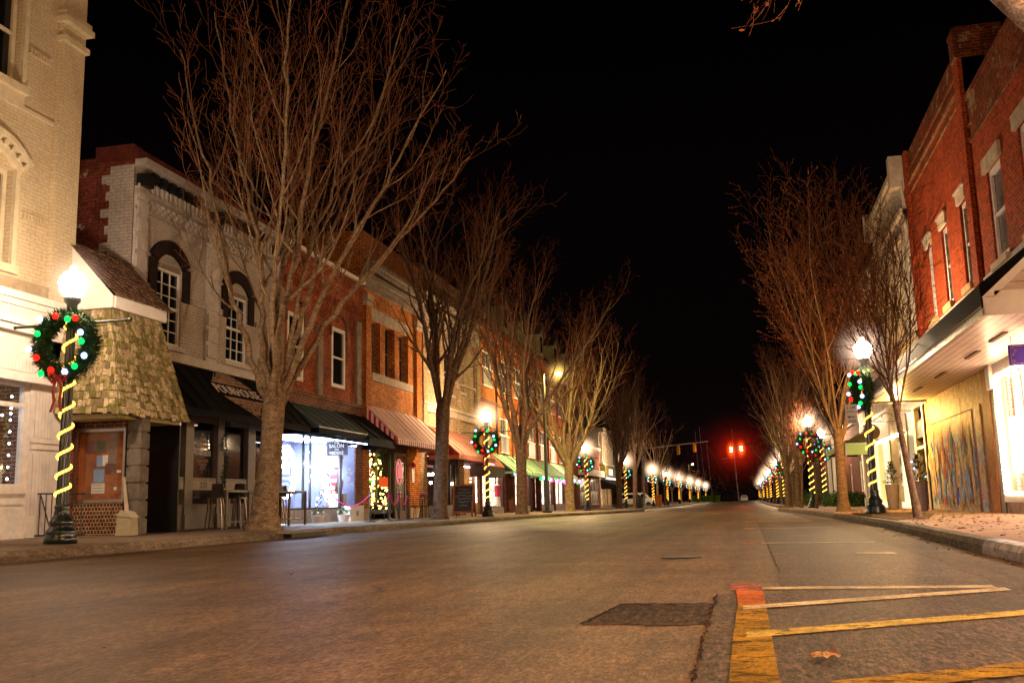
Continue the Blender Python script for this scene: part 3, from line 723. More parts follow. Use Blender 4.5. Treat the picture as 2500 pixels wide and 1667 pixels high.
for a in ((-12.93, 1.83, .23, .24, 'pred'), (-12.68, 1.83, .23, .24, 'pdark'), (-12.66, 1.55, .12, .22, 'pblue'), (-12.53, 1.56, .12, .22, 'paper'), (-12.46, 1.40, .22, .22, 'pred'),
          (-12.72, 1.24, .24, .26, 'pblue'), (-12.76, 1.02, .30, .20, 'paper'), (-12.33, 1.72, .09, .08, 'paper'), (-12.25, 1.08, .06, .06, 'paper'), (-12.2, 1.42, .1, .05, 'paper')): poster(*a)
for zz in (1.20, 1.14, 1.08): MB().box(-12.74, -12.5, 17.404, 17.407, zz-.02, zz-.012).build('poster_print', 'black', case, off=parent_world(K))
MB().box(-12.40, -12.2, 17.40, 17.42, 1.6, 2.22).build('grey_strip', plain('faded_paper_strip', (.22, .16, .13), .8, .2, 14), case, off=parent_world(K))
gg = MB(); gg.box(-13.07, -12.0, 17.325, 17.33, .9, 2.24); gg.build('case_glass', glass('case_glass', (.95, .95, .95), .05), case, off=parent_world(K))
qp = MB()
for i in range(7): qp.box(-11.93, -11.62, 17.33, 17.62, .22+.335*i, .22+.335*i+.29)
qp.box(-11.90, -11.65, 17.35, 17.6, .2, 2.5)
qp.build('quoined_pier', plain('dull_grey_pier', (.17, .145, .125), .8, .2, 6), K)
plq = MB(); plq.box(-13.19, -13.05, 16.98, 17.02, 2.2, 2.44); pq = plq.build('number_plate', 'black', K)
text(pq, '222', .13, plain('gold_numbers', (.6, .45, .15), .4), (-13.11, 16.97, 2.32), (1, 0, 0), (0, 0, 1))
MB().box(-13.2, -13.14, 17.05, 19.0, .2, 2.5).build('back_wall', 'redbrick', K)
MB().box(-12.9, -11.75, 18.9, 18.95, .2, 2.45).build('dark_doorway', 'black', K)
bs = thing('salt_bin', 'beige plastic dustpan with upright handle leaning on the quoined pier', 'dustpan', (-11.75, 17.1, zc))
mb = MB(); mb.prism([(-11.92, zc), (-11.58, zc), (-11.60, zc+.36), (-11.9, zc+.40)], 17.05, 17.28, 'y'); mb.build('pan', plain('beige_plastic', (.42, .36, .26), .55, .08, 6), bs)
mb = MB(); mb.prism([(-11.93, zc+.38), (-11.57, zc+.34), (-11.66, zc+.44), (-11.80, zc+.48)], 17.03, 17.29, 'y'); mb.tube([(-11.76, 17.16, zc+.42), (-11.88, 17.2, zc+1.12)], [.045, .028], 8); mb.build('handle', plain('beige_plastic_handle', (.46, .40, .30), .55, .08, 6), bs)

# --- B: grey painted brick building with the pub
B = thing('grey_brick_building', 'two storey grey painted brick building with black arched window hoods and a dark pub front', 'building', (XL, 22.6, walk(XL, 22)))
y0, y1, zt = 19.05, 26.18, 8.62
wins = [(20.0, 21.12, 4.55, 6.45), (23.3, 24.42, 4.55, 6.45)]
w = MB(); L.wall(w, y0, y1, 4.3, 7.5, wins, .16); w.build('wall', 'greybrick', B)
shell(L, B, y0, y1, 0, 8.75, 'oldred')
cap(L, B, [(-.62, .0, y0-.02, y0+.03, 4.0, 8.5)], 'painted_corner', 'greybrick')
tz = MB()
for i in range(9): z = 4.9+.4*i; tz.box(XL-.62-(.1 if i % 2 else .22), XL-.60, y0-.018, y0+.02, z, z+.2)
tz.build('toothed_edge', 'greybrick', B)
cap(L, B, [(-1.0, -.02, y0-.06, y0+.3, 8.62, 8.98), (-.35, .12, y0-.05, y1, 8.66, 8.86)], 'parapet_cap', plain('dark_red_coping', (.12, .03, .02), .8, .2, 4))
for (a, b, c, d) in wins:
    window(L, B, a+.01, b-.01, c, d-.1, 'white', .10, .055, True, 2, 5, mbar=.022)
    cap(L, B, [(-.14, -.05, a, b, d-.1, d+.3)], 'transom_panel', 'stonedark')
    MB().box(L.x(-.34), L.x(-.305), a, b, c, d+.5).build('window_back', 'greytrim', B)
    h = MB(); yc = (a+b)/2; L.arch(h, yc, b-a, 6.42, .30, .34, .0, .06, 14); 
    for yy in (a-.30, b): L.box(h, 0, .06, yy+.003, yy+.297, 5.68, 6.5)
    h.build('window_hood', 'darkbrick', B)
    cap(L, B, [(0, .08, a-.12, b+.12, 4.42, 4.54)], 'sill', 'greylight')
q = MB()
for (a, b) in ((19.07, 19.5), (22.2, 22.72), (25.75, 26.17)):
    L.box(q, 0, .07, a, b, 4.3, 8.0)
    for i in range(9): z = 4.42+i*.41; L.box(q, .07, .115, a+.02, b-.02, z+.05, z+.36)
q.build('quoin_pilaster', 'greylight', B)
q = MB()
for (a, b) in ((19.5, 19.77), (21.55, 22.2), (22.72, 23.05), (24.9, 25.75)): L.box(q, 0, .06, a, b, 5.68, 5.84)
L.box(q, 0, .07, y0, y1, 7.46, 7.54); L.box(q, .0, .16, y0, y1, 7.84, 7.92)
q.build('stone_band', 'greytrim', B)
q = MB(); L.wall(q, y0, y1, 7.5, 8.66); q.build('cornice_wall', 'greytrim', B)
q = MB()
for (ya, yb) in ((19.52, 22.18), (22.74, 25.73)):
    n = int((yb-ya)/.12)
    for i in range(n):
        for k in range(3): 
            if (i+k) % 2: L.box(q, 0, .05, ya+i*.12, ya+i*.12+.1, 7.55+k*.09, 7.55+k*.09+.08)
q.build('checker_band', 'greylight', B)
q = MB()
for (ya, yb) in ((19.55, 22.15), (22.8, 25.7)):
    n = int((yb-ya)/.19)
    for i in range(n): L.box(q, 0, .14, ya+i*.19, ya+i*.19+.09, 7.93, 8.17)
q.build('dentil', 'greylight', B)
q = MB(); 
for (ya, yb) in ((19.6, 22.1), (22.85, 25.7)):
    n = int((yb-ya)/.36)
    for i in range(n): L.box(q, 0, .16, ya+i*.36, ya+i*.36+.2, 8.25, 8.45); L.box(q, 0, .10, ya+i*.36+.04, ya+i*.36+.16, 8.18, 8.25)
for ya in (19.12, 22.3, 25.8): L.box(q, 0, .26, ya, ya+.32, 8.0, 8.3)
q.build('corbel', 'black', B)
cap(L, B, [(0, .24, y0, y1, 8.46, 8.52), (0, .30, y0, y1, 8.52, 8.63)], 'cornice', 'greytrim')
cap(L, B, [(0, .16, y0, y1, 4.14, 4.22), (0, .10, y0, y1, 4.22, 4.36)], 'ledge', 'greylight')
aw = awning(L, B, 19.55, 26.15, 4.12, 2.93, 1.15, 'blackcloth', val=.12, ribs=.62)
# pub lettering and scrollwork on the awning slope
up = Vector((-(1.15-.03), 0, 4.12-2.93)).normalized(); o0 = Vector((XL+.60+.03, 22.8, 3.56)); nrm = Vector((0, 1, 0)).cross(up)
def onaw(u, v, e=.03): return o0+Vector((0, 1, 0))*u+up*v+nrm*e
text(B, 'POURHOUSE', .46, plain('pinkish_cream_lettering', (.62, .50, .46), .7, .05), tuple(onaw(0, 0, .055)), (0, 1, 0), tuple(up), .006, name='pub_lettering', sx=.86)
M['copper'] = plain('copper_scroll_print', (.42, .26, .18), .6, .2, 9)
scb = MB()
def scroll(u, v, r, turns, ph, sgn=1):
    pts = [];  n = int(10*turns)
    for i in range(n): 
        a = ph+sgn*i*2*pi/10; rr = r*(1-.75*i/n); pts.append(onaw(u+rr*cos(a), v+rr*sin(a), .05))
    scb.tube(pts, .010, 4)
for sg in (1, -1):
    for row in range(5):
        wrow = .85*(1-row/5.0)
        v = sg*(.33+row*.115)
        k = max(1, int(wrow/.13))
        for i in range(-k, k+1): scroll(i*.135, v+R.uniform(-.01, .01), .062, 1.4, R.uniform(0, 6), 1 if i > 0 else -1)
    scb.tube([onaw(-1.0, sg*.27, .05), onaw(1.0, sg*.27, .05)], .009, 4); scb.tube([onaw(-.95, sg*.29, .05), onaw(0, sg*.98, .05), onaw(.95, sg*.29, .05)], .008, 4)
scb.build('scrollwork', 'copper', B)
text(B, 'PH', .2, 'copper', tuple(onaw(0, .55, .06)), (0, 1, 0), tuple(up), .004, name='monogram')
# pub front
pf = MB()
for (a, b) in ((19.95, 20.4), (21.45, 21.8), (22.95, 23.25), (24.55, 24.95), (25.75, 26.15)): L.box(pf, -.1, .05, a, b, .2, 2.95); L.box(pf, .05, .09, a-.02, b+.02, .2, .55)
L.box(pf, -.1, .03, 19.95, 26.15, 2.82, 2.98); L.box(pf, -.1, .02, 19.95, 26.15, 1.36, 1.44); L.box(pf, -.1, .03, 19.95, 26.15, .72, .80); L.box(pf, -.1, .0, 19.95, 26.15, .2, .72)
pf.build('pub_front', plain('taupe_woodwork', (.19, .155, .13), .45, .12, 6), B)
cap(L, B, [(-.1, .015, 20.4, 26.0, 1.14, 1.36)], 'rail_panel', plain('pale_rail_panel', (.36, .31, .26), .5, .1, 6))
text(B, '222', .22, 'black', (XL+.02, 22.35, 1.25), (0, 1, 0), (0, 0, 1), .004, name='house_number')
pn = MB()
for (a, b) in ((20.4, 21.45), (21.8, 22.95), (23.25, 24.55), (24.95, 25.75)): L.box(pn, -.08, -.072, a, b, 1.44, 2.82); L.box(pn, -.08, -.072, a, b, .8, 1.14)
pn.build('pub_window', 'glass', B)
room(L, B, 19.96, 26.14, .5, 2.95, 3.5, plain('dark_pub_room', (.05, .03, .025), .6), emit('dim_pub_light', (1, .5, .3), 1.2), d0=.12, lw=.3)
bulbs('blue', [(XL-1.2, 23.1, 1.9), (XL-1.1, 22.2, 1.55), (XL-.9, 20.6, 2.35), (XL-.9, 20.75, 2.36), (XL-1.4, 24.0, 2.1)], .035, B, 'bar_light')
bulbs('magenta', [(XL-1.2, 22.3, 1.7), (XL-1.3, 23.6, 1.85)], .03, B, 'bar_light')
text(B, 'POURHOUSE', .17, 'paper', (XL-.06, 22.38, 2.05), (0, 1, 0), (0, 0, 1), .002, name='window_lettering', sx=.85)
o0 = Vector((XL-.06, 22.38, 2.05)); up = Vector((0, 0, 1)); nrm = Vector((1, 0, 0)); scb = MB()
def onaw(u, v, e=.0): return o0+Vector((0, 1, 0))*u*.42+up*v*.55+nrm*.004
for sg in (1, -1):
    for row in range(4):
        k = 3-row
        for i in range(-k, k+1): scroll(i*.2, sg*(.33+row*.17), .09, 1.2, R.uniform(0, 6))
scb.build('window_scrollwork', 'copper', B)
for i, y in enumerate((20.55, 23.1)):
    g_ = thing('hanging_garland', ['dark green garland column on the pub front beside the shingled entrance', 'dark green garland column in the middle of the pub front behind the metal stools'][i], 'garland', (XL+.16, y, .25), 'garlands on the pub front')
    mb = MB()
    for k in range(650):
        z = R.uniform(.45 if i == 0 else 1.2, 2.85); a = z*7+R.gauss(0, .8); r = .09+.03*sin(z*9); p0 = Vector((XL+.18+r*cos(a)*.8, y+r*sin(a), z)); d_ = Vector((R.gauss(0, 1), R.gauss(0, 1), R.gauss(0, .6)))*.045
        mb.tri(tuple(p0-d_*.3), tuple(p0+d_), tuple(p0+Vector((d_.y, -d_.x, .02))*.45))
    mb.build('greenery', 'garland', g_)
    if i == 0:
        MB().lathe([(.10, 0), (.14, .02), (.15, .22), (.13, .24)], 12, (XL+.2, y, walk(XL, y))).build('pot', 'greytrim', g_)
    MB().tube([(XL+.18, y, .45 if i == 0 else 1.2), (XL+.18, y, 2.88)], .02, 5).build('core', 'garland', g_)
M['fencem'] = plain('worn_dark_fence_metal', (.13, .10, .08), .4, .2, 8, .3)
# patio rail and stools in front of the pub
pr = thing('patio_fence', 'black square-tube patio fence on the pavement in front of the pub', 'fence', (-11.9, 22.7, walk(-11.9, 22.7)))
zf = walk(-11.9, 22.7)
mb = MB(); 
for y in (21.2, 22.3, 23.4, 24.5, 25.5): mb.box(-11.925, -11.875, y-.03, y+.03, zf, 1.1)
mb.build('post', 'fencem', pr)
mb = MB(); mb.box(-11.92, -11.88, 21.2, 25.5, 1.05, 1.10); mb.box(-11.915, -11.885, 21.2, 25.5, .34, .37); mb.box(-13.0, -11.9, 25.48, 25.52, 1.05, 1.10); mb.box(-13.0, -11.9, 25.48, 25.52, .34, .37); mb.build('rail', 'fencem', pr)
mb = MB()
for k in range(9): mb.tube([(-11.9, 21.3+.5*k, .37), (-11.9, 21.3+.5*k, 1.07)], .008, 4)
mb.build('picket', 'fencem', pr)
M['steel'] = plain('galvanised_stool_metal', (.22, .19, .17), .3, .2, 8, .9)
def stool(label, loc, rz, group):
    s = thing('bar_stool', label, 'stool', loc, group, rz)
    b = MB(); b.box(-.17, .17, -.17, .17, .72, .75); b.build('seat', 'steel', s, off=Vector((0, 0, 0)))
    for sx in (-1, 1):
        for sy in (-1, 1): MB().tube([(sx*.13, sy*.13, .72), (sx*.2, sy*.2, 0)], [.022, .016], 5).build('leg', 'steel', s, off=Vector((0, 0, 0)))
    MB().prism([(-.16, .76), (.16, .76), (.13, 1.08), (-.13, 1.08)], .15, .17, 'y').build('backrest', 'steel', s, off=Vector((0, 0, 0)))
    return s
stools = []
labs = ['metal bar stool nearest the shingled entrance', 'metal bar stool under the number 222', 'metal bar stool just left of the big tree trunk', 'metal bar stool half hidden by the big tree trunk', 'metal bar stool just right of the big tree trunk', 'metal bar stool by the salon end of the patio fence']
s0 = None
for k, (y, x) in enumerate(((21.6, -12.4), (22.25, -12.2), (22.9, -12.45), (23.6, -12.3), (24.6, -12.3), (25.1, -12.5))):
    if s0 is None: s0 = stool(labs[0], (x, y, walk(x, y)), .3, 'metal stools on the pub patio')
    else: dup(s0, (x, y, walk(x, y)), R.uniform(-.6, .6), labs[k])
for k, (y, lab) in enumerate(((22.6, 'tall black patio table among the stools left of the big tree'), (24.9, 'tall black patio table right of the big tree'))):
    t_ = thing('bar_table', lab, 'table', (-12.35, y, walk(-12.3, y)), 'tall tables on the pub patio')
    MB().box(-12.65, -12.05, y-.35, y+.35, 1.02, 1.05).build('table_top', 'black', t_); MB().tube([(-12.35, y, .2), (-12.35, y, 1.02)], .035, 8).build('pedestal', 'black', t_)
    MB().lathe([(.26, 0), (.26, .02), (.05, .05)], 14, (-12.35, y, walk(-12.3, y))).build('base', 'black', t_)

# --- C: weathered red brick building with the salon
C = thing('red_brick_building', 'two storey weathered red brick building above the brightly lit salon', 'building', (XL, 29.5, walk(XL, 29)))
y0, y1 = 26.2, 32.93
wins = [(26.85, 28.0, 4.5, 6.55), (30.15, 31.3, 4.6, 6.62)]
w = MB(); L.wall(w, y0, y1, 4.1, 8.62, wins, .15); w.build('wall', 'redbrick', C); shell(L, C, y0, y1, 0, 8.62, 'redbrick')
cap(L, C, [(-.3, .12, y0, y1, 8.62, 8.74)], 'coping', 'white')
for (a, b, c, d) in wins:
    window(L, C, a+.01, b-.01, c, d, 'white', .04, .12, True)
    h = MB(); L.arch(h, (a+b)/2, b-a+.1, d+.15, .3, .14, 0, .08, 12); L.box(h, 0, .05, a-.14, a-.03, d-.3, d+.2); L.box(h, 0, .05, b+.03, b+.14, d-.3, d+.2); h.build('window_hood', 'tapestry', C)
q = MB()
for i in range(60): y = y0+.1+i*.11; L.box(q, 0, .07, y, y+.055, 7.4, 7.62)
L.box(q, 0, .08, y0, y1, 7.62, 7.72); L.box(q, 0, .05, y0, y1, 8.3, 8.6); q.build('corbel_course', 'redbrick', C)
q = MB()
for (a, b, t) in ((28.95, 29.3, 6.3), (32.2, 32.6, 6.9), (26.22, 26.5, 6.9)):
    z = 4.2
    while z < t: L.box(q, 0, .10, a, b, z, z+.30); z += .33
    L.box(q, 0, .07, a+.01, b-.01, 4.2, t)
q.build('stone_pilaster', 'stonedark', C)
q = MB(); L.wall(q, y0, y1, 3.5, 4.1); L.box(q, 0, .06, y0, y1, 4.06, 4.2); q.build('brick_band', 'tapestry', C)
cap(L, C, [(-.3, .03, 32.25, 32.92, .1, 3.5), (-.3, .03, 26.2, 26.55, .1, 3.5)], 'brick_pier', 'tapestry')
aw = awning(L, C, 26.6, 30.4, 3.78, 2.98, 1.2, 'tealcloth', val=.16, ribs=.62, valm='blackcloth')
aw = awning(L, C, 30.45, 32.9, 3.80, 2.86, 1.25, 'blackcloth', val=.2, ribs=.8)
led = emit('blue_white_led_strip', (.72, .82, 1), 18)
MB().box(XL+1.13, XL+1.17, 26.7, 32.85, 2.64, 2.66).build('led_strip', led, C)
MB().box(XL+.05, XL+.08, 27.4, 32.2, 2.70, 2.74).build('led_strip', led, C)
# salon interior: bright, blue-white
M['salonwall'] = plain('blue_grey_salon_wall', (.22, .23, .33), .6, .1, 2)
SR = room(L, C, 26.56, 32.24, .45, 2.95, 2.3, 'salonwall', emit('salon_ceiling_light', (.66, .78, 1), 42), d0=.02, lw=.9)
o_ = parent_world(C)
q = MB()
for (a, b, c, d) in ((27.2, 28.6, .7, 1.6), (27.2, 28.6, 1.75, 2.7), (28.9, 30.3, .7, 1.6), (28.9, 30.3, 1.75, 2.7), (30.6, 32.0, .7, 1.6), (30.6, 32.0, 1.75, 2.7)):
    for (e, f, g2, h) in ((a, b, c, c+.03), (a, b, d-.03, d), (a, a+.03, c, d), (b-.03, b, c, d)): q.box(XL-2.31, XL-2.28, e, f, g2, h)
q.build('panel_moulding', 'black', C)
q = MB(); L.box(q, -.05, .03, 26.55, 32.24, 2.86, 2.95); 
for y in (26.6, 28.1, 28.6, 30.9, 31.0): L.box(q, -.05, .02, y, y+.05, .6, 2.86)
L.box(q, -.05, .03, 26.55, 32.24, .58, .64); sw = q.build('shop_window', 'black', C)
q = MB(); L.box(q, -.02, -.012, 26.6, 32.2, .64, 2.86); q.build('pane', glass('salon_glass', (.96, .98, 1), .05), sw, off=o_)
cap(L, C, [(-.1, .06, 28.6, 31.0, .1, .58), (-.1, .04, 26.55, 28.6, .1, .58)], 'knee_wall', plain('pale_salon_wall', (.5, .46, .48), .7, .1, 4))
cap(L, C, [(0, .35, 31.0, 32.2, .1, .68)], 'plinth', 'white'); cap(L, C, [(.35, .356, 31.5, 31.75, .33, .5)], 'vent', 'greytrim')
pts = []
for k in range(30):
    a = k/30*2*pi; pts.append((XL-.7, 28.35+.62*cos(a), 1.75+.75*sin(a)))
bulbs(emit('ring_light', (.75, .85, 1), 60, False), pts, .085, C, 'ring_light')
bulbs(emit('window_glow_lights', (.8, .9, 1), 70, False), [(XL-.35+R.gauss(0, .05), 26.9+.12*k+R.gauss(0, .04), 1.1+.7*abs(sin(k*.8))+R.uniform(0, .5)) for k in range(14)]+[(XL-.4, 30.7+.05*sin(k), 1.0+.16*k) for k in range(11)]+[(XL-.5, 29.3+R.uniform(0, 1.2), R.uniform(1.2, 2.5)) for k in range(16)], .06, C, 'string_bulbs')
q = MB()
for k in range(170):
    z = R.uniform(0, 1); r = (1-z)*.42; a = R.uniform(0, 6.28); p0 = Vector((XL-.5+r*cos(a), 31.0+r*sin(a), .65+z*1.1)); q.tri(tuple(p0), tuple(p0+Vector((.05, .02, .03))), tuple(p0+Vector((0, .06, -.03))))
xt = thing('christmas_tree', 'small lit christmas tree inside the bright salon window', 'christmas tree', (XL-.5, 31.0, .6)); q.build('branches', 'fir', xt)
MB().tube([(XL-.5, 31, .6), (XL-.5, 31, 1.7)], .02, 5).build('stem', 'wood', xt)
bulbs('warm', [(XL-.5+.42*(1-z)*cos(a), 31+.42*(1-z)*sin(a), .65+1.1*z) for z, a in [(R.random()*.95, R.uniform(0, 6.28)) for _ in range(44)]], .03, xt, 'bulb')
gb_ = thing('gift_box', 'tilted red and white striped gift box hanging in the salon window', 'gift box', (XL-.3, 31.4, 1.4), 'gift boxes in the salon window')
mb = MB(); mb.prism([(30.95, 1.20), (31.55, 1.05), (31.75, 1.5), (31.2, 1.72)], XL-.45, XL-.2, 'x'); mb.build('box', wave_mat('red_white_wrap', (.75, .6, .6), (.55, .01, .03), .12, .4, 1), gb_)
mb = MB(); mb.ball((XL-.18, 31.3, 1.78), .11, 8, 5); mb.build('bow', 'ribbon', gb_)
gb2 = thing('gift_box', 'white speckled gift box standing on the plinth of the salon window', 'gift box', (XL-.3, 31.5, .7), 'gift boxes in the salon window')
MB().box(XL-.5, XL-.15, 31.15, 31.9, .64, 1.08).build('box', 'paper', gb2); MB().box(XL-.51, XL-.14, 31.48, 31.56, .635, 1.085).build('ribbon', 'ribbon', gb2)
gb3 = thing('gift_box', 'tilted pinkish gift box high in the salon window', 'gift box', (XL-.3, 31.4, 2.0), 'gift boxes in the salon window')
MB().prism([(31.25, 1.98), (31.6, 1.9), (31.7, 2.28), (31.35, 2.36)], XL-.45, XL-.2, 'x').build('box', plain('pink_wrap', (.6, .42, .38), .6), gb3)
MB().prism([(31.23, 2.36), (31.72, 2.28), (31.73, 2.36), (31.24, 2.44)], XL-.47, XL-.18, 'x').build('lid', 'paper', gb3)
text(C, 'THE\nSALON\nON\nMIDDLE', .17, 'paper', (XL-.0, 31.75, 1.66), (0, 1, 0), (0, 0, 1), .002, name='window_lettering', sx=.9)
text(C, 'SALON', .15, 'paper', (XL+.0, 27.6, 1.72), (0, 1, 0), (0, 0, 1), .002, name='window_lettering')
ss = thing('hanging_sign', 'black hanging sign with white words THE SALON ON MIDDLE', 'sign', (-12.61, 29.3, 2.3))
MB().box(-12.97, -12.25, 29.28, 29.33, 2.26, 2.72).build('board', plain('dark_sign_board', (.03, .025, .05), .4, .1, 4), ss)
mb = MB()
for x in (-12.9, -12.32): mb.tube([(x, 29.3, 2.72), (x, 29.3, 2.86)], .008, 4)
mb.build('chain', 'black', ss)
M['signwhite'] = emit('glowing_sign_paint', (.8, .8, .9), .5, False, (.7, .7, .7))  # sign letters carry their own glow, light put into the paint
for tx, z, s_ in (('THE', 2.655, .11), ('SALON', 2.55, .16), ('ON', 2.44, .09), ('MIDDLE', 2.335, .135)): text(ss, tx, s_, 'signwhite', (-12.61, 29.276, z), (1, 0, 0), (0, 0, 1), .002)
for k, (y, lab) in enumerate(((30.2, 'white pot of pansies with a tiny conifer beside the salon plinth'), (28.2, 'white pot of flowers half hidden by the big tree at the salon door'))):
    p_ = thing('flower_pot', lab, 'flower pot', (XL+.45, y, walk(XL, y)), 'flower pots outside the salon'); zb = walk(XL, y)
    MB().lathe([(.15, 0), (.2, .2), (.21, .22)], 14, (XL+.45, y, zb)).build('pot', 'white', p_)
    q = MB()
    for i in range(160):
        r = R.uniform(0, .22); a = R.uniform(0, 6.3); h = .25+R.uniform(0, .12)+max(0, .3*(1-r/.09)) * R.random(); p0 = Vector((XL+.45+r*cos(a), y+r*sin(a), zb+h)); q.tri(tuple(p0), tuple(p0+Vector((R.gauss(0, .04), R.gauss(0, .04), .03))), tuple(p0+Vector((R.gauss(0, .04), R.gauss(0, .04), -.01))))
    q.build('plants', 'bush', p_)
    bulbs('paper', [(XL+.45+.2*cos(a), y+.2*sin(a), zb+.3) for a in (0, .9, 2, 3.1, 4, 5.2)], .035, p_, 'blossom')

# --- D: orange brick building with the striped awning
D = thing('orange_brick_building', 'orange brick building with three tall dark windows above a red and white striped awning', 'building', (XL, 36, walk(XL, 36)))
y0, y1 = 32.95, 39.38
wins = [(33.75, 34.7, 5.5, 7.5), (35.25, 36.3, 5.5, 7.5), (36.85, 37.9, 5.5, 7.5)]
w = MB(); L.wall(w, y0, y1, 3.0, 8.6, wins, .35); w.build('wall', 'orangebrick', D); shell(L, D, y0, y1, 0, 10.7, 'orangebrick')
w = MB(); L.wall(w, y0, y1, 8.6, 10.7); w.build('parapet_wall', brick('shaded_orange_brick', (.42, .16, .07), (.33, .12, .05), (.16, .08, .05), stain=.6, stainc=(.2, .15, .1)), D)  # parapet brick is a darker copy, shade put into its colour
for (a, b, c, d) in wins: window(L, D, a+.01, b-.01, c, d, 'stonedark', .3, .05, True)
cap(L, D, [(0, .03, 33.6, 38.0, 7.5, 7.95)], 'lintel', 'stone'); cap(L, D, [(0, .12, 33.6, 38.15, 5.2, 5.49)], 'sill', 'stone')
cap(L, D, [(0, .18, y0, y1, 8.75, 8.9), (0, .30, y0, y1, 8.9, 9.05), (0, .45, y0, y1, 9.35, 9.5), (0, .35, y0, y1, 9.2, 9.35), (0, .12, y0, y1, 8.55, 8.75)], 'cornice', 'stonedark')
cap(L, D, [(0, .13, 32.98, 33.5, 3.0, 7.9), (0, .13, 38.65, 39.3, 3.0, 7.9)], 'pilaster', 'orangebrick')
cap(L, D, [(0, .16, 32.96, 33.53, 7.9, 8.05), (0, .20, 32.94, 33.56, 8.1, 8.3), (0, .16, 38.6, 39.33, 7.9, 8.05), (0, .2, 38.56, 39.36, 8.1, 8.3)], 'pilaster_capital', 'stone')
aw = awning(L, D, 33.05, 39.0, 4.27, 3.0, 1.3, 'stripe_front', 'stripe_side', .17, 'stripe_val', .7, 'stripe_front')
cap(L, D, [(-.3, .0, y0, 33.62, .1, 3.0), (-.3, .0, 38.02, y1, .1, 3.0)], 'brick_pier', 'orangebrick'); cap(L, D, [(0, .03, y0, 33.62, .1, .55), (0, .03, 38.02, y1, .1, .5)], 'pier_base', 'stone')
q = MB(); L.box(q, -.25, -.1, 33.62, 38.02, 2.8, 3.0); L.box(q, -.25, -.1, 33.62, 38.02, .35, .5)
for y in (33.62, 34.7, 36.1, 36.3, 37.9): L.box(q, -.22, -.12, y, y+.06, .5, 2.8)
sw = q.build('shop_window', 'black', D); q = MB(); L.box(q, -.18, -.175, 33.65, 38, .5, 2.8); q.build('pane', 'glass', sw, off=parent_world(D))
room(L, D, 33.63, 38.01, .35, 2.98, 2.5, plain('dark_shop_room', (.06, .035, .02), .7), emit('dim_shop_light', (1, .55, .25), 2), d0=.26, lw=.3)
def door(S, root, y0, y1, z0, z1, frame, pane='pane', rec=.12):
    f = MB(); S.box(f, -rec, -rec+.05, y0, y0+.1, z0, z1); S.box(f, -rec, -rec+.05, y1-.1, y1, z0, z1); S.box(f, -rec, -rec+.05, y0+.1, y1-.1, z1-.12, z1); S.box(f, -rec, -rec+.05, y0+.1, y1-.1, z0, z0+.3)
    o = f.build('door', frame, root); p = MB(); S.box(p, -rec, -rec+.02, y0+.1, y1-.1, z0+.3, z1-.12); p.build('pane', pane, o, off=parent_world(root))
    h = MB(); h.tube([(S.x(-rec+.1), y0+.16, z0+.95), (S.x(-rec+.1), y0+.16, z0+1.25)], .015, 5); h.build('handle', 'steel', o, off=parent_world(root)); return o
dd = door(L, D, 36.4, 37.7, .15, 2.7, plain('brown_door', (.13, .07, .04), .4, .2, 5), plain('dim_brown_glass', (.10, .07, .045), .2), .1)
q = MB()
for (rr, tt) in ((.36, .022), (.29, .012)):
    q.tube([(XL-.06, 36.95+rr*.9*cos(2*pi*i/24), 1.95+rr*1.35*sin(2*pi*i/24)) for i in range(24)], tt, 5, closed=True)
q.tube([(XL-.06, 36.95, 1.7), (XL-.06, 36.93, 2.0), (XL-.06, 37.0, 2.2)], [.10, .13, .06], 6)
for zz in (.8, .95, 1.1): q.box(XL-.075, XL-.055, 36.8, 37.1, zz, zz+.09)
q.build('door_emblem', 'pinkglow', D)
xt = thing('christmas_tree', 'tall christmas tree with dense golden lights in the window under the striped awning', 'christmas tree', (XL-.55, 36.0, .5))
q = MB()
for k in range(400):
    z = R.uniform(0, 1); r = (1-z)*.62; a = R.uniform(0, 6.28); p0 = Vector((XL-.55+.5*r*cos(a), 36.0+r*sin(a), .55+z*2.0)); q.tri(tuple(p0), tuple(p0+Vector((.07, .03, .03))), tuple(p0+Vector((0, .08, -.04))))
q.build('branches', 'fir', xt)
gold = emit('golden_bulb', (1, .62, .10), 22, False)
bulbs(gold, [(XL-.55+.34*(1-z)*cos(a), 36.0+.95*(1-z)*sin(a), .55+z*2.0) for z, a in [(R.random()**1.3*.97, R.uniform(0, 6.28)) for _ in range(98)]], .042, xt, 'bulb')
bulbs(gold, [(XL-.3+R.gauss(0, .05), 34.25+R.uniform(0, .5), .7+R.uniform(0, 1.9)) for _ in range(60)], .035, D, 'window_lights')
for nm, k in (('red', 8), ('green', 8), ('blue', 8)): bulbs(nm, [(XL-.22, 34.05+.15*R.random(), .6+2.1*R.random()) for _ in range(k)], .05, D, 'window_lights')
rs = thing('lantern', 'glowing orange-red box lantern in front of the golden christmas tree', 'lantern', (XL-.4, 35.0, 1.6)); MB().box(XL-.33, XL-.25, 35.4, 36.2, 1.35, 1.72).build('shade', emit('orange_red_shade', (1, .10, .012), 1.2, False), rs)
MB().box(XL-.31, XL-.27, 35.75, 35.8, 1.72, 2.8).build('cord', 'black', rs)
cap(L, D, [(.0, .04, 38.2, 38.5, 1.55, 2.15)], 'notice', 'paper'); bulbs('ribbon', [(XL+.05, 38.35, 2.25)], .12, D, 'red_bow')
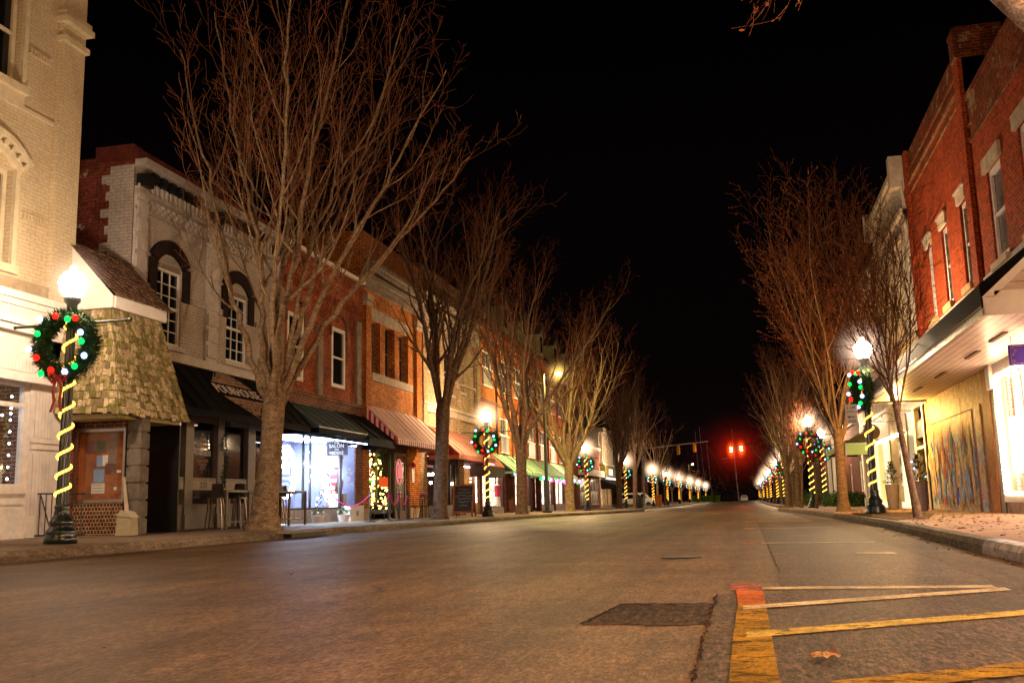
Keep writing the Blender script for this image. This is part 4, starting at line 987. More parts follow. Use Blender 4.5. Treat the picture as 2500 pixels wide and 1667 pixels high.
# rope stanchions
M['rope_m'] = plain('magenta_rope', (.55, .03, .14), .5, .2, 30)
sg = thing('rope_stanchion', 'black rope stanchion closest to the salon, first of the row', 'stanchion', (-11.6, 29.6, walk(-11.6, 29.6)), 'rope stanchions outside the striped awning shop')
Z0 = Vector((0, 0, 0))
MB().lathe([(.19, 0), (.19, .02), (.06, .05), (.035, .08)], 16).build('base', 'black', sg, off=Z0)
MB().lathe([(.032, .08), (.032, .86), (.045, .88), (.045, .93), (.02, .95), (.035, .98), (.001, 1.02)], 12).build('post', 'black', sg, off=Z0)
spots = [(-11.6, 29.6), (-11.6, 31.35), (-11.6, 32.3), (-11.6, 33.2)]
for k, (x, y) in enumerate(spots[1:]): dup(sg, (x, y, walk(x, y)), 0, ['black rope stanchion, second along the row', 'black rope stanchion, third along the row', 'black rope stanchion at the far end of the row by the second tree'][k])
for k in range(4):
    if k < 3: a, b = Vector((*spots[k], walk(*spots[k])+.88)), Vector((*spots[k+1], walk(*spots[k+1])+.88))
    else: a, b = Vector((-11.6, 29.6, 1.0)), Vector((-12.9, 29.7, 1.0))
    sag = .34 if k != 0 else .42
    tag(MB().tube([a.lerp(b, t/10)-Vector((0, 0, sag*(1-(2*t/10-1)**2))) for t in range(11)], .022, 6).build('rope', 'rope_m'),
        ['magenta rope swagged across the widest gap of the stanchions', 'magenta rope between the second and third stanchion', 'magenta rope between the two farthest stanchions', 'magenta rope running from the first stanchion to the shop wall'][k], 'rope', 'ropes of the stanchions')
def chair(label, loc, rz, group):
    s = thing('cafe_chair', label, 'chair', loc, group, rz)
    MB().lathe([(.2, .44), (.2, .47)], 12).build('seat', 'black', s, off=Z0)
    for sx in (-1, 1):
        for sy in (-1, 1): MB().tube([(sx*.14, sy*.14, .44), (sx*.19, sy*.19, 0)], .012, 5).build('leg', 'black', s, off=Z0)
    MB().tube([(-.19, .17, .44), (-.18, .2, .82), (0, .22, .92), (.18, .2, .82), (.19, .17, .44)], .013, 5).build('back_hoop', 'black', s, off=Z0)
    b = MB()
    for x in (-.1, 0, .1): b.tube([(x, .18, .45), (x, .22, .86)], .007, 4)
    b.build('back_bars', 'black', s, off=Z0); return s
cl = ['black metal cafe chair behind the first magenta rope', 'black metal cafe chair below the golden christmas tree', 'black metal cafe chair in front of the pink oval door emblem', 'black metal cafe chair by the orange brick pier', 'black metal cafe chair left of the second tree trunk', 'black metal cafe chair between the menu board and the second lamp']
c0 = None
for k, (x, y) in enumerate(((-12.6, 33.0), (-12.5, 34.2), (-12.3, 36.0), (-12.4, 37.6), (-12.2, 36.9), (-12.2, 42.6))):
    if c0 is None: c0 = chair(cl[0], (x, y, walk(x, y)), .4, 'cafe chairs on the left pavement')
    else: dup(c0, (x, y, walk(x, y)), R.uniform(0, 6), cl[k])
for k, (x, y, lab) in enumerate(((-12.5, 33.6, 'round black cafe table with magenta flowers under the golden tree'), (-12.4, 37.2, 'round black cafe table with magenta flowers beside the second tree'))):
    t_ = thing('cafe_table', lab, 'table', (x, y, walk(x, y)), 'cafe tables on the left pavement'); zb = walk(x, y)
    MB().lathe([(.32, .72), (.32, .74)], 16, (x, y, zb)).build('table_top', 'black', t_); MB().lathe([(.2, 0), (.03, .04), (.03, .72)], 10, (x, y, zb)).build('pedestal', 'black', t_)
    f_ = thing('flower_bunch', ['magenta flowers on the cafe table under the golden tree', 'magenta flowers on the cafe table beside the second tree'][k], 'flowers', (x, y, zb+.74), 'flowers on the cafe tables')
    q = MB()
    for i in range(40): q.ball((x+R.gauss(0, .07), y+R.gauss(0, .07), zb+.86+R.gauss(0, .04)), .025, 5, 3)
    q.build('blossom', plain('magenta_petals_%d' % k, (.55, .02, .25), .6), f_); MB().lathe([(.04, 0), (.05, .1)], 8, (x, y, zb+.741)).build('vase', 'paper', f_)

# --- E: tan brick building with keystones
E_ = thing('tan_brick_building', 'tan brick building with stepped stone keystones and a deep maroon awning', 'building', (XL, 44, walk(XL, 44)))
y0, y1 = 39.4, 48.82
wins = [(40.3, 41.15, 6.75, 7.75), (42.9, 44.3, 5.7, 7.7), (45.4, 46.2, 6.0, 7.75)]
w = MB(); L.wall(w, y0, y1, 2.9, 9.2, wins, .2); w.build('wall', 'tanbrick', E_); shell(L, E_, y0, y1, 0, 11.0, 'tapestry')
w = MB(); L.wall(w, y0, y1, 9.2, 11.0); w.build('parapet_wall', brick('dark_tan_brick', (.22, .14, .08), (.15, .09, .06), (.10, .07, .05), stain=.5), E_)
for (a, b, c, d) in wins:
    window(L, E_, a+.01, b-.01, c, d, 'stonedark', .16, .05, True); yc = (a+b)/2
    k = MB()
    for i in range(7): t = (i-3)/3; h_ = .62-.2*abs(t)*1.2; k.prism([(yc+t*.38-.07, d), (yc+t*.38+.07, d), (yc+t*.55+.09, d+h_), (yc+t*.55-.09, d+h_)], XL, XL+.05+.03*(1-abs(t)), 'x')
    k.build('keystone', 'stone', E_); cap(L, E_, [(0, .1, a-.1, b+.1, c-.14, c)], 'sill', 'stone')
cap(L, E_, [(0, .12, y0, y1, 8.55, 9.2), (0, .2, y0, y1, 9.2, 9.32), (0, .28, y0, y1, 9.6, 9.75), (.12, .15, 39.7, 41.8, 8.7, 9.1)], 'frieze', 'stone')
cap(L, E_, [(0, .16, 39.42, 39.85, 3.0, 8.5), (0, .1, 42.0, 42.4, 3.0, 8.5), (0, .1, 45.0, 45.3, 3.0, 8.5), (0, .14, 48.2, 48.8, 3.0, 8.5)], 'pilaster', 'tanbrick')
cap(L, E_, [(0, .2, y0, y1, 4.9, 5.02), (0, .12, y0, y1, 4.6, 4.9), (0, .08, y0, y1, 6.3, 6.4)], 'string_course', 'stone')
awning(L, E_, 40.4, 46.6, 3.98, 2.75, 1.4, 'maroon', plain('dark_red_awning_side', (.20, .02, .015), .6), .18, 'maroon', .8)
awning(L, E_, 46.9, 50.6, 3.5, 2.5, .9, 'maroon', 'black', .5, wave_mat('black_striped_valance', (.10, .07, .06), (.02, .02, .02), .3, .5, 1), .8)
cap(L, E_, [(-.3, 0, y0, 40.3, .1, 2.95), (-.3, 0, 45.2, 46.0, .1, 2.95), (-.3, 0, 48.3, 48.82, .1, 2.95)], 'brick_pier', 'tanbrick')
q = MB(); L.box(q, -.2, -.06, 40.3, 45.2, 2.75, 2.95); L.box(q, -.2, -.06, 40.3, 45.2, .1, .6)
for y in (40.3, 41.7, 42.7, 43.9, 45.1): L.box(q, -.16, -.06, y, y+.08, .6, 2.75)
sw = q.build('shop_window', 'black', E_); q = MB(); L.box(q, -.12, -.115, 40.3, 45.2, .6, 2.75); q.build('pane', 'glass', sw, off=parent_world(E_))
room(L, E_, 40.3, 45.2, .3, 2.9, 2.5, plain('brown_restaurant_room', (.10, .05, .04), .6), emit('restaurant_light', (1, .6, .35), 3), d0=.22, lw=.3)
bulbs(emit('table_lamps', (1, .75, .55), 40), [(XL-.35, 41.6, 1.95), (XL-.35, 42.1, 1.98), (XL-.35, 41.85, 1.6), (XL-.35, 43.9, 1.8), (XL-.35, 45.1, 1.6)], .07, E_, 'table_lamp')
q = MB(); L.box(q, -.2, -.1, 46.0, 48.3, .1, .7); L.box(q, -.2, -.06, 46.0, 48.3, 2.5, 2.95); q.build('shop_front', 'greytrim', E_)
q = MB(); L.box(q, -.35, -.3, 46.0, 48.3, .7, 2.5); q.build('dressed_window', glow_pattern('red_yellow_display', [(.35, (.25, .03, .01)), (.5, (.5, .2, .02)), (.58, (.05, .02, .01)), (.7, (.6, .35, .2))], 3.5, 1.3), E_)
pts = [(XL-.02, 46.1+.14*i, 2.42) for i in range(16)]+[(XL-.02, 48.2, .75+.13*i) for i in range(13)]+[(XL-.02, 46.1+.14*i, .74) for i in range(16)]+[(XL-.02, 47.2, .75+.16*i) for i in range(8)]
bulbs(emit('pinkish_white_bulbs', (1, .72, .75), 18, False), pts, .035, E_, 'window_lights')
bulbs(emit('pink_curly_lights', (1, .35, .35), 2.5, False), [(XL+1.41, 44.5+.2*i, 2.52-.06*abs(sin(i*1.5))) for i in range(10)], .05, E_, 'awning_lights')
sb = thing('sandwich_board', 'wooden A-frame chalkboard menu with faint white writing beside the second tree', 'sandwich board', (-11.4, 40.0, walk(-11.4, 40)))
zb = walk(-11.4, 40)
def lean(x, z, off, s): return (x, 40.0-s*(off+.26*(1-(z-zb)/1.35)), z)
for s in (1, -1):
    q = MB(); x0_, x1_ = -11.95, -11.05
    for (a, b, c, d) in ((x0_, x0_+.07, zb, zb+1.35), (x1_-.07, x1_, zb, zb+1.35), (x0_, x1_, zb+1.27, zb+1.35), (x0_, x1_, zb+.16, zb+.24)):
        f_ = [lean(a, c, .02, s), lean(b, c, .02, s), lean(b, d, .02, s), lean(a, d, .02, s)]; g_ = [lean(a, c, -.01, s), lean(b, c, -.01, s), lean(b, d, -.01, s), lean(a, d, -.01, s)]
        n = len(q.v); q.v += f_+g_; q.f += [(n, n+1, n+2, n+3), (n+7, n+6, n+5, n+4), (n, n+4, n+5, n+1), (n+1, n+5, n+6, n+2), (n+2, n+6, n+7, n+3), (n+3, n+7, n+4, n)]
    q.build('frame', 'wood', sb)
    q = MB(); q.quad(lean(x0_+.07, zb+.24, .005, s), lean(x1_-.07, zb+.24, .005, s), lean(x1_-.07, zb+1.27, .005, s), lean(x0_+.07, zb+1.27, .005, s)); q.build('chalkboard', 'black', sb)
glowing_chalk = emit('glowing_chalk', (.6, .6, .7), .12, False, (.5, .5, .55))  # chalk given a faint glow of its own
q = MB()
for (zz, n) in ((1.12, 4), (.98, 5), (.86, 7), (.74, 5), (.6, 4), (.45, 3)):
    x = -11.5-.05*n
    for i in range(n): z = zb+zz+R.uniform(-.02, .02); q.tube([lean(x, z, .012, 1), lean(x+.04, z+.05, .012, 1), lean(x+.07, z-.01, .012, 1), lean(x+.1, z+.03, .012, 1)], .005, 3); x += .115
q.build('chalk_writing', glowing_chalk, sb)

# --- F: four storey red brick hotel with a row of windows
F = thing('hotel_building', 'long four storey red brick building with dormered roof and green shop awnings', 'building', (XL, 64, walk(XL, 64)))
y0, y1 = 48.85, 79.2; ev = 10.2
cols_ = [49.75+3.62*i for i in range(8)]
wins = []
for y in cols_: wins += [(y, y+1.9, 6.85, 8.72), (y, y+1.9, 3.45, 5.38)]
w = MB(); L.wall(w, y0, y1, 2.4, ev, wins, .14); w.build('wall', 'dkorange', F); shell(L, F, y0, y1, -.5, ev, 'dkorange')
for (a, b, c, d) in wins:
    zt_ = d-.02; zm = c+.93
    fo = window(L, F, a+.02, b-.02, zm+.02, zt_, 'white', .08, .07, False, 1, 0, pane='panegrey')
    q = MB(); L.box(q, -.1, .06, a+.01, b-.01, c+.02, zm-.06); q.build('balcony_panel', 'panelgrey', F); cap(L, F, [(-.1, .09, a, b, zm-.06, zm+.01), (-.1, .07, a, b, c-.05, c+.015)], 'ledge', 'white')
cap(L, F, [(0, .12, y0, y1, 9.3, 9.42), (0, .3, y0, y1, 10.0, 10.2), (0, .06, y0, y1, 5.95, 6.1)], 'cornice', 'brownbrick')
cap(L, F, [(0, .1, y-.9, y-.75, 2.4, 9.3) for y in cols_[1:]], 'downpipe', 'brownbrick')
q = MB(); q.prism([(L.x(.1), ev), (L.x(-2.4), 13.0), (L.x(-9), 13.0), (L.x(-9), ev)], y0+.05, y1-.05, 'y'); q.build('mansard_roof', plain('dark_red_slate', (.10, .04, .03), .8, .3, 5), F)
M['dormer'] = plain('grey_green_dormer', (.24, .24, .15), .7, .15, 3)
for i, y in enumerate((50.3, 55.6, 60.9, 66.2, 71.5, 76)):
    q = MB(); q.prism([(y, ev+.5), (y+1.5, ev+.5), (y+1.5, ev+2.0), (y+.75, ev+2.7), (y, ev+2.0)], L.x(-.25), L.x(-2.6), 'x'); dm = q.build('dormer', 'dormer', F)
    q = MB(); L.box(q, -.24, -.22, y+.4, y+1.1, ev+.8, ev+1.9); q.build('pane', 'pane', dm, off=parent_world(F))
    q = MB(); q.prism([(y-.12, ev+1.96), (y+.75, ev+2.78), (y+1.62, ev+1.96), (y+1.62, ev+2.06), (y+.75, ev+2.92), (y-.12, ev+2.06)], L.x(-.1), L.x(-2.6), 'x'); q.build('dormer_roof', 'black', dm, off=parent_world(F))
for (a, b) in ((50.8, 55.6), (55.9, 60.8), (61.0, 66.2), (66.4, 71.5)): awning(L, F, a, b, 3.3, 2.32, 1.3, 'greencloth', 'black', .12, 'greencloth', .9, 'olive')
# shops at street level
M['shopA'] = glow_pattern('bright_shop_display', [(.30, (1, .86, .66)), (.48, (.95, .75, .55)), (.54, (.35, .05, .03)), (.6, (.9, .8, .6)), (.7, (.25, .12, .06))], 1.7, 2.6)
q = MB()
for y in (y0, 54.2, 56.3, 61.2, 64.0, 69.0, 74.5, 78.7): L.box(q, -.3, 0, y, y+.5, -.3, 2.45)
q.build('brick_pier', 'brownbrick', F)
for (a, b) in ((49.35, 54.2), (56.8, 61.2), (64.5, 69.0), (69.5, 74.5)):
    q = MB(); L.box(q, -.42, -.38, a, b, .3, 2.3); q.build('shop_display', 'shopA', F)
    q = MB(); L.box(q, -.38, -.2, a, b, 2.3, 2.4); q.build('ceiling_light', emit('shop_light', (1, .82, .6), 16), F)
    q = MB(); L.box(q, -.2, -.06, a, b, -.3, .42); q.build('knee_wall', 'greylight', F)
    q = MB(); L.box(q, -.2, -.06, a, b, 2.25, 2.42); L.box(q, -.16, -.08, a, b, .42, .5)
    for y in (a, (a*2+b)/3, (a+b*2)/3, b-.1): L.box(q, -.16, -.08, y, y+.1, .5, 2.25)
    q.build('shop_window', 'black', F)
for (a, b) in ((54.7, 56.3), (61.7, 64.0), (75, 78.7)): q = MB(); L.box(q, -1, -.9, a, b, -.3, 2.45); q.build('doorway', 'pane', F)
pal = ['green', 'blue', 'magenta', 'red']
for k in range(4): bulbs(pal[k], [(XL+1.34, 58.0+.55*i+R.uniform(-.15, .15), gz(60)+2.18+R.uniform(-.12, .05)) for i in range(k, 27, 4)], .11, F, 'awning_lights')
bulbs('blue', [(XL+1.33, 51+.45*i, 2.12) for i in range(5)], .05, F, 'awning_lights')
for k, (y, sx) in enumerate(((52.6, 0), (58.6, 1))):
    mn = thing('mannequin', ['pale mannequin in the window under the nearest green awning', 'pale mannequin in the second lit window under the green awnings'][k], 'mannequin', (XL-.02, y, .45), 'mannequins in the lit shop windows')
    MB().lathe([(.02, 0), (.17, .02), (.14, .55), (.09, .75), (.15, 1.0), (.16, 1.15), (.05, 1.25), (.05, 1.3), (.09, 1.38), (.08, 1.48), (.01, 1.54)], 12, (XL-.02, y, .45)).build('body', ['pinkglow', 'white'][0] if False else 'white', mn)
    MB().lathe([(.18, .55), (.15, .75), (.17, 1.0), (.17, 1.14)], 12, (XL-.02, y, .45)).build('clothing', plain('magenta_jumper%d' % k, (.5, .05, .12), .8), mn)
# --- brown shop and ornate corner building
F2 = thing('brown_brick_shop', 'low brown brick shop with dark windows behind the third lamp', 'building', (XL, 84, walk(XL, 84)))
w = MB(); L.wall(w, 79.3, 91.6, -.4, 5.4, [(80.2, 84.5, .3, 2.6), (86, 91.0, .3, 2.6)], .2); w.build('wall', 'brownbrick', F2); shell(L, F2, 79.3, 91.6, -.5, 5.4, 'brownbrick')
for (a, b) in ((80.2, 84.5), (86, 91.0)): window(L, F2, a, b, .3, 2.6, 'greytrim', .1, .1, False, 2, 1, pane='panegrey', mbar=.08)
cap(L, F2, [(0, .2, 79.3, 91.6, 5.2, 5.4), (0, .5, 79.5, 91.4, 2.75, 3.3)], 'sign_band', 'greylight')
Gb = thing('ornate_corner_building', 'pale corner building with tall columns over a lit sign board and dark awning', 'building', (XL, 95, walk(XL, 95)))
w = MB(); L.wall(w, 91.7, 99.6, -.5, 7.4, [(92.5, 94.8, .2, 2.4), (95.4, 98.8, .2, 2.4)]+[(92.3+1.45*i, 93.2+1.45*i, 4.4, 6.6) for i in range(5)], .3); w.build('wall', 'castiron', Gb); shell(L, Gb, 91.7, 99.6, -.5, 7.4, 'castiron')
for i in range(5): window(L, Gb, 92.3+1.45*i, 93.2+1.45*i, 4.4, 6.6, 'stone', .2, .07)
cap(L, Gb, [(0, .3, 91.9+1.45*i, 92.15+1.45*i, 4.1, 6.9) for i in range(6)], 'column', 'castiron'); cap(L, Gb, [(0, .5, 91.6, 99.7, 6.95, 7.4), (0, .4, 91.6, 99.7, 3.95, 4.1)], 'cornice', 'castiron')
cap(L, Gb, [(0, .5, 92.0, 99.4, 2.75, 3.9)], 'sign_board', 'olive'); cap(L, Gb, [(.5, .53, 94.4, 97, 3.05, 3.6)], 'sign_face', emit('lit_sign_face', (1, .82, .7), 1.6, False)); cap(L, Gb, [(.5, .7, 92, 99.4, 2.6, 2.78)], 'lit_edge', emit('lit_white_edge', (1, .95, .85), 1.2, False))
awning(L, Gb, 92.0, 100.5, 2.6, 1.9, 1.8, 'blackcloth', ribs=0)
for (a, b) in ((92.5, 94.8), (95.4, 98.8)): q = MB(); L.box(q, -.5, -.45, a, b, .2, 2.4); q.build('shop_display', glow_pattern('warm_display', [(.35, (1, .75, .4)), (.5, (1, .55, .2)), (.6, (.4, .15, .05)), (.7, (1, .85, .6))], 2.2, 2.4), Gb)
bd = thing('dark_tower_block', 'dark office block with two small white lit windows behind the trees', 'building', (-30, 150, -.4))
MB().box(-42, -24, 140, 160, -.4, 21).build('wall', 'black', bd)
for i, (x, z) in enumerate(((-27.6, 13.6), (-27.6, 12.6), (-26.1, 13.5))): MB().box(x, x+.7, 139.9, 139.98, z, z+.8).build('window', 'whitebulb' if i else 'whitebulb', bd)

# ================================================================== RIGHT SIDE
Hn = thing('near_red_brick_building', 'nearest red brick building on the right, lower than its neighbour, with a sooty parapet', 'building', (XR, 18, walk(XR, 18)))
y0, y1 = 6.0, 23.05
wins = [(20.85, 21.95, 5.35, 7.35), (18.2, 19.45, 5.35, 7.4), (15.4, 16.6, 5.35, 7.4), (12.6, 13.8, 5.35, 7.4)]
w = MB(); RT.wall(w, y0, y1, 5.2, 8.45, wins, .2); w.build('wall', 'rightred', Hn); shell(RT, Hn, y0, y1, 0, 9.5, 'patinared')
w = MB(); RT.wall(w, y0, y1, 8.45, 9.5); w.build('parapet_wall', 'patinared', Hn); cap(RT, Hn, [(-.28, .05, y0, y1, 9.4, 9.52), (0, .05, y0, y1, 8.75, 8.82), (0, .04, y0, y1, 8.4, 8.5)], 'coping', 'patinared')
for (a, b, c, d) in wins:
    window(RT, Hn, a+.01, b-.01, c, d, plain('lilac_white_paint', (.66, .58, .60), .5, .1, 5), .1, .13, True, 0, 1, pane='panegrey')
    cap(RT, Hn, [(0, .07, a-.15, b+.15, d, d+.3)], 'lintel', 'stone'); cap(RT, Hn, [(0, .1, a-.08, b+.08, c-.14, c)], 'sill', 'stone')
I_ = thing('tall_red_brick_building', 'tall red brick building on the right with three narrow flaking white windows', 'building', (XR, 27, walk(XR, 27)))
y0, y1 = 23.1, 31.15
wins = [(24.0, 24.75, 5.42, 7.45), (26.3, 27.05, 5.42, 7.45), (28.45, 29.2, 5.42, 7.45)]
w = MB(); RT.wall(w, y0, y1, 5.2, 10.0, wins, .26); w.build('wall', 'rightred', I_); shell(RT, I_, y0, y1, 0, 10.9, 'patinared')
w = MB(); RT.wall(w, y0, y1, 10.0, 10.9); w.build('parapet_wall', 'patinared', I_)
cap(RT, I_, [(-.5, .10, 23.1, 23.62, 5.2, 11.15), (0, .10, 30.75, 31.15, 5.2, 10.98)], 'pilaster', 'rightred'); cap(RT, I_, [(-.9, .14, 23.06, 23.7, 11.15, 11.25), (-.9, .16, 23.05, 23.5, 10.5, 11.15)], 'pilaster_cap', 'patinared')
cap(RT, I_, [(0, .05, 23.65, 30.7, 9.6, 9.7), (0, .08, 23.65, 30.7, 9.9, 10.02), (0, .06, 23.65, 30.7, 10.3, 10.38)], 'corbel_course', 'patinared')
for (a, b, c, d) in wins:
    window(RT, I_, a+.01, b-.01, c, d, 'oldwhite', .12, .12, True, 0, 1, pane='panegrey')
    q = MB(); q.prism([(a-.12, d+.28), (a-.06, d), (b+.06, d), (b+.12, d+.28)], RT.x(.06), RT.x(0), 'x'); RT.box(q, .02, .1, a-.14, b+.14, d+.28, d+.33); q.build('lintel', 'stone', I_)
    cap(RT, I_, [(0, .12, a-.1, b+.1, c-.16, c)], 'sill', plain('orange_stone_sill', (.46, .28, .13), .7, .2, 6))
cap(RT, Hn, [(0, .04, 6, 23.0, 5.1, 5.28)], 'flashing', 'greytrim'); cap(RT, I_, [(0, .04, 23.1, 31.15, 5.1, 5.28)], 'flashing', 'greytrim')
# canopy
CN = thing('shop_canopy', 'long flat canopy with white boarded soffit over the right pavement', 'canopy', (XR, 23, 3.6))
MB().box(3.82, 5.39, 16.2, 31.2, 3.38, 3.44).build('soffit', 'soffit', CN)
q = MB(); q.prism([(3.74, 3.46), (3.73, 3.84), (5.36, 5.10), (5.36, 3.46)], 16.3, 31.2, 'y'); q.build('canopy_roof', 'blackcloth', CN)
q = MB(); q.box(3.72, 3.81, 16.2, 31.25, 3.33, 3.45); q.box(3.8, 5.4, 31.2, 31.26, 3.33, 3.5); q.build('edge_board', plain('scuffed_silver_edge', (.42, .34, .30), .45, .35, 10), CN)
q = MB(); q.tube([(3.70, 16.2, 3.47), (3.70, 31.2, 3.47)], .012, 6); q.build('edge_bead', plain('bright_trim', (.7, .6, .5), .25, .1, 4, .8), CN)
q = MB(); q.box(3.74, 5.39, 16.14, 16.2, 3.32, 3.60); q.build('end_fascia', 'white', CN)
q = MB(); q.prism([(3.84, 3.61), (5.36, 3.61), (5.36, 5.02)], 16.2, 16.28, 'y'); q.build('end_panel', wave_mat('end_boards', (.60, .48, .42), (.30, .22, .18), .16, .9, 2, .5), CN)
q = MB(); q.prism([(3.72, 3.61), (3.90, 3.61), (5.39, 4.97), (5.39, 5.10)], 16.15, 16.19, 'y'); q.box(3.9, 5.39, 16.15, 16.19, 3.603, 3.70); q.build('end_trim', 'white', CN)
for (x, y) in ((4.55, 18.9), (4.6, 21.2), (4.6, 24.6), (4.6, 27.8)): MB().box(x-.04, x+.04, y-.55, y+.55, 3.35, 3.378).build('soffit_vent', plain('brown_vent', (.24, .16, .12), .6), CN)
# near bright shop
q = MB(); 
for y in (23.0, 20.9, 18.7, 16.5, 14.3, 12, 9.5, 7): RT.box(q, -.14, .02, y, y+.09, .55, 3.18)
RT.box(q, -.14, .03, 6, 23.1, 3.14, 3.38); RT.box(q, -.14, .04, 6, 23.1, .42, .55); sw = q.build('shop_window', 'white', Hn)
q = MB(); RT.box(q, -.1, -.094, 6.1, 23.0, .55, 3.14); q.build('pane', glass('near_shop_glass', (1, .98, .95), .04), sw, off=parent_world(Hn))
cap(RT, Hn, [(-.14, 0, 6, 23.1, .1, .42)], 'knee_wall', 'stucco')
room(RT, Hn, 6.1, 22.96, .5, 3.3, 2.6, plain('pinkish_white_shop_wall', (.75, .56, .48), .6, .05, 2), emit('shop_ceiling_light', (1, .82, .66), 50), 'wood', .96, d0=.13)
bulbs(emit('window_string_lights', (1, .62, .34), 40, False), [(XR-.04, 22.93, .62+.08*i) for i in range(31)]+[(XR-.04, 22.9-.09*i, 3.06+.03*sin(i)) for i in range(60)]+[(XR-.04, 22.9-.09*i, .6) for i in range(60)], .034, Hn, 'window_lights')
lp = thing('table_lamp', 'table lamp with white drum shade in the bright right shop window', 'lamp', (XR+.3, 21.9, .9))
MB().lathe([(.14, 1.75), (.17, 2.10), (.16, 2.11), (.13, 1.76)], 16, (XR+.32, 21.9, 0)).build('lamp_shade', emit('glowing_lamp_shade', (1, .85, .7), 5, False), lp); MB().lathe([(.12, 1.0), (.12, 1.03), (.03, 1.1), (.06, 1.35), (.02, 1.75)], 12, (XR+.32, 21.9, 0)).build('lamp_base', 'wood', lp)
MB().box(XR+.17, XR+.6, 20.9, 22.9, .97, 1.0).build('shelf', 'white', Hn)
cb = thing('display_cabinet', 'dark wooden cabinet with shelves of small goods inside the bright right shop', 'cabinet', (XR+.5, 20.6, .6))
q = MB(); q.box(XR+.25, XR+.6, 20.2, 20.25, .55, 2.4); q.box(XR+.25, XR+.6, 21.25, 21.3, .55, 2.4)
for z in (.55, 1.15, 1.75, 2.36): q.box(XR+.25, XR+.6, 20.25, 21.25, z, z+.04)
q.build('carcass', plain('dark_cabinet_wood', (.10, .04, .02), .4, .3, 6), cb)
for z in (.6, 1.2, 1.8):
    for i in range(6):
        MB().lathe([(.05, 0), (.06, .1), (.03, R.uniform(.18, .3)), (.01, .32)], 8, (XR+.4, 20.35+.15*i, z)).build('ornament', ['white', 'gold_', 'ribbon'][i % 3] if False else ['white', 'wood', 'ribbon'][i % 3], cb)
cu = MB()
for i in range(14): cu.box(XR+.16, XR+.19, 22.35+.04*i, 22.37+.04*i, 2.2, 3.12)
cu.build('curtain', plain('pinkish_curtain', (.62, .45, .40), .8, .2, 9), Hn)
sp = thing('hanging_sign', 'purple hanging sign with a gold scroll border at the right edge', 'sign', (4.9, 19.0, 3.0))
MB().box(4.72, 5.22, 18.98, 19.02, 2.86, 3.23).build('board', plain('purple_sign', (.05, .025, .22), .5, .1, 4), sp); MB().tube([(4.78, 19, 3.23), (4.78, 19, 3.39)], .007, 4).build('chain', 'black', sp)
q = MB(); q.tube([(4.75, 18.97, 2.89), (4.75, 18.97, 3.2), (5.19, 18.97, 3.2), (5.19, 18.97, 2.89)], .006, 4, closed=True)
for (cx_, cz_) in ((4.79, 3.16), (4.79, 2.93), (4.83, 3.12), (4.79, 3.05)): q.tube([(cx_+.02*cos(i), 18.97, cz_+.02*sin(i)) for i in range(6)], .005, 3)
q.build('gold_border', 'copper', sp)
# posts and boarded front
cap(RT, I_, [(-.14, .10, 23.1, 23.45, 2.85, 3.38)], 'post_capital', 'white'); cap(RT, I_, [(-.2, .02, 23.12, 23.5, .15, 2.85)], 'dark_post', plain('dark_granite', (.06, .035, .03), .4, .3, 8))
cap(RT, I_, [(-.1, .04, 23.52, 24.2, .15, 3.37)], 'stained_board', 'wood')
def ply(name, c1, c2):
    m, nt, b = newmat(name); P, uv = uvpos(nt); mp = nd(nt, 'ShaderNodeMapping'); nt.links.new(uv, mp.inputs[0]); mp.inputs['Scale'].default_value = (1.5, .9, 1)
    n = nd(nt, 'ShaderNodeTexNoise', Scale=1.6, Detail=3, Distortion=3.5); nt.links.new(mp.outputs[0], n.inputs['Vector'])
    w_ = nd(nt, 'ShaderNodeMath', operation='MULTIPLY'); nt.links.new(n.outputs['Fac'], w_.inputs[0]); w_.inputs[1].default_value = 26
    s_ = nd(nt, 'ShaderNodeMath', operation='SINE'); nt.links.new(w_.outputs[0], s_.inputs[0])
    c = ramp(nt, s_.outputs[0], [(0, c1), (.75, c2)]); c = mixc(nt, 1.0, c, ramp(nt, noisef(nt, uv, 5, 4), [(.3, (.6, .55, .5)), (.7, (1.1, 1.1, 1.1))]), 'MULTIPLY')
    nt.links.new(c, b.inputs['Base Color']); b.inputs['Roughness'].default_value = .6; return m, nt, b, uv, c
M['ply'] = ply('raw_plywood', (.42, .20, .045), (.78, .46, .15))[0]
m, nt, b, uv, c = ply('painted_plywood', (.60, .34, .10), (.85, .58, .22))
mp = nd(nt, 'ShaderNodeMapping'); nt.links.new(uv, mp.inputs[0]); mp.inputs['Scale'].default_value = (.95, .42, 1)
n_ = nd(nt, 'ShaderNodeTexNoise', Scale=2.2, Detail=4, Roughness=.6, Distortion=1.6); nt.links.new(mp.outputs[0], n_.inputs['Vector'])
pc = ramp(nt, n_.outputs['Fac'], [(.33, (.62, .16, .05)), (.38, (.70, .62, .50)), (.42, (.05, .07, .50)), (.47, (.55, .62, .70)), (.51, (.10, .34, .22)), (.55, (.08, .12, .58)), (.60, (.75, .66, .50)), (.66, (.12, .36, .34)), (.72, (.85, .45, .05))])
s_ = nd(nt, 'ShaderNodeSeparateXYZ'); nt.links.new(uv, s_.inputs[0])
nz = nd(nt, 'ShaderNodeTexNoise', Scale=3.0, Detail=3); nt.links.new(mp.outputs[0], nz.inputs['Vector'])
ad = nd(nt, 'ShaderNodeMath', operation='MULTIPLY_ADD'); nt.links.new(nz.outputs['Fac'], ad.inputs[0]); ad.inputs[1].default_value = 1.6; nt.links.new(s_.outputs[1], ad.inputs[2])
k_ = ramp(nt, ad.outputs[0], [(0, (1, 1, 1)), (1, (1, 1, 1))]); 
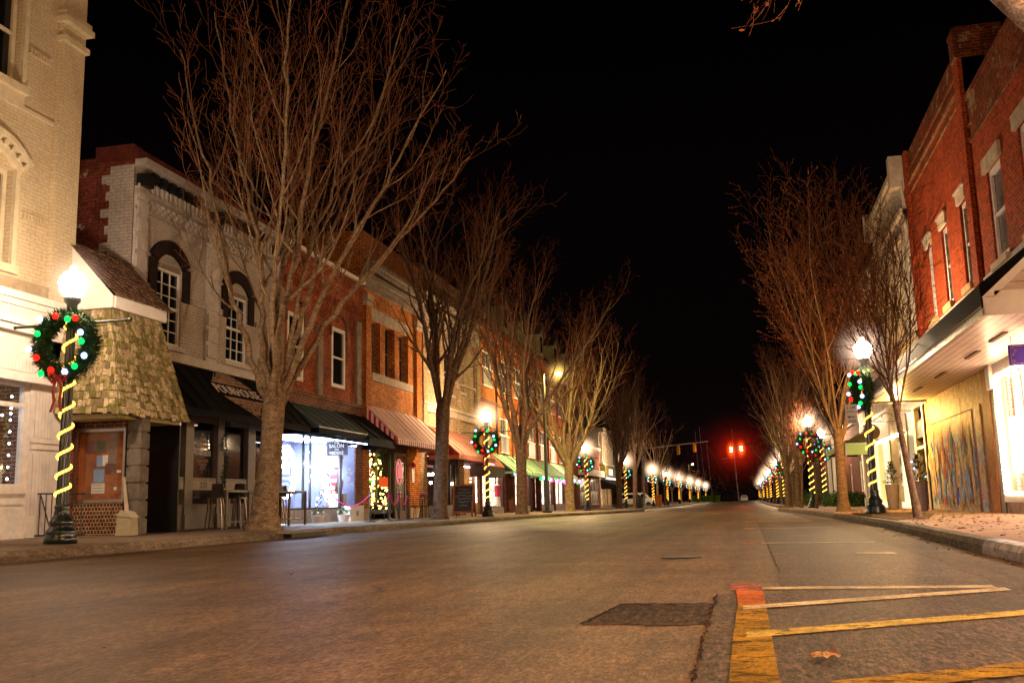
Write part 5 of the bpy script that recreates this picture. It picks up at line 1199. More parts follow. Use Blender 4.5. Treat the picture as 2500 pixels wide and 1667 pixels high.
mr = nd(nt, 'ShaderNodeMapRange'); nt.links.new(ad.outputs[0], mr.inputs[0]); mr.inputs[1].default_value = 2.95; mr.inputs[2].default_value = 2.78; mr.inputs[3].default_value = 0; mr.inputs[4].default_value = .86
n3 = noisef(nt, mp.outputs[0], 2.6, 5, .7); k3 = nd(nt, 'ShaderNodeMath', operation='MULTIPLY'); nt.links.new(mr.outputs[0], k3.inputs[0]); nt.links.new(ramp(nt, n3, [(.46, (0, 0, 0)), (.50, (1, 1, 1))]), k3.inputs[1])
nt.links.new(mixc(nt, k3.outputs[0], c, pc), b.inputs['Base Color']); M['mural'] = m
MU = thing('painted_hoarding', 'plywood hoarding painted with loose blue and green abstract figures under the canopy', 'hoarding', (XR, 28, walk(XR, 28)))
q = MB(); 
for a in (24.25, 26.72, 29.19): RT.box(q, -.04, .015, a, a+2.44, 2.62, 3.37)
q.build('plain_panel', 'ply', MU)
q = MB()
for a in (25.55, 26.77, 27.99, 29.21, 30.43): RT.box(q, -.04, .02, a, a+1.205, .17, 2.60)
q.build('painted_panel', 'mural', MU); cap(RT, MU, [(-.04, .03, 24.62, 25.18, .17, 2.66)], 'narrow_painted_panel', 'mural')
cap(RT, MU, [(-.06, .005, 25.2, 25.53, .17, 2.62)], 'board', plain('navy_painted_board', (.06, .03, .12), .6, .5, 3, dark=(.30, .10, .03))); cap(RT, MU, [(-.06, .01, 24.22, 24.6, .17, 2.62)], 'board', plain('charred_orange_board', (.34, .12, .03), .6, .5, 2.4, dark=(.05, .02, .02)))
M['fig'] = plain('pale_painted_figures', (.62, .64, .70), .7, .3, 6); q = MB(); R2 = random.Random(5)
def stroke(y, z, h, w_, m_, d):
    n = 9; ph = R2.uniform(0, 6); k = R2.uniform(.02, .12); base = len(m_.v)
    for i in range(n+1):
        t = i/n; c = y+k*sin(t*5+ph)+.06*t; ww = w_*(.25+sin(pi*min(1, t+.08)))*R2.uniform(.75, 1.1)/2; m_.v += [(RT.x(d), c-ww, z+h*t), (RT.x(d), c+ww, z+h*t)]
    for i in range(n): m_.f.append((base+2*i, base+2*i+1, base+2*i+3, base+2*i+2))
MC = {'fig': (.80, .80, .84), 'f2': (.09, .15, .72), 'f3': (.10, .34, .24), 'f4': (.78, .42, .08), 'f5': (.50, .12, .07), 'f6': (.28, .42, .80), 'f7': (.70, .55, .36), 'f8': (.10, .06, .05)}
MN = {'fig': 'pale', 'f2': 'blue', 'f3': 'green', 'f4': 'ochre', 'f5': 'red', 'f6': 'light_blue', 'f7': 'cream', 'f8': 'dark'}
for i, n in enumerate(MC):
    q = MB(); m_ = plain(MN[n]+'_painted_strokes', MC[n], .8, .3, 7)
    for j in range(26 if n != 'f8' else 12): stroke(R2.uniform(25.8, 31.45), R2.uniform(.22, 1.35), R2.uniform(.35, 1.25) if n != 'f8' else R2.uniform(.5, 1.5), R2.uniform(.10, .42) if n != 'f8' else .06, q, .0215+.0006*(i*5+j % 5))
    q.build('brush_strokes', m_, MU)
wl = thing('added_fill_bulb', 'added yellow fill bulb over the dark shop front, lighting the hoarding', 'added light', (XR-.3, 32.1, 3.1))  # lamp added to give the hoarding wall its golden light
bulbs(emit('added_yellow_bulb', (1, .55, .12), 9000), [(XR-.75, 32.1, 3.0)], .06, wl, 'globe'); MB().tube([(XR, 32.1, 3.15), (XR-.75, 32.1, 3.15), (XR-.75, 32.1, 3.07)], .015, 5).build('bracket', 'black', wl)
# black shop front with door
N1 = thing('cast_iron_front_building', 'ornate pale cast iron fronted building beyond the tall red one', 'building', (XR, 35, walk(XR, 35)))
y0, y1 = 31.2, 38.2
wins = [(32.3, 33.3, 5.9, 8.4), (34.2, 35.2, 5.9, 8.4), (36.1, 37.1, 5.9, 8.4)]
w = MB(); RT.wall(w, y0, y1, 3.7, 10.6, wins, .3); w.build('wall', 'castiron', N1); shell(RT, N1, y0, y1, 0, 10.6, 'castiron')
for (a, b, c, d) in wins: window(RT, N1, a, b, c, d, 'castiron', .2, .08); cap(RT, N1, [(0, .18, a-.28, a-.04, c-.3, d+.1), (0, .18, b+.04, b+.28, c-.3, d+.1), (0, .25, a-.35, b+.35, d+.12, d+.3)], 'window_column', 'castiron')
cap(RT, N1, [(0, .18, y0, y1, 8.95, 9.15), (0, .30, y0, y1, 9.15, 9.3), (0, .12, y0, y1, 9.6, 9.9), (0, .34, y0, y1, 10.3, 10.45), (0, .45, y0, y1, 10.45, 10.62), (0, .15, y0, y1, 5.3, 5.5)], 'cornice', 'castiron')
cap(RT, N1, [(0, .5, y0+.02, y0+.4, 10.0, 11.0), (0, .5, y1-.4, y1-.02, 10.0, 11.0)], 'end_bracket', 'castiron')
cap(RT, N1, [(0, .2, y0, y0+.5, 3.7, 10.0), (0, .2, y1-.5, y1, 3.7, 10.0)], 'pilaster', 'castiron')
q = MB(); RT.box(q, -.1, .05, 31.2, 35.4, 3.3, 3.7)
for y in (31.75, 33.5, 35.2): RT.box(q, -.1, .05, y, y+.14, .1, 3.3)
RT.box(q, -.1, .03, 31.75, 33.5, 2.35, 2.9)
sw = q.build('shop_front', plain('dark_shop_paint', (.05, .04, .03), .4), N1); cap(RT, N1, [(.03, .06, 31.9, 33.5, 2.0, 2.08), (.05, .08, 31.75, 31.89, .1, 3.3), (.05, .08, 33.5, 33.64, .1, 3.3)], 'white_trim', 'white')
q = MB(); RT.box(q, -.1, -.09, 31.8, 33.5, .5, 2.9); q.build('pane', 'glass', sw, off=parent_world(N1)); cap(RT, N1, [(-.1, .02, 33.64, 35.2, .1, 3.3)], 'door', 'black')
room(RT, N1, 31.3, 35.2, .3, 3.3, 2.2, plain('brown_shop_room', (.16, .09, .05), .7), emit('warm_shop_light', (1, .65, .3), 3), d0=.15)
for nm, k in (('warm', 26), ('red', 6), ('green', 6), ('blue', 5)): bulbs(nm, [(XR+.3+R.random()*.3, R.uniform(31.95, 33.45), R.uniform(1.3, 2.5)) for _ in range(k)], .03, N1, 'display_lights')
# yellow shop
YB = thing('yellow_shop_building', 'pale building with a glowing yellow shop front beyond the canopy', 'building', (XR, 42, walk(XR, 42)))
w = MB(); RT.wall(w, 38.25, 47.6, 3.0, 9.6, [(40, 41, 5.6, 7.6), (43.5, 44.5, 5.6, 7.6)], .2); w.build('wall', 'stucco', YB); shell(RT, YB, 38.25, 47.6, 0, 9.6, 'stucco')
for a in (40, 43.5): window(RT, YB, a, a+1, 5.6, 7.6, 'stucco', .15, .08)
cap(RT, YB, [(0, .15, 38.25, 38.7, 0, 10.2), (0, .12, 38.25, 47.6, 9.3, 9.7)], 'pilaster', 'castiron')
cap(RT, YB, [(0, .04, 35.4, 45.5, 2.75, 3.7), (0, .1, 35.4, 47.5, 3.7, 3.85)], 'shop_fascia', 'siding')
M['yel'] = emit('glowing_yellow_wall', (1, .74, .26), .75, False, (.7, .6, .2)); M['glowwhite'] = emit('glowing_white_trim', (1, .86, .6), .9, False, (.8, .75, .6))  # wall and trim glow themselves in place of light falling on them
cap(RT, YB, [(-.3, -.2, 35.4, 45.4, .1, 2.75)], 'yellow_wall', 'yel'); cap(RT, YB, [(-.2, -.05, 35.4, 35.7, .1, 2.75), (-.2, -.05, 37.2, 37.5, .1, 2.75), (-.2, -.05, 39.6, 39.9, .1, 2.75), (-.2, -.05, 41.6, 42.0, .1, 2.75), (-.2, -.05, 44.9, 45.4, .1, 2.75), (-.2, -.04, 35.4, 45.4, .1, .35)], 'white_pilaster', 'glowwhite')
cap(RT, YB, [(-.19, -.1, 37.5, 39.6, .9, 2.5)], 'shop_display', glow_pattern('bauble_display', [(.3, (.05, .03, .01)), (.5, (1, .8, .45)), (.62, (.12, .07, .03)), (.75, (1, .9, .7))], 5.5, 1.2, 'vor'))
bulbs(emit('downlights', (1, .75, .35), 60), [(XR-.12, 35.8+.6*i, 2.68) for i in range(12)], .06, YB, 'downlight')
cap(RT, YB, [(0, .9, 45.6, 47.5, 2.7, 2.8)], 'small_canopy', 'olive'); cap(RT, YB, [(-.1, .05, 45.6, 47.6, .1, 3.0)], 'grey_wall', 'siding')
cap(RT, YB, [(0, .12, 47.3, 47.6, 0, 3.0), (0, .2, 47.2, 47.62, 0, .5)], 'white_post', 'white')
awn = awning(RT, YB, 45.7, 50.5, 3.5, 2.7, 1.5, 'olive', 'olive', .2, 'olive', 0)
hs = thing('hanging_sign', 'pale green hanging shop sign below the olive awning on the right', 'sign', (4.2, 41.0, 2.3)); zt = 2.2
MB().box(3.95, 4.75, 40.98, 41.02, 2.2, 2.62).build('board', emit('green_sign_face', (.45, .5, .12), .35, False, (.4, .45, .15)), hs); MB().box(3.9, 4.8, 40.97, 41.03, 2.62, 2.66).build('frame', 'white', hs); MB().box(3.9, 3.95, 40.97, 41.03, 2.15, 2.66).build('frame', 'white', hs)
MB().tube([(3.9, 41, 2.75), (5.4, 41, 2.75)], .02, 5).build('bracket', 'black', hs)
rw = thing('wall_bracket_sign', 'round dark sign on a scrolled iron bracket above the yellow shop', 'sign', (4.5, 36.5, 2.9)); MB().tube([(4.2, 36.5, 3.15), (5.4, 36.5, 3.15)], .02, 5).build('bracket', 'black', rw); MB().tube([(4.95+.18*cos(i*.6), 36.5, 3.32+.12*sin(i*.6)) for i in range(10)], .012, 4).build('scroll', 'black', rw)
q = MB(); q.tube([(4.4, 36.46, 2.8), (4.4, 36.54, 2.8)], .28, 18); q.build('disc', plain('dark_disc_sign', (.06, .035, .03), .5), rw)
# pots with small firs
def potted(label, x, y, grp):
    p_ = thing('potted_conifer', label, 'potted tree', (x, y, walk(x, y)), grp)
    MB().lathe([(.15, 0), (.17, .03), (.20, .35), (.225, .78), (.23, .82), (.20, .82), (.19, .74)], 24, flute=.035).build('pot', 'pot', p_, off=Z0)
    q = MB(); rr = random.Random(int(y*10))
    for i in range(420):
        z = rr.random()**1.2; r = (1-z)*.28*(.5+.5*rr.random())+.02; a = rr.uniform(0, 6.28); p0 = Vector((r*cos(a), r*sin(a), .84+z*.72)); d_ = Vector((cos(a), sin(a), .5+rr.uniform(-.3, .4)))*.10
        s_ = Vector((-sin(a), cos(a), 0))*.014; q.quad(tuple(p0-s_), tuple(p0+s_), tuple(p0+d_+s_*.3), tuple(p0+d_-s_*.3))
    q.build('foliage', 'fir', p_, off=Z0); MB().tube([(0, 0, .78), (0, 0, 1.5)], .015, 5).build('trunk', 'wood', p_, off=Z0); return p_
pa = potted('tall fluted pot with a small fir nearer the painted hoarding', 4.72, 29.6, 'potted firs on the right pavement')
pb = dup(pa, (4.72, 35.0, walk(4.72, 35)), 1.2, 'tall fluted pot with a small fir in front of the yellow shop')
bulbs('blue', [(4.72+.18*cos(a), 29.6+.18*sin(a), 1.1+.12*a) for a in (0, 2, 3.5)], .03, pa, 'bulb')
# brick low building and bushes
LB = thing('low_brick_building', 'low dark red brick building with white pilasters beyond the shops on the right', 'building', (6.2, 66, gz(66)))
S2 = Side(6.0, -1)
w = MB(); S2.wall(w, 52.5, 82, -.4, 4.6, [(55, 56.2, .8, 2.4), (60, 61.2, .8, 2.4), (66, 67.2, .8, 2.4)], .2); w.build('wall', 'brownbrick', LB); w = MB(); w.box(6.01, 16, 52.5, 52.6, -.4, 4.6); w.box(6.01, 16, 52.6, 82, 4.4, 4.6); w.build('side_wall', 'brownbrick', LB)
for a in (55, 60, 66): window(S2, LB, a, a+1.2, .8, 2.4, 'white', .1, .08)
cap(S2, LB, [(0, .2, 52.5, 52.9, -.4, 4.4), (0, .2, 70, 70.6, -.4, 4.4), (0, .2, 74, 74.6, -.4, 4.4), (0, .25, 52.5, 82, 4.4, 4.75)], 'white_pilaster', 'white')
def bush(label, x, y, rx, ry, h, grp, n=900, mat='bush'):
    b_ = thing('bush', label, 'bush', (x, y, walk(x, y)-.03), grp); q = MB(); z0 = walk(x, y)-.03
    for i in range(n):
        u = Vector((R.gauss(0, 1), R.gauss(0, 1), R.gauss(0, 1))).normalized()*(R.random()**.25); u.z = abs(u.z); lump = 1+.25*mnoise.noise(Vector((u.x*2+x, u.y*2+y, u.z*2)))
        p0 = Vector((x+u.x*rx*lump, y+u.y*ry*lump, z0+u.z*h*lump)); s_ = .07
        q.tri(tuple(p0), tuple(p0+Vector((R.gauss(0, s_), R.gauss(0, s_), R.gauss(0, s_)))), tuple(p0+Vector((R.gauss(0, s_), R.gauss(0, s_), R.gauss(0, s_)))))
    q.build('leaves', mat, b_); s = MB()
    for k in range(5): s.tube([(x+.1*k-.2, y, z0), (x+R.gauss(0, rx*.5), y+R.gauss(0, ry*.5), z0+h*.7)], .015, 4)
    s.build('stems', 'barkR', b_); return b_
bush('rounded green bush beside the white corner post of the yellow shop', 5.1, 51.0, .7, 1.3, .75, 'bushes by the low brick building', 1400)
bush('low green bush left of the right pavement tree', 4.8, 55.5, .8, 1.6, .8, 'bushes by the low brick building', 1200)
bush('clipped dark hedge bush behind the second right lamp', 4.7, 70, 1.0, 3.0, 1.1, 'bushes by the low brick building', 1200)
bush('dark round bush behind the left far tree trunks', -14.5, 104, 2.0, 3.0, 2.4, 'bushes across the side street', 1200)
bush('small clipped bush by the far right trees', 4.6, 88, 1.0, 3.0, 1.3, 'bushes by the low brick building', 900)

# ================================================================== STREET LAMPS, WREATHS, ROPE LIGHTS
ORD = ['first', 'second', 'third', 'fourth', 'fifth', 'sixth', 'seventh', 'eighth', 'ninth', 'tenth', 'eleventh', 'twelfth']
def mk_lamp():
    o = thing('street_lamp', 'x', 'street lamp', (0, 0, 0), 'globe lamps along the kerbs')
    MB().lathe([(.255, 0), (.255, .10), (.22, .135), (.24, .17), (.23, .21), (.175, .26), (.17, .29), (.19, .325), (.18, .36), (.125, .44), (.105, .54), (.12, .58), (.10, .62)], 28).build('base', 'lampgreen', o, True, Z0)
    MB().lathe([(.098, .60), (.09, 1.5), (.078, 2.8), (.068, 3.75)], 24, flute=.16).build('post', 'lampgreen', o, False, Z0)
    MB().lathe([(.07, 3.74), (.10, 3.78), (.085, 3.82), (.085, 3.92), (.13, 3.97), (.14, 4.03), (.11, 4.05)], 20).build('capital', 'lampgreen', o, True, Z0)
    g = MB().lathe([(.12, 4.05), (.17, 4.09), (.215, 4.20), (.228, 4.30), (.21, 4.37), (.18, 4.39), (.15, 4.455), (.075, 4.49), (.045, 4.51), (.055, 4.545), (.04, 4.58), (.005, 4.595)], 18).build('globe', 'globe', o, True, Z0)
    return o
def mk_wreath(seed, rich=True):
    rr = random.Random(seed)
    o = thing('wreath', 'x', 'wreath', (0, 0, 0), 'lit wreaths on the street lamps')
    q = MB(); n = 2200 if rich else 400
    for i in range(n):
        a = rr.uniform(0, 6.283); b_ = rr.uniform(0, 6.283); r = .47+.10*cos(b_); p0 = Vector((r*cos(a), .09*sin(b_), r*sin(a))); d_ = Vector((cos(a)*cos(b_), sin(b_), sin(a)*cos(b_)))*.085+Vector((rr.gauss(0, .03), rr.gauss(0, .03), rr.gauss(0, .03)))
        s_ = Vector((-sin(a), 0, cos(a)))*(.012 if rich else .03); q.tri(tuple(p0-s_), tuple(p0+s_), tuple(p0+d_))
    q.build('greenery', 'garland', o, off=Z0)
    MB().tube([(.47*cos(2*pi*i/24), 0, .47*sin(2*pi*i/24)) for i in range(24)], .09, 8, closed=True).build('ring', 'garland', o, off=Z0)
    cs = {'red': [], 'green': [], 'blue': []}; n = 14
    for i in range(n):
        a = 2*pi*i/n+rr.uniform(-.1, .1); k = ('green', 'red', 'blue', 'green', 'blue', 'red')[(i*5+seed) % 6]; r = .5+rr.uniform(-.09, .1)
        cs[k].append((r*cos(a), -.17, r*sin(a)))
    for k in cs: bulbs(k, cs[k], .056 if rich else .08, o, 'bulb')
    MB().tube([(-1.08, .12, .38), (1.08, .12, .38)], .022, 8).ball((-1.1, .12, .38), .035).ball((1.1, .12, .38), .035).build('crossbar', 'lampgreen', o, off=Z0)
    q = MB()
    for s in (-1, 1):
        q.tube([(0, -.15, -.56), (s*.12, -.17, -.48), (s*.16, -.17, -.56), (s*.1, -.17, -.63), (0, -.15, -.56)], .028, 5)
        pts = [(s*.03, -.15, -.58), (s*.08, -.16, -.75), (s*.05, -.15, -.95), (s*.1, -.16, -1.12)]
        for a, b in zip(pts, pts[1:]): q.quad((a[0]-.035, a[1], a[2]), (a[0]+.035, a[1]-.015, a[2]), (b[0]+.035, b[1]-.015, b[2]), (b[0]-.035, b[1], b[2]))
    q.build('bow', 'ribbon', o, off=Z0)
    return o
def mk_rope(rich=True):
    o = thing('rope_light', 'x', 'rope light', (0, 0, 0), 'yellow rope lights wound round the lamp posts')
    pts = []; zt, zb, turns = 3.72, .74, 8.6; n = int(turns*14)
    for i in range(n+1):
        t = i/n; z = zt-(zt-zb)*(1-(1-t)**1.12); a = -turns*2*pi*t; r = .115-.018*(z/4); pts.append((r*cos(a), r*sin(a), z))
    MB().tube(pts, .022 if rich else .04, 5).build('tube', 'rope', o, off=Z0)
    if rich:
        q = MB()
        for i in range(0, len(pts), 1): q.ball(pts[i], .026, 5, 3)
        q.build1('bulbs', 'ropebead', o, off=Z0)
    return o
lampP, wrP, wrF, ropeP, ropeF = mk_lamp(), mk_wreath(3), mk_wreath(4, False), mk_rope(), mk_rope(False)
lampsL = [14.02, 41.2, 68.5, 91.5, 119, 141, 166, 197, 232, 276]
lampsR = [27.0, 51.6, 62.5, 89, 108, 138, 159, 196, 230, 262]
first = True
def place_lamp(x, y, side, k, wrot=0.0, visible=True):
    global first
    z = walk(x, y); far = k > 3
    nm = '%s pavement, %s lamp from the camera' % (side, ORD[k])
    l1 = 'dark green fluted globe lamp on the '+nm
    l2 = 'lit christmas wreath with coloured bulbs on the '+nm
    l3 = 'yellow rope light wound round the post on the '+nm
    if k == 0 and side == 'left':
        lampP.location = (x, y, z); lampP['label'] = l1; wrP.location = (x, y-.1, z+3.22); wrP['label'] = l2; ropeP.location = (x, y, z); ropeP['label'] = l3; return
    if k == 4 and side == 'left':
        wrF.location = (x, y-.1, z+3.22); wrF['label'] = l2; ropeF.location = (x, y, z); ropeF['label'] = l3; dup(lampP, (x, y, z), 0, l1); return
    dup(lampP, (x, y, z), 0, l1)
    dup(wrF if far else wrP, (x+.1*sin(wrot), y-.1*cos(wrot), z+3.22), wrot, l2); dup(ropeF if far else ropeP, (x, y, z), R.uniform(0, 6) if k else 0, l3)
gl0 = [c for c in kids(lampP) if c.name.startswith('globe')][0]
for k, y in enumerate(lampsL): place_lamp(-10.8, y, 'left', k)
for k, y in enumerate(lampsR): place_lamp(3.2 if k != 2 else 4.6, y, 'right', k, radians(-78) if k == 0 else 0)
# lamps that stand behind and beside the camera, out of the frame (they light the foreground)
def offlamp(x, y, lab): dup(lampP, (x, y, walk(x, y)), 0, lab)
offlamp(-10.8, -13.2, 'dark green globe lamp on the left pavement behind the camera'); offlamp(3.4, 2.2, 'dark green globe lamp on the right pavement beside the camera')
gl0.data = gl0.data.copy(); gl0.data.materials[0] = emit('lit_lamp_globe_near', (1, .74, .50), 330)
ps = thing('parking_sign', 'small white two hour parking sign on the first right lamp post', 'sign', (3.0, 26.8, 2.8))
MB().box(2.62, 2.92, 26.75, 26.77, 2.45, 2.95).build('plate', 'paper', ps)
gtx = plain('green_sign_ink', (.03, .12, .05), .5)
for tx, z, s_ in (('2 HR', 2.87, .11), ('PARKING', 2.77, .065)): text(ps, tx, s_, 'black', (2.77, 26.74, z), (1, 0, 0), (0, 0, 1), .002)
q = MB(); q.box(2.70, 2.86, 26.738, 26.745, 2.62, 2.64); q.prism([(2.66, 2.63), (2.72, 2.665), (2.72, 2.595)], 26.738, 26.745, 'y'); q.build('arrow', 'black', ps)
for zz in (2.54, 2.50): MB().box(2.67, 2.87, 26.738, 26.745, zz-.008, zz+.008).build('small_print', 'black', ps)

# tall street light
def tall_light(x, y, label, dx, power, c=(1, .74, .26), h=7.75):
    z = walk(x, y); o = thing('tall_street_light', label, 'street light', (x, y, z))
    MB().lathe([(.28, 0), (.28, .10), (.13, .14), (.12, .3)], 14, (x, y, z)).build('base', 'black', o)
    MB().lathe([(.11, .3), (.075, h)], 12, (x, y, z)).build('pole', plain('green_black_pole', (.03, .035, .02), .35), o)
    MB().tube([(x, y, z+h-.15), (x+dx*.5, y, z+h-.02), (x+dx, y, z+h)], .035, 6).build('arm', 'black', o)
    q = MB(); q.lathe([(.02, .12), (.14, .09), (.18, .02), (.17, 0)][::-1], 14, (x+dx*1.15, y, z+h)); q.build('lamp_head', 'black', o)
    MB().lathe([(.02, -.10), (.1, -.08), (.15, -.03), (.16, -.005)], 14, (x+dx*1.15, y, z+h)).build('lens', emit('sodium_lens', c, power), o)
    return o
tall_light(-10.8, 54.2, 'tall dark pole with a glaring yellow street light between the third and fourth left trees', .75, 8000)
tall_light(3.4, 5.0, 'added tall fill light on the right pavement beside the camera, out of view', -1.2, 3400, (1, .47, .17), 8.5)  # added off-frame light for an even orange fill
tall_light(-10.6, -3, 'added tall fill light on the left pavement behind the camera, out of view', 1.2, 3300, (1, .48, .19), 8.5)  # second added fill light, unseen behind the camera
tall_light(-11.2, 205, 'small distant yellow street light above the left far lamps', .75, 2000)

# ================================================================== TREES
class Tree:
    def __init__(s, seed, leafy=0.0, twig_r=.0045): s.twm = 'twig'; s.r = random.Random(seed); s.w = MB(); s.t = MB(); s.l = MB(); s.leafy = leafy; s.tr = twig_r
    def branch(s, p, d, length, r0, lev, up=.12, jit=.10, maxlev=3, dens=(1.5, 2.6, 4.0), first_child=.22, step=None):
        rr = s.r; d = Vector(d).normalized(); st = step or max(.10, min(.45, length/6)); n = max(2, int(length/st)); st = length/n
        pts = [Vector(p)]; 
        for i in range(n):
            d = (d+Vector((rr.gauss(0, jit), rr.gauss(0, jit), rr.gauss(0, jit)+up*st))).normalized(); pts.append(pts[-1]+d*st)
        rads = [max(s.tr, r0*(1-.86*(i/n)**.9)) for i in range(n+1)]
        sides = 9 if r0 > .07 else (6 if r0 > .028 else (4 if r0 > .012 else 3))
        (s.w if r0 > .014 else s.t).tube(pts, rads, sides, cap=False)
        s.kids_(pts, rads, length, lev, maxlev, dens, first_child, jit)
    def kids_(s, pts, rads, length, lev, maxlev, dens, first_child=.22, jit=.1):
        rr = s.r; n = len(pts)-1
        if lev >= maxlev:
            if s.leafy and rr.random() < s.leafy:
                for _ in range(rr.randint(1, 3)):
                    p0 = pts[rr.randint(1, n)]; a = Vector((rr.gauss(0, 1), rr.gauss(0, 1), rr.gauss(0, 1)-.5)).normalized()*rr.uniform(.035, .07); b = a.orthogonal()*.45
                    s.l.quad(tuple(p0), tuple(p0+a*.5+b), tuple(p0+a), tuple(p0+a*.5-b))
            return
        k = int(length*dens[min(lev, len(dens)-1)]+rr.random()); az = rr.uniform(0, 6.28)
        for j in range(k):
            t = first_child+(1-first_child)*(j+rr.random())/max(1, k); t = min(t, .985); f = t*n; i = int(f); p0 = pts[i].lerp(pts[min(i+1, n)], f-i)
            d0 = (pts[min(i+1, n)]-pts[max(i-0, 0)]).normalized(); az += 2.4+rr.gauss(0, .5); an = radians(rr.uniform(20, 42) if lev < 2 else rr.uniform(25, 55))
            u = d0.orthogonal().normalized(); w_ = d0.cross(u); side = u*cos(az)+w_*sin(az); nd_ = d0*cos(an)+side*sin(an)
            rb = rads[i]*rr.uniform(.42, .68); ln = min(length*rr.uniform(.30, .58)*(1.12-.65*t), 3.6)
            if lev >= 2: ln = rr.uniform(.18, .5)
            if ln < .12: continue
            s.branch(p0, nd_, ln, max(s.tr, rb), lev+1, up=.35 if lev < 2 else .2, jit=jit*1.05, maxlev=maxlev, dens=dens)
    def limb(s, pts, r0, r1, maxlev=3, dens=(1.5, 2.6, 4.0), first=.25):      # a limb through given points
        P = [Vector(p) for p in pts]; out = []
        for i in range(len(P)-1):
            a = P[max(0, i-1)]; b = P[i]; c = P[i+1]; d = P[min(len(P)-1, i+2)]
            for k in range(5):
                t = k/5; out.append(.5*((2*b)+(c-a)*t+(2*a-5*b+4*c-d)*t*t+(-a+3*b-3*c+d)*t**3)+Vector((s.r.gauss(0, .032), s.r.gauss(0, .032), 0)))
        out.append(P[-1]); n = len(out)-1; L_ = sum((out[i+1]-out[i]).length for i in range(n))
        rads = [r0+(r1-r0)*(i/n)**.8 for i in range(n+1)]; s.w.tube(out, rads, 10, cap=False)
        s.kids_(out, rads, L_, 0, maxlev, dens, first)
    def trunk(s, prof, lean=(0, 0), lumps=.035):
        n = 18; base = len(s.w.v)
        for (r, z) in prof:
            for k in range(n):
                a = 2*pi*k/n; fl = 1+lumps*mnoise.noise(Vector((cos(a)*1.4, sin(a)*1.4, z*.9)))*3+(.12*abs(cos(a*2.5)) if z < .12 else 0); s.w.v.append((lean[0]*z+r*fl*cos(a), lean[1]*z+r*fl*sin(a), z))
        for i in range(len(prof)-1):
            for k in range(n): l = (k+1) % n; s.w.f.append((base+i*n+k, base+i*n+l, base+(i+1)*n+l, base+(i+1)*n+k))
    def build(s, label, loc, group, barkm='bark', name='bare_tree'):
        o = thing(name, label, 'tree', (0, 0, 0), group)
        a = s.w.build('trunk', barkm, o, True, Z0); b = s.t.build('crown', s.twm, o, False, Z0)
        if s.l.f: s.l.build('dry_leaves', 'leaf', o, off=Z0)
        o.location = loc; return o
CR = Vector((cos(radians(13.07)), sin(radians(13.07)), 0)); CD = Vector((-sin(radians(13.07)), cos(radians(13.07)), 0))
def loc3(u, w, z): v = CR*u+CD*w; return (v.x, v.y, z)
GT = 'bare street trees'
# the big tree in the foreground on the left
M['twig1'] = plain('tan_red_twigs', (.21, .085, .040), .8, .2, 2)
t1 = Tree(11); t1.twm = 'twig1'
t1.trunk([(.44, -.05), (.38, .10), (.32, .35), (.275, .9), (.255, 1.6), (.245, 2.2), (.25, 2.7), (.24, 3.1), (.16, 3.4)], (.066, .016))
LB1 = [ # (u right, w depth, z) through-points
 [(-.18, -.1, 2.8), (-.5, -.2, 4.2), (-.85, -.3, 5.6), (-1.1, -.4, 7.4), (-1.6, -.5, 9.2), (-2.1, -.5, 11.5)],
 [(-.05, -.15, 2.9), (-.15, -.3, 4.6), (-.1, -.4, 6.2), (-.35, -.6, 7.8), (-.75, -.7, 9.6), (-1.2, -.8, 12.3)],
 [(.0, .1, 3.0), (.0, .4, 4.8), (.15, .8, 6.6), (.3, 1.0, 8.4), (.05, 1.2, 10.2), (.1, 1.4, 13.2)],
 [(.12, -.15, 2.9), (.3, -.4, 4.4), (.75, -.6, 6.2), (1.1, -.8, 8.1), (1.6, -1.0, 10.2), (2.3, -1.2, 13.4)],
 [(.2, .0, 2.9), (.75, .0, 4.4), (1.5, .1, 6.0), (2.3, .2, 7.4), (3.1, .3, 8.9), (4.3, .3, 11.2)],
 [(.22, .15, 2.9), (1.0, .4, 4.5), (2.0, .8, 5.9), (3.0, 1.2, 7.1), (3.9, 1.4, 8.2), (4.8, 1.6, 9.4)],
 [(.05, -.22, 2.8), (.25, -.9, 4.4), (.55, -1.6, 6.3), (.9, -2.2, 8.3), (1.0, -2.7, 10.4), (1.3, -3.0, 12.6)],
 [(-.1, .2, 2.9), (-.4, .9, 4.6), (-.6, 1.6, 6.6), (-1.0, 2.2, 8.6), (-1.3, 2.6, 10.6), (-1.5, 3.0, 12.8)],
 [(.15, .2, 3.0), (.45, .9, 4.8), (.9, 1.7, 6.8), (1.5, 2.3, 8.8), (2.1, 2.8, 10.8), (2.7, 3.0, 12.8)],
 [(.18, -.1, 3.0), (.6, -.3, 4.9), (1.0, -.2, 6.6), (1.7, .0, 8.4), (2.6, .0, 10.1), (3.3, .1, 12.6)],
]
for i, lb in enumerate(LB1): t1.limb([loc3(p[0]*(.62 if j == 0 else 1)+(.20, .10, .04, 0, 0, 0)[j], p[1]*(.7 if j == 0 else 1), p[2]) for j, p in enumerate(lb)], (.092, .088, .095, .105, .10, .09, .085, .085, .085, .07)[i], .012, 3, (1.25, 2.3, 3.5), .26)
t1.w.tube([loc3(.05, -.05, 3.0), loc3(-.07, -.1, 3.6), loc3(-.10, -.1, 3.95)], [.10, .09, .085], 8)
T1 = t1.build('largest bare tree, with thick pale trunk splitting into many limbs in front of the pub', (-10.8, 20.95, walk(-10.8, 21)), GT)
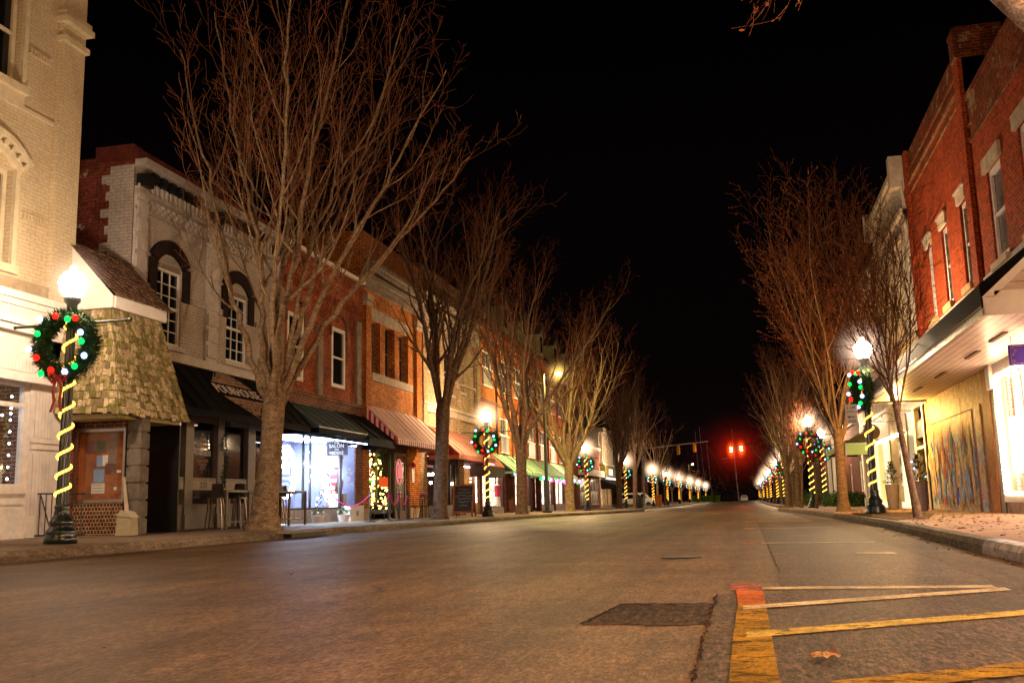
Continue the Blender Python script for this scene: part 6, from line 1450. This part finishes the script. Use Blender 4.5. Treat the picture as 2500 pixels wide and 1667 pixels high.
def vase(seed, H, th, tr, nl, spread, leafy=0, maxlev=3, dens=(1.25, 2.2, 3.2), lean=(0, 0), rs=.55, curve=.1, tw=.0055):
    t = Tree(seed, leafy, tw); t.trunk([(tr*1.5, -.05), (tr*1.25, .12), (tr*1.08, .4), (tr, 1), (tr*.95, th*.7), (tr*1.05, th), (tr*.9, th+.25)], lean)
    for i in range(nl):
        az = 2*pi*i/nl+t.r.uniform(-.35, .35); tilt = spread*t.r.uniform(.45, 1.1); d = Vector((sin(tilt)*cos(az), sin(tilt)*sin(az), cos(tilt)))
        t.branch((lean[0]*th+cos(az)*tr*.4, lean[1]*th+sin(az)*tr*.4, th-.1+t.r.uniform(-.2, .3)), d, (H-th)*t.r.uniform(.82, 1.05), tr*rs*t.r.uniform(.8, 1.1), 0, curve, .075, maxlev, dens, .15, .45)
    return t
t2 = vase(21, 12.6, 3.9, .25, 9, .34, maxlev=3, lean=(.04, 0), rs=.46); T2 = t2.build('bare tree with dark forked trunk beside the chalkboard menu', (-10.8, 34.4, walk(-10.8, 34.4)), GT, 'barkD')
t3 = vase(33, 12.8, 3.2, .26, 8, .36, rs=.46, dens=(1.5, 2.4, 3.4)); T3 = t3.build('bare tree between the second globe lamp and the tall yellow street light', (-10.8, 47.9, walk(-10.8, 48)), GT, 'barkD')
t4 = vase(47, 12.4, 3.0, .28, 11, .60, rs=.46, dens=(1.5, 2.3, 3.2), tw=.007); T4 = t4.build('wide spreading bare tree lit yellow just beyond the tall street light', (-10.8, 61.6, walk(-10.8, 61.6)), GT)
dup(T3, (-10.8, 86.5, walk(-10.8, 86.5)), 2.0, 'dark bare tree just left of the fourth left lamp', .95)
dup(T2, (-10.6, 97.2, walk(-10.8, 97)), 1.1, 'pale trunked bare tree beyond the fourth left lamp', .92)
t5 = vase(52, 10.5, 3.2, .16, 6, .75, maxlev=3, dens=(1.1, 1.7, 2.3), tw=.010); T5 = t5.build('open twisting bare tree above the fifth left lamp', (-10.9, 126, walk(-11, 126)), GT)
for k, (y, sc_, lab) in enumerate(((137, .8, 'small dark bare tree beside the sixth left lamp'), (151, .62, 'pale slender bare tree in front of the parked van'), (173, .6, 'small leaning bare tree with bright trunk near the seventh left lamp'), (205, .6, 'small bare tree near the far end of the left lamps'), (235, .55, 'tiny bare tree at the far end of the left lamps'))): dup(T5, (-10.9, y, walk(-11, y)), 1.3*k+.7, lab, sc_)
rt = Tree(71, .8, .006)
rt.trunk([(.27, -.05), (.22, .1), (.18, .35), (.16, 1.2), (.155, 2.4), (.16, 2.75)], (.0, .0), .02)
for i in range(15):
    az = 2*pi*i/15+rt.r.uniform(-.3, .3); tilt = rt.r.uniform(.10, .52); rt.branch((.03*cos(az), .03*sin(az), 2.4+rt.r.uniform(-.2, .5)), (sin(tilt)*cos(az), sin(tilt)*sin(az), cos(tilt)), rt.r.uniform(6.6, 8.8)*(1-.15*tilt), .052*rt.r.uniform(.6, 1.15), 0, .12, .055, 3, (1.7, 2.8, 3.4), .10, .45)
R1 = rt.build('broom shaped tree with dry brown leaves left of the first right lamp', (3.15, 35.1, walk(3.2, 35)), GT, 'barkR')
ry = Tree(88, .06, .0055); ry.trunk([(.105, -.02), (.085, .08), (.075, .5), (.062, 1.5), (.055, 2.4)], (-.11, 0), .01)
for i in range(9):
    az = 2*pi*i/9+ry.r.uniform(-.3, .3); tilt = ry.r.uniform(.08, .62); zz = 1.9+.13*i
    ry.branch((-.11*zz, 0, min(zz, 2.38)), (sin(tilt)*cos(az)-.03, sin(tilt)*sin(az), cos(tilt)), ry.r.uniform(2.6, 4.4), .026*ry.r.uniform(.8, 1.1), 0, .10, .05, 3, (2.4, 3.4, 3.4), .1, .3)
R2_ = ry.build('thin young leaning tree in the mulch bed in front of the canopy', (3.35, 21.5, walk(3.3, 21.5)), GT, 'barkR')
for (x, y, rz, s_, lab, src) in ((3.0, 61.3, 1.0, .72, 'bare tree with thick dark trunk left of the second right lamp', T2), (2.3, 58.5, 2.2, .68, 'bare tree nearest the right kerb nose', T3), (2.6, 64.5, 3.0, .6, 'thin pale double stemmed tree behind the right kerb nose', T5),
                               (3.3, 74, .5, .60, 'right side bare tree beyond the kerb nose', T3), (3.2, 84, 1.7, .55, 'right side bare tree before the fourth right lamp', T2), (3.2, 98, 2.9, .6, 'right side bare tree between the fourth and fifth lamps', T3), (3.2, 122, .2, .55, 'right side bare tree beyond the fifth lamp', T2), (3.2, 150, 2.2, .55, 'smaller right side bare tree far down the street', T3), (3.2, 178, 1.2, .5, 'right side tree with warm lit twigs near the far car', T2), (3.0, 205, 0.2, .5, 'small round lit tree at the far end of the right lamps', T4)):
    dup(src, (x, y, walk(x, y)), rz, lab, s_)
dup(R2_, (3.1, 47.6, walk(3.1, 47.6)), 2.0, 'thin young tree just right of the second right lamp', .8); dup(R2_, (2.7, 52.5, walk(3, 52)), 4.0, 'thin young tree left of the second right lamp', .8)
# near right tree: only its mossy limb and some twig tips reach into the frame
rn = Tree(101, .5, .004)
rn.trunk([(.36, 0), (.30, .3), (.27, 1.5), (.27, 3.0), (.25, 3.4)], (0, 0))
o3 = Vector((3.2, 7.6, .15))
def rel(x, y, z): return (x-o3.x, y-o3.y, z-o3.z)
rn.w.tube([rel(3.25, 7.6, 3.3), rel(2.85, 7.85, 3.85), rel(2.47, 8.0, 4.33), rel(2.2, 8.05, 4.72), rel(1.9, 8.1, 5.3), rel(1.5, 8.2, 6.6), rel(1.2, 8.2, 8.4)], [.2, .17, .155, .145, .13, .10, .03], 14, cap=False)
rn.branch(rel(1.9, 8.1, 5.3), (-1.0, -.02, -.02), 1.25, .03, 0, .0, .06, 3, (2.5, 5, 6), .3, .1); rn.branch(rel(1.75, 8.1, 5.55), (-1, .1, -.30), 1.5, .02, 1, -.25, .07, 3, (2.5, 6, 7), .3, .1)
rn.branch(rel(.8, 8.0, 4.93), (-1, 0, -.10), .62, .012, 1, -.1, .1, 3, (2.5, 8, 9), .1, .08)
for a in (0, 1.5, 3, 4.4): rn.branch((0, 0, 3.3), (cos(a)*.5, sin(a)*.5, 1), 6, .11, 0, .1, .05, 2, (1, 1.5), .3)
rn.build('mossy tree limb reaching into the top right corner of the view', tuple(o3), GT, 'mossbark')

# ================================================================== SIGNALS AND FAR THINGS
Y_ = 115.0; zg = gz(Y_)
sg = thing('signal_mast', 'long signal mast arm reaching in over the road from the left', 'signal mast', (-11.5, Y_, zg))
MB().tube([(-11.5, Y_, zg), (-11.5, Y_, 6.6)], .13, 8).build('pole', 'greytrim', sg); MB().tube([(-11.5, Y_, 6.45), (-3.9, Y_, 7.05)], [.09, .05], 6).build('arm', 'greytrim', sg)
def signal(x, y, z, lit, lab, rz=0):
    o = thing('traffic_light', lab, 'traffic light', (x, y, z), 'traffic lights at the crossing')
    MB().box(-.19, .19, -.12, .12, -.55, .55).build('housing', plain('yellow_housing', (.62, .30, .02), .5) if not lit else 'black', o, off=Z0)
    for k, c in enumerate((('red', .34), ('amber', 0), ('green', -.34))):
        yv = -.13
        if lit: MB().lathe([(.12, 0), (.12, .02)], 14).build('lens', ('signal' if k == 0 else 'black') if k == 0 else 'black', o, off=Z0) if False else None
        q = MB(); q.tube([(0, yv, c[1]), (0, yv-.03, c[1])], .14, 14); q.build(c[0]+'_lens', ('sigred' if (lit and k == 0) else ('sigred2' if lit and k == 1 else 'black')), o, off=Z0)
        q = MB(); q.tube([(.15*cos(pi*i/8), yv-.12, c[1]+.15*sin(pi*i/8)) for i in range(9)], .02, 4); q.build('visor', 'black', o, off=Z0)
    o.rotation_euler = (0, 0, rz); return o
M['sigred'] = emit('lit_red_signal', (1, .06, .01), 900); M['sigred2'] = emit('lit_orange_signal', (1, .18, .02), 300)
signal(-7.35, Y_, 6.2, False, 'yellow cased traffic light hanging left on the mast arm', 1.4); signal(-5.5, Y_, 6.4, False, 'yellow cased traffic light hanging right on the mast arm', 1.4)
Y2 = 124; 
signal(-1.50, Y2, 6.25, True, 'left one of the two glowing red traffic lights'); signal(-.30, Y2, 6.35, True, 'right one of the two glowing red traffic lights')
s2 = thing('signal_mast', 'signal mast arm reaching in from the right above the red lights', 'signal mast', (4.5, Y2, -.4)); MB().tube([(4.5, Y2+.2, -.4), (4.5, Y2+.2, 7.3)], .13, 8).build('pole', 'black', s2); MB().tube([(4.5, Y2+.2, 7.2), (-2, Y2+.2, 6.9)], [.09, .05], 6).build('arm', 'black', s2)
np_ = thing('no_parking_sign', 'round sign with a letter P between the two red traffic lights', 'sign', (-.9, Y2, 6.6)); q = MB(); q.tube([(-.9, Y2, 6.6), (-.9, Y2+.03, 6.6)], .42, 24); q.build('plate', 'black', np_)
q = MB(); q.tube([(-.9+.38*cos(2*pi*i/28), Y2-.03, 6.6+.38*sin(2*pi*i/28)) for i in range(28)], .03, 5, closed=True); q.build('ring', emit('red_glowing_ring', (.8, .05, .01), .5, False), np_); text(np_, 'P', .5, emit('red_glowing_letter', (.8, .08, .02), .4, False), (-.9, Y2-.04, 6.6), (1, 0, 0), (0, 0, 1), .004)  # ring and letter glow red themselves, imitating light from the signals
# white car far down the road
ZC = gz(250)
car = thing('parked_car', 'small white hatchback seen from behind at the far end of the road', 'car', (-.6, 250, ZC)); x0 = -.6
M['carwhite'] = plain('white_car_paint', (.88, .86, .84), .25, .05, 3); 
prof = [(-.88, .30), (-.90, .75), (-.84, .95), (-.62, 1.42), (-.50, 1.48), (.50, 1.48), (.62, 1.42), (.84, .95), (.90, .75), (.88, .30), (.8, .22), (-.8, .22)]
q = MB(); q.prism([(x0+a, ZC+b) for a, b in prof], 250, 254, 'y'); q.build('body', 'carwhite', car)
q = MB(); q.prism([(x0-.60, ZC+.98), (x0-.48, ZC+1.36), (x0+.48, ZC+1.36), (x0+.60, ZC+.98)], 249.95, 250, 'y'); q.build('rear_window', 'panegrey', car)
for s in (-1, 1):
    q = MB(); q.box(x0+s*.66-.16, x0+s*.66+.16, 249.93, 250, ZC+.72, ZC+.9); q.build('tail_light', plain('red_tail_lens%d' % s, (.35, .02, .02), .3), car)
    q = MB(); q.tube([(x0+s*.75-.11, 250.7, ZC+.3), (x0+s*.75+.11, 250.7, ZC+.3)], .3, 16); q.build('wheel', 'black', car)
q = MB(); q.box(x0-.26, x0+.26, 249.94, 250, ZC+.72, ZC+.86); q.build('number_plate', 'paper', car); q = MB(); q.box(x0-.85, x0+.85, 249.9, 250.02, ZC+.34, ZC+.56); q.build('bumper', 'carwhite', car)
bulbs('red', [(x0+.0, 249.9, ZC+1.42)], .03, car, 'brake_light')
# parked van on the left
vx, vy, vz = -16.2, 150, gz(150); van = thing('parked_van', 'white panel van parked side-on behind the far left trees', 'van', (vx, vy, vz))
q = MB(); q.prism([(vx-2.6, vz+.4), (vx-2.6, vz+1.9), (vx-2.3, vz+2.05), (vx+1.2, vz+2.05), (vx+1.9, vz+1.3), (vx+2.6, vz+1.1), (vx+2.7, vz+.4)], vy, vy+1.8, 'y'); q.build('body', 'carwhite', van)
q = MB(); q.prism([(vx+.7, vz+1.2), (vx+.7, vz+1.85), (vx+1.15, vz+1.85), (vx+1.65, vz+1.25)], vy-.02, vy, 'y'); q.box(vx-2.3, vx+.5, vy-.02, vy, vz+1.2, vz+1.8); q.build('side_window', 'pane', van)
for s in (-1.7, 1.8): q = MB(); q.tube([(vx+s, vy-.05, vz+.35), (vx+s, vy+.2, vz+.35)], .35, 16); q.build('wheel', 'black', van)
# green hedge boxes, sheds, masts
for i in range(5):
    x = -13.6+1.55*i; hb = thing('clipped_hedge', ['leftmost', 'second from left', 'middle', 'second from right', 'rightmost'][i]+' bright green clipped hedge block at the end of the road', 'hedge', (x, 262, ZC), 'clipped hedge blocks at the road end'); q = MB()
    for k in range(500):
        p0 = Vector((x+R.uniform(-.72, .72), 262+R.uniform(-.5, .5), ZC+R.uniform(0, 1.7))); q.tri(tuple(p0), tuple(p0+Vector((R.gauss(0, .12), R.gauss(0, .1), R.gauss(0, .12)))), tuple(p0+Vector((R.gauss(0, .12), R.gauss(0, .1), R.gauss(0, .12)))))
    q.box(x-.66, x+.66, 261.6, 262.4, ZC, ZC+1.6); q.build('leaves', plain('bright_hedge%d' % i, (.16, .32, .02), .6, .4, 4), hb)
M['mast'] = plain('pale_mast', (.42, .34, .34), .4, .1, 2)
for i, (x, h, lx, lab) in enumerate(((-13.9, 20.5, .6, 'left tall sailing boat mast at the end of the street'), (-12.6, 21.5, .9, 'second tall sailing boat mast at the end of the street'), (-10.7, 16.5, .9, 'shorter sailing boat mast with a stay running down to the right'))):
    b_ = thing('boat_mast', lab, 'mast', (x, 300, -.4), 'sailing boat masts at the end of the street'); MB().tube([(x+lx, 300, -.4), (x, 300, h)], [.14, .08], 6).build('spar', 'mast', b_)
    if i == 2: MB().tube([(x, 300, h), (x+6.2, 300, 5)], .04, 4).build('stay', 'mast', b_)
fp = thing('flagpole', 'tall white yardarm flagpole below the red traffic lights', 'flagpole', (-2.6, 290, -.4)); MB().tube([(-2.2, 290, -.4), (-3.1, 290, 20)], [.17, .08], 8).build('pole', 'mast', fp); MB().tube([(-6.6, 290, 11.6), (-.6, 290, 12.1)], .07, 5).build('yard', 'mast', fp)
fw = Tree(5, 0, .03)
ft = MB()
for i in range(140):
    x = R.uniform(-70, 60); y = R.uniform(285, 330); h = R.uniform(7, 13)
    for k in range(30):
        p0 = Vector((x+R.gauss(0, 2.2), y+R.gauss(0, 2), h*.55+R.gauss(0, 1)*h*.22)); ft.tri(tuple(p0), tuple(p0+Vector((R.gauss(0, .8), 0, R.gauss(0, .8)))), tuple(p0+Vector((R.gauss(0, .8), 0, R.gauss(0, .8)))))
tag(ft.build('far_trees', plain('dark_far_trees', (.045, .03, .02), .9)), 'dark mass of trees at the far end of the street', 'trees', None, 'stuff')
for i, (x, y, w_, d_, h, lab) in enumerate(((-34, 175, 16, 12, 5, 'dark low building beyond the parked van'), (-30, 225, 14, 16, 6, 'dark building behind the far left lamps'), (18, 120, 14, 20, 7, 'dark building behind the far right trees'), (20, 170, 16, 22, 6, 'dark building beyond the right side street'))):
    b_ = thing('distant_building', lab, 'building', (x, y, -.4)); MB().box(x-w_/2, x+w_/2, y, y+d_, -.4, h).build('wall', 'brownbrick', b_); MB().box(x-w_/2-.2, x+w_/2+.2, y-.2, y+d_+.2, h, h+.3).build('roof', 'black', b_)
    q = MB()
    for k in range(4): xx = x-w_/2+1.5+k*(w_-3)/3.5; q.box(xx, xx+1.2, y-.05, y-.01, 1, 2.6)
    q.build('window', 'pane', b_)
bin_ = thing('litter_bin', 'dark slatted litter bin beside the pale trunk past the fourth left lamp', 'bin', (-10.2, 95.6, walk(-10, 95))); zb = walk(-10, 95.6)
MB().lathe([(.34, 0), (.38, .5), (.38, 1.0), (.30, 1.08), (.12, 1.15)], 16, (-10.0, 95.0, zb), .08).build('body', 'black', bin_)
pl_ = thing('wooden_planter', 'small wooden planter post at the foot of the fifth left lamp', 'planter', (-10.3, 120, walk(-10, 120))); MB().box(-10.6, -9.9, 119.6, 120.3, walk(-10, 120), walk(-10, 120)+1.3).build('box', 'wood', pl_); MB().box(-10.65, -9.85, 119.55, 120.35, walk(-10, 120)+1.3, walk(-10, 120)+1.36).build('rim', 'wood', pl_)

# ------------------------------------------------------------------ emissive balls added round signals, lamp globes and salon lights, imitating bloom
def glow_ball(name, c, loc, rad, strength, power=2.2, dens_noise=0):
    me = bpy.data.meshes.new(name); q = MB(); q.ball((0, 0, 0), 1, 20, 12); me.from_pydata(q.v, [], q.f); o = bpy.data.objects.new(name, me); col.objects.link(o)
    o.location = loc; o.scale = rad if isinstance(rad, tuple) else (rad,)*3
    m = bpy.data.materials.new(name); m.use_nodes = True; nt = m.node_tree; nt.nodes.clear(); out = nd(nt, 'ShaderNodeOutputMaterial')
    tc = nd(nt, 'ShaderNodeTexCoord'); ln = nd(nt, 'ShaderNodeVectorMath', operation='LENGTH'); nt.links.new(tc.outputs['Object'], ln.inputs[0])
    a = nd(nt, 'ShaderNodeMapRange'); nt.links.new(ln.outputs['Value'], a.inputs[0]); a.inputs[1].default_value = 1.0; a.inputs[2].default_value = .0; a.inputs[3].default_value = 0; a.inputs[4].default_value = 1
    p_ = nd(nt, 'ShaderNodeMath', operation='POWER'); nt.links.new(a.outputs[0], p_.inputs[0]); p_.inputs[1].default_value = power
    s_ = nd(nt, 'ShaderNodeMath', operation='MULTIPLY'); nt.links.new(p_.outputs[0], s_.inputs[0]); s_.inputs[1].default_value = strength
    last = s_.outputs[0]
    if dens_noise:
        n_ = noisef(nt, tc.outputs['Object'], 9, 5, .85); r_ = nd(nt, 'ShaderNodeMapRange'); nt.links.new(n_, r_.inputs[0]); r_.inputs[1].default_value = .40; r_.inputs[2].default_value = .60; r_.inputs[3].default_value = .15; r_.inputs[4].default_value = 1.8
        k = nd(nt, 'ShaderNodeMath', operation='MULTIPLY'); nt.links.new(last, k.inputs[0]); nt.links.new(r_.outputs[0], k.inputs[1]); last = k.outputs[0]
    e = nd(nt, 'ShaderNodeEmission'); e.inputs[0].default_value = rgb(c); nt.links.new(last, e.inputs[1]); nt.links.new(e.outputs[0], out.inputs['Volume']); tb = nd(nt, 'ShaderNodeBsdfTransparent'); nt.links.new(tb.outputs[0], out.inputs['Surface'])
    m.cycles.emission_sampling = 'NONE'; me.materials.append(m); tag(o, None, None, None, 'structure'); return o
for x_, z_ in ((-1.5, 6.35), (-.3, 6.45)): glow_ball('signal_glow', (1, .09, .006), (x_, 123.2, z_), (.85, .6, 1.5), 9.0, 2.8)
glow_ball('red_glow_ball', (1, .022, .001), (-.9, 130.5, 6.5), (7.5, 5.0, 6.2), .055, 2.8, 1); glow_ball('red_glow_ball', (1, .02, .001), (-.9, 129.0, 6.5), (3.8, 3.0, 3.4), .26, 2.6, 1)  # red glow in the air painted as emissive volumes

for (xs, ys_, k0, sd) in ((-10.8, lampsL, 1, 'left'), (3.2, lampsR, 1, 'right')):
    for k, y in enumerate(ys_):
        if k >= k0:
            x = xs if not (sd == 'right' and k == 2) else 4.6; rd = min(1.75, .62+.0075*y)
            glow_ball('lamp_glow_ball', (1, .62, .36), (x, y, walk(x, y)+4.3), rd*1.05, 9/rd, 3.4)  # bloom round each lamp imitated by an emissive ball
glow_ball('lamp_glow_ball', (1, .70, .50), (-10.8, 14.02, walk(-10.8, 14)+4.3), .75, 3.6, 3.2); glow_ball('lamp_glow_ball', (1, .70, .5), (3.2, 27, walk(3.2, 27)+4.3), .95, 5, 3.2)
glow_ball('lamp_glow_ball', (1, .62, .14), (-9.94, 54.2, walk(-10.8, 54)+7.7), 1.1, 6, 3.8)
glow_ball('window_glow', (.62, .76, 1), (XL-.35, 28.4, 1.7), 1.1, 1.6, 2.4); glow_ball('window_glow', (.62, .76, 1), (XL-.2, 30.9, 1.7), .7, 1.6, 2.4)  # added glow imitating bloom of the salon lights

# ------------------------------------------------------------------ sky, camera, render settings
wd = bpy.data.worlds.new('World'); sc.world = wd; wd.use_nodes = True; nt = wd.node_tree; bg = nt.nodes['Background']
tc = nd(nt, 'ShaderNodeTexCoord'); sx = nd(nt, 'ShaderNodeSeparateXYZ'); nt.links.new(tc.outputs['Generated'], sx.inputs[0])
c = ramp(nt, sx.outputs[2], [(.0, (.0050, .0022, .0020)), (.12, (.0020, .0009, .0010)), (.45, (.0006, .0003, .0005))]); nt.links.new(c, bg.inputs[0]); bg.inputs[1].default_value = 1.0
cam = bpy.data.cameras.new('camera'); co = bpy.data.objects.new('camera', cam); col.objects.link(co); sc.camera = co
yaw, pit, roll = radians(13.069), radians(9.307), .0235
F_ = Vector((-sin(yaw)*cos(pit), cos(yaw)*cos(pit), sin(pit))); R_ = Vector((cos(yaw), sin(yaw), 0)); U_ = R_.cross(F_)
Rr = R_*cos(roll)-U_*sin(roll); Ur = U_*cos(roll)+R_*sin(roll)
co.matrix_world = Matrix(((Rr.x, Ur.x, -F_.x, 0), (Rr.y, Ur.y, -F_.y, 0), (Rr.z, Ur.z, -F_.z, .65), (0, 0, 0, 1)))
cam.sensor_width = 36; cam.lens = 36*2255/2352; cam.clip_start = .05; cam.clip_end = 2000
sc.view_settings.view_transform = 'Standard'; sc.view_settings.look = 'None'; sc.view_settings.exposure = 0
cy = sc.cycles; cy.use_denoising = True; cy.max_bounces = 5; cy.diffuse_bounces = 3; cy.glossy_bounces = 3; cy.transparent_max_bounces = 48; cy.transmission_bounces = 3; cy.volume_bounces = 0
cy.sample_clamp_indirect = 3; cy.sample_clamp_direct = 0; cy.caustics_reflective = False; cy.caustics_refractive = False; cy.use_light_tree = True; cy.volume_step_rate = 1; cy.volume_max_steps = 64
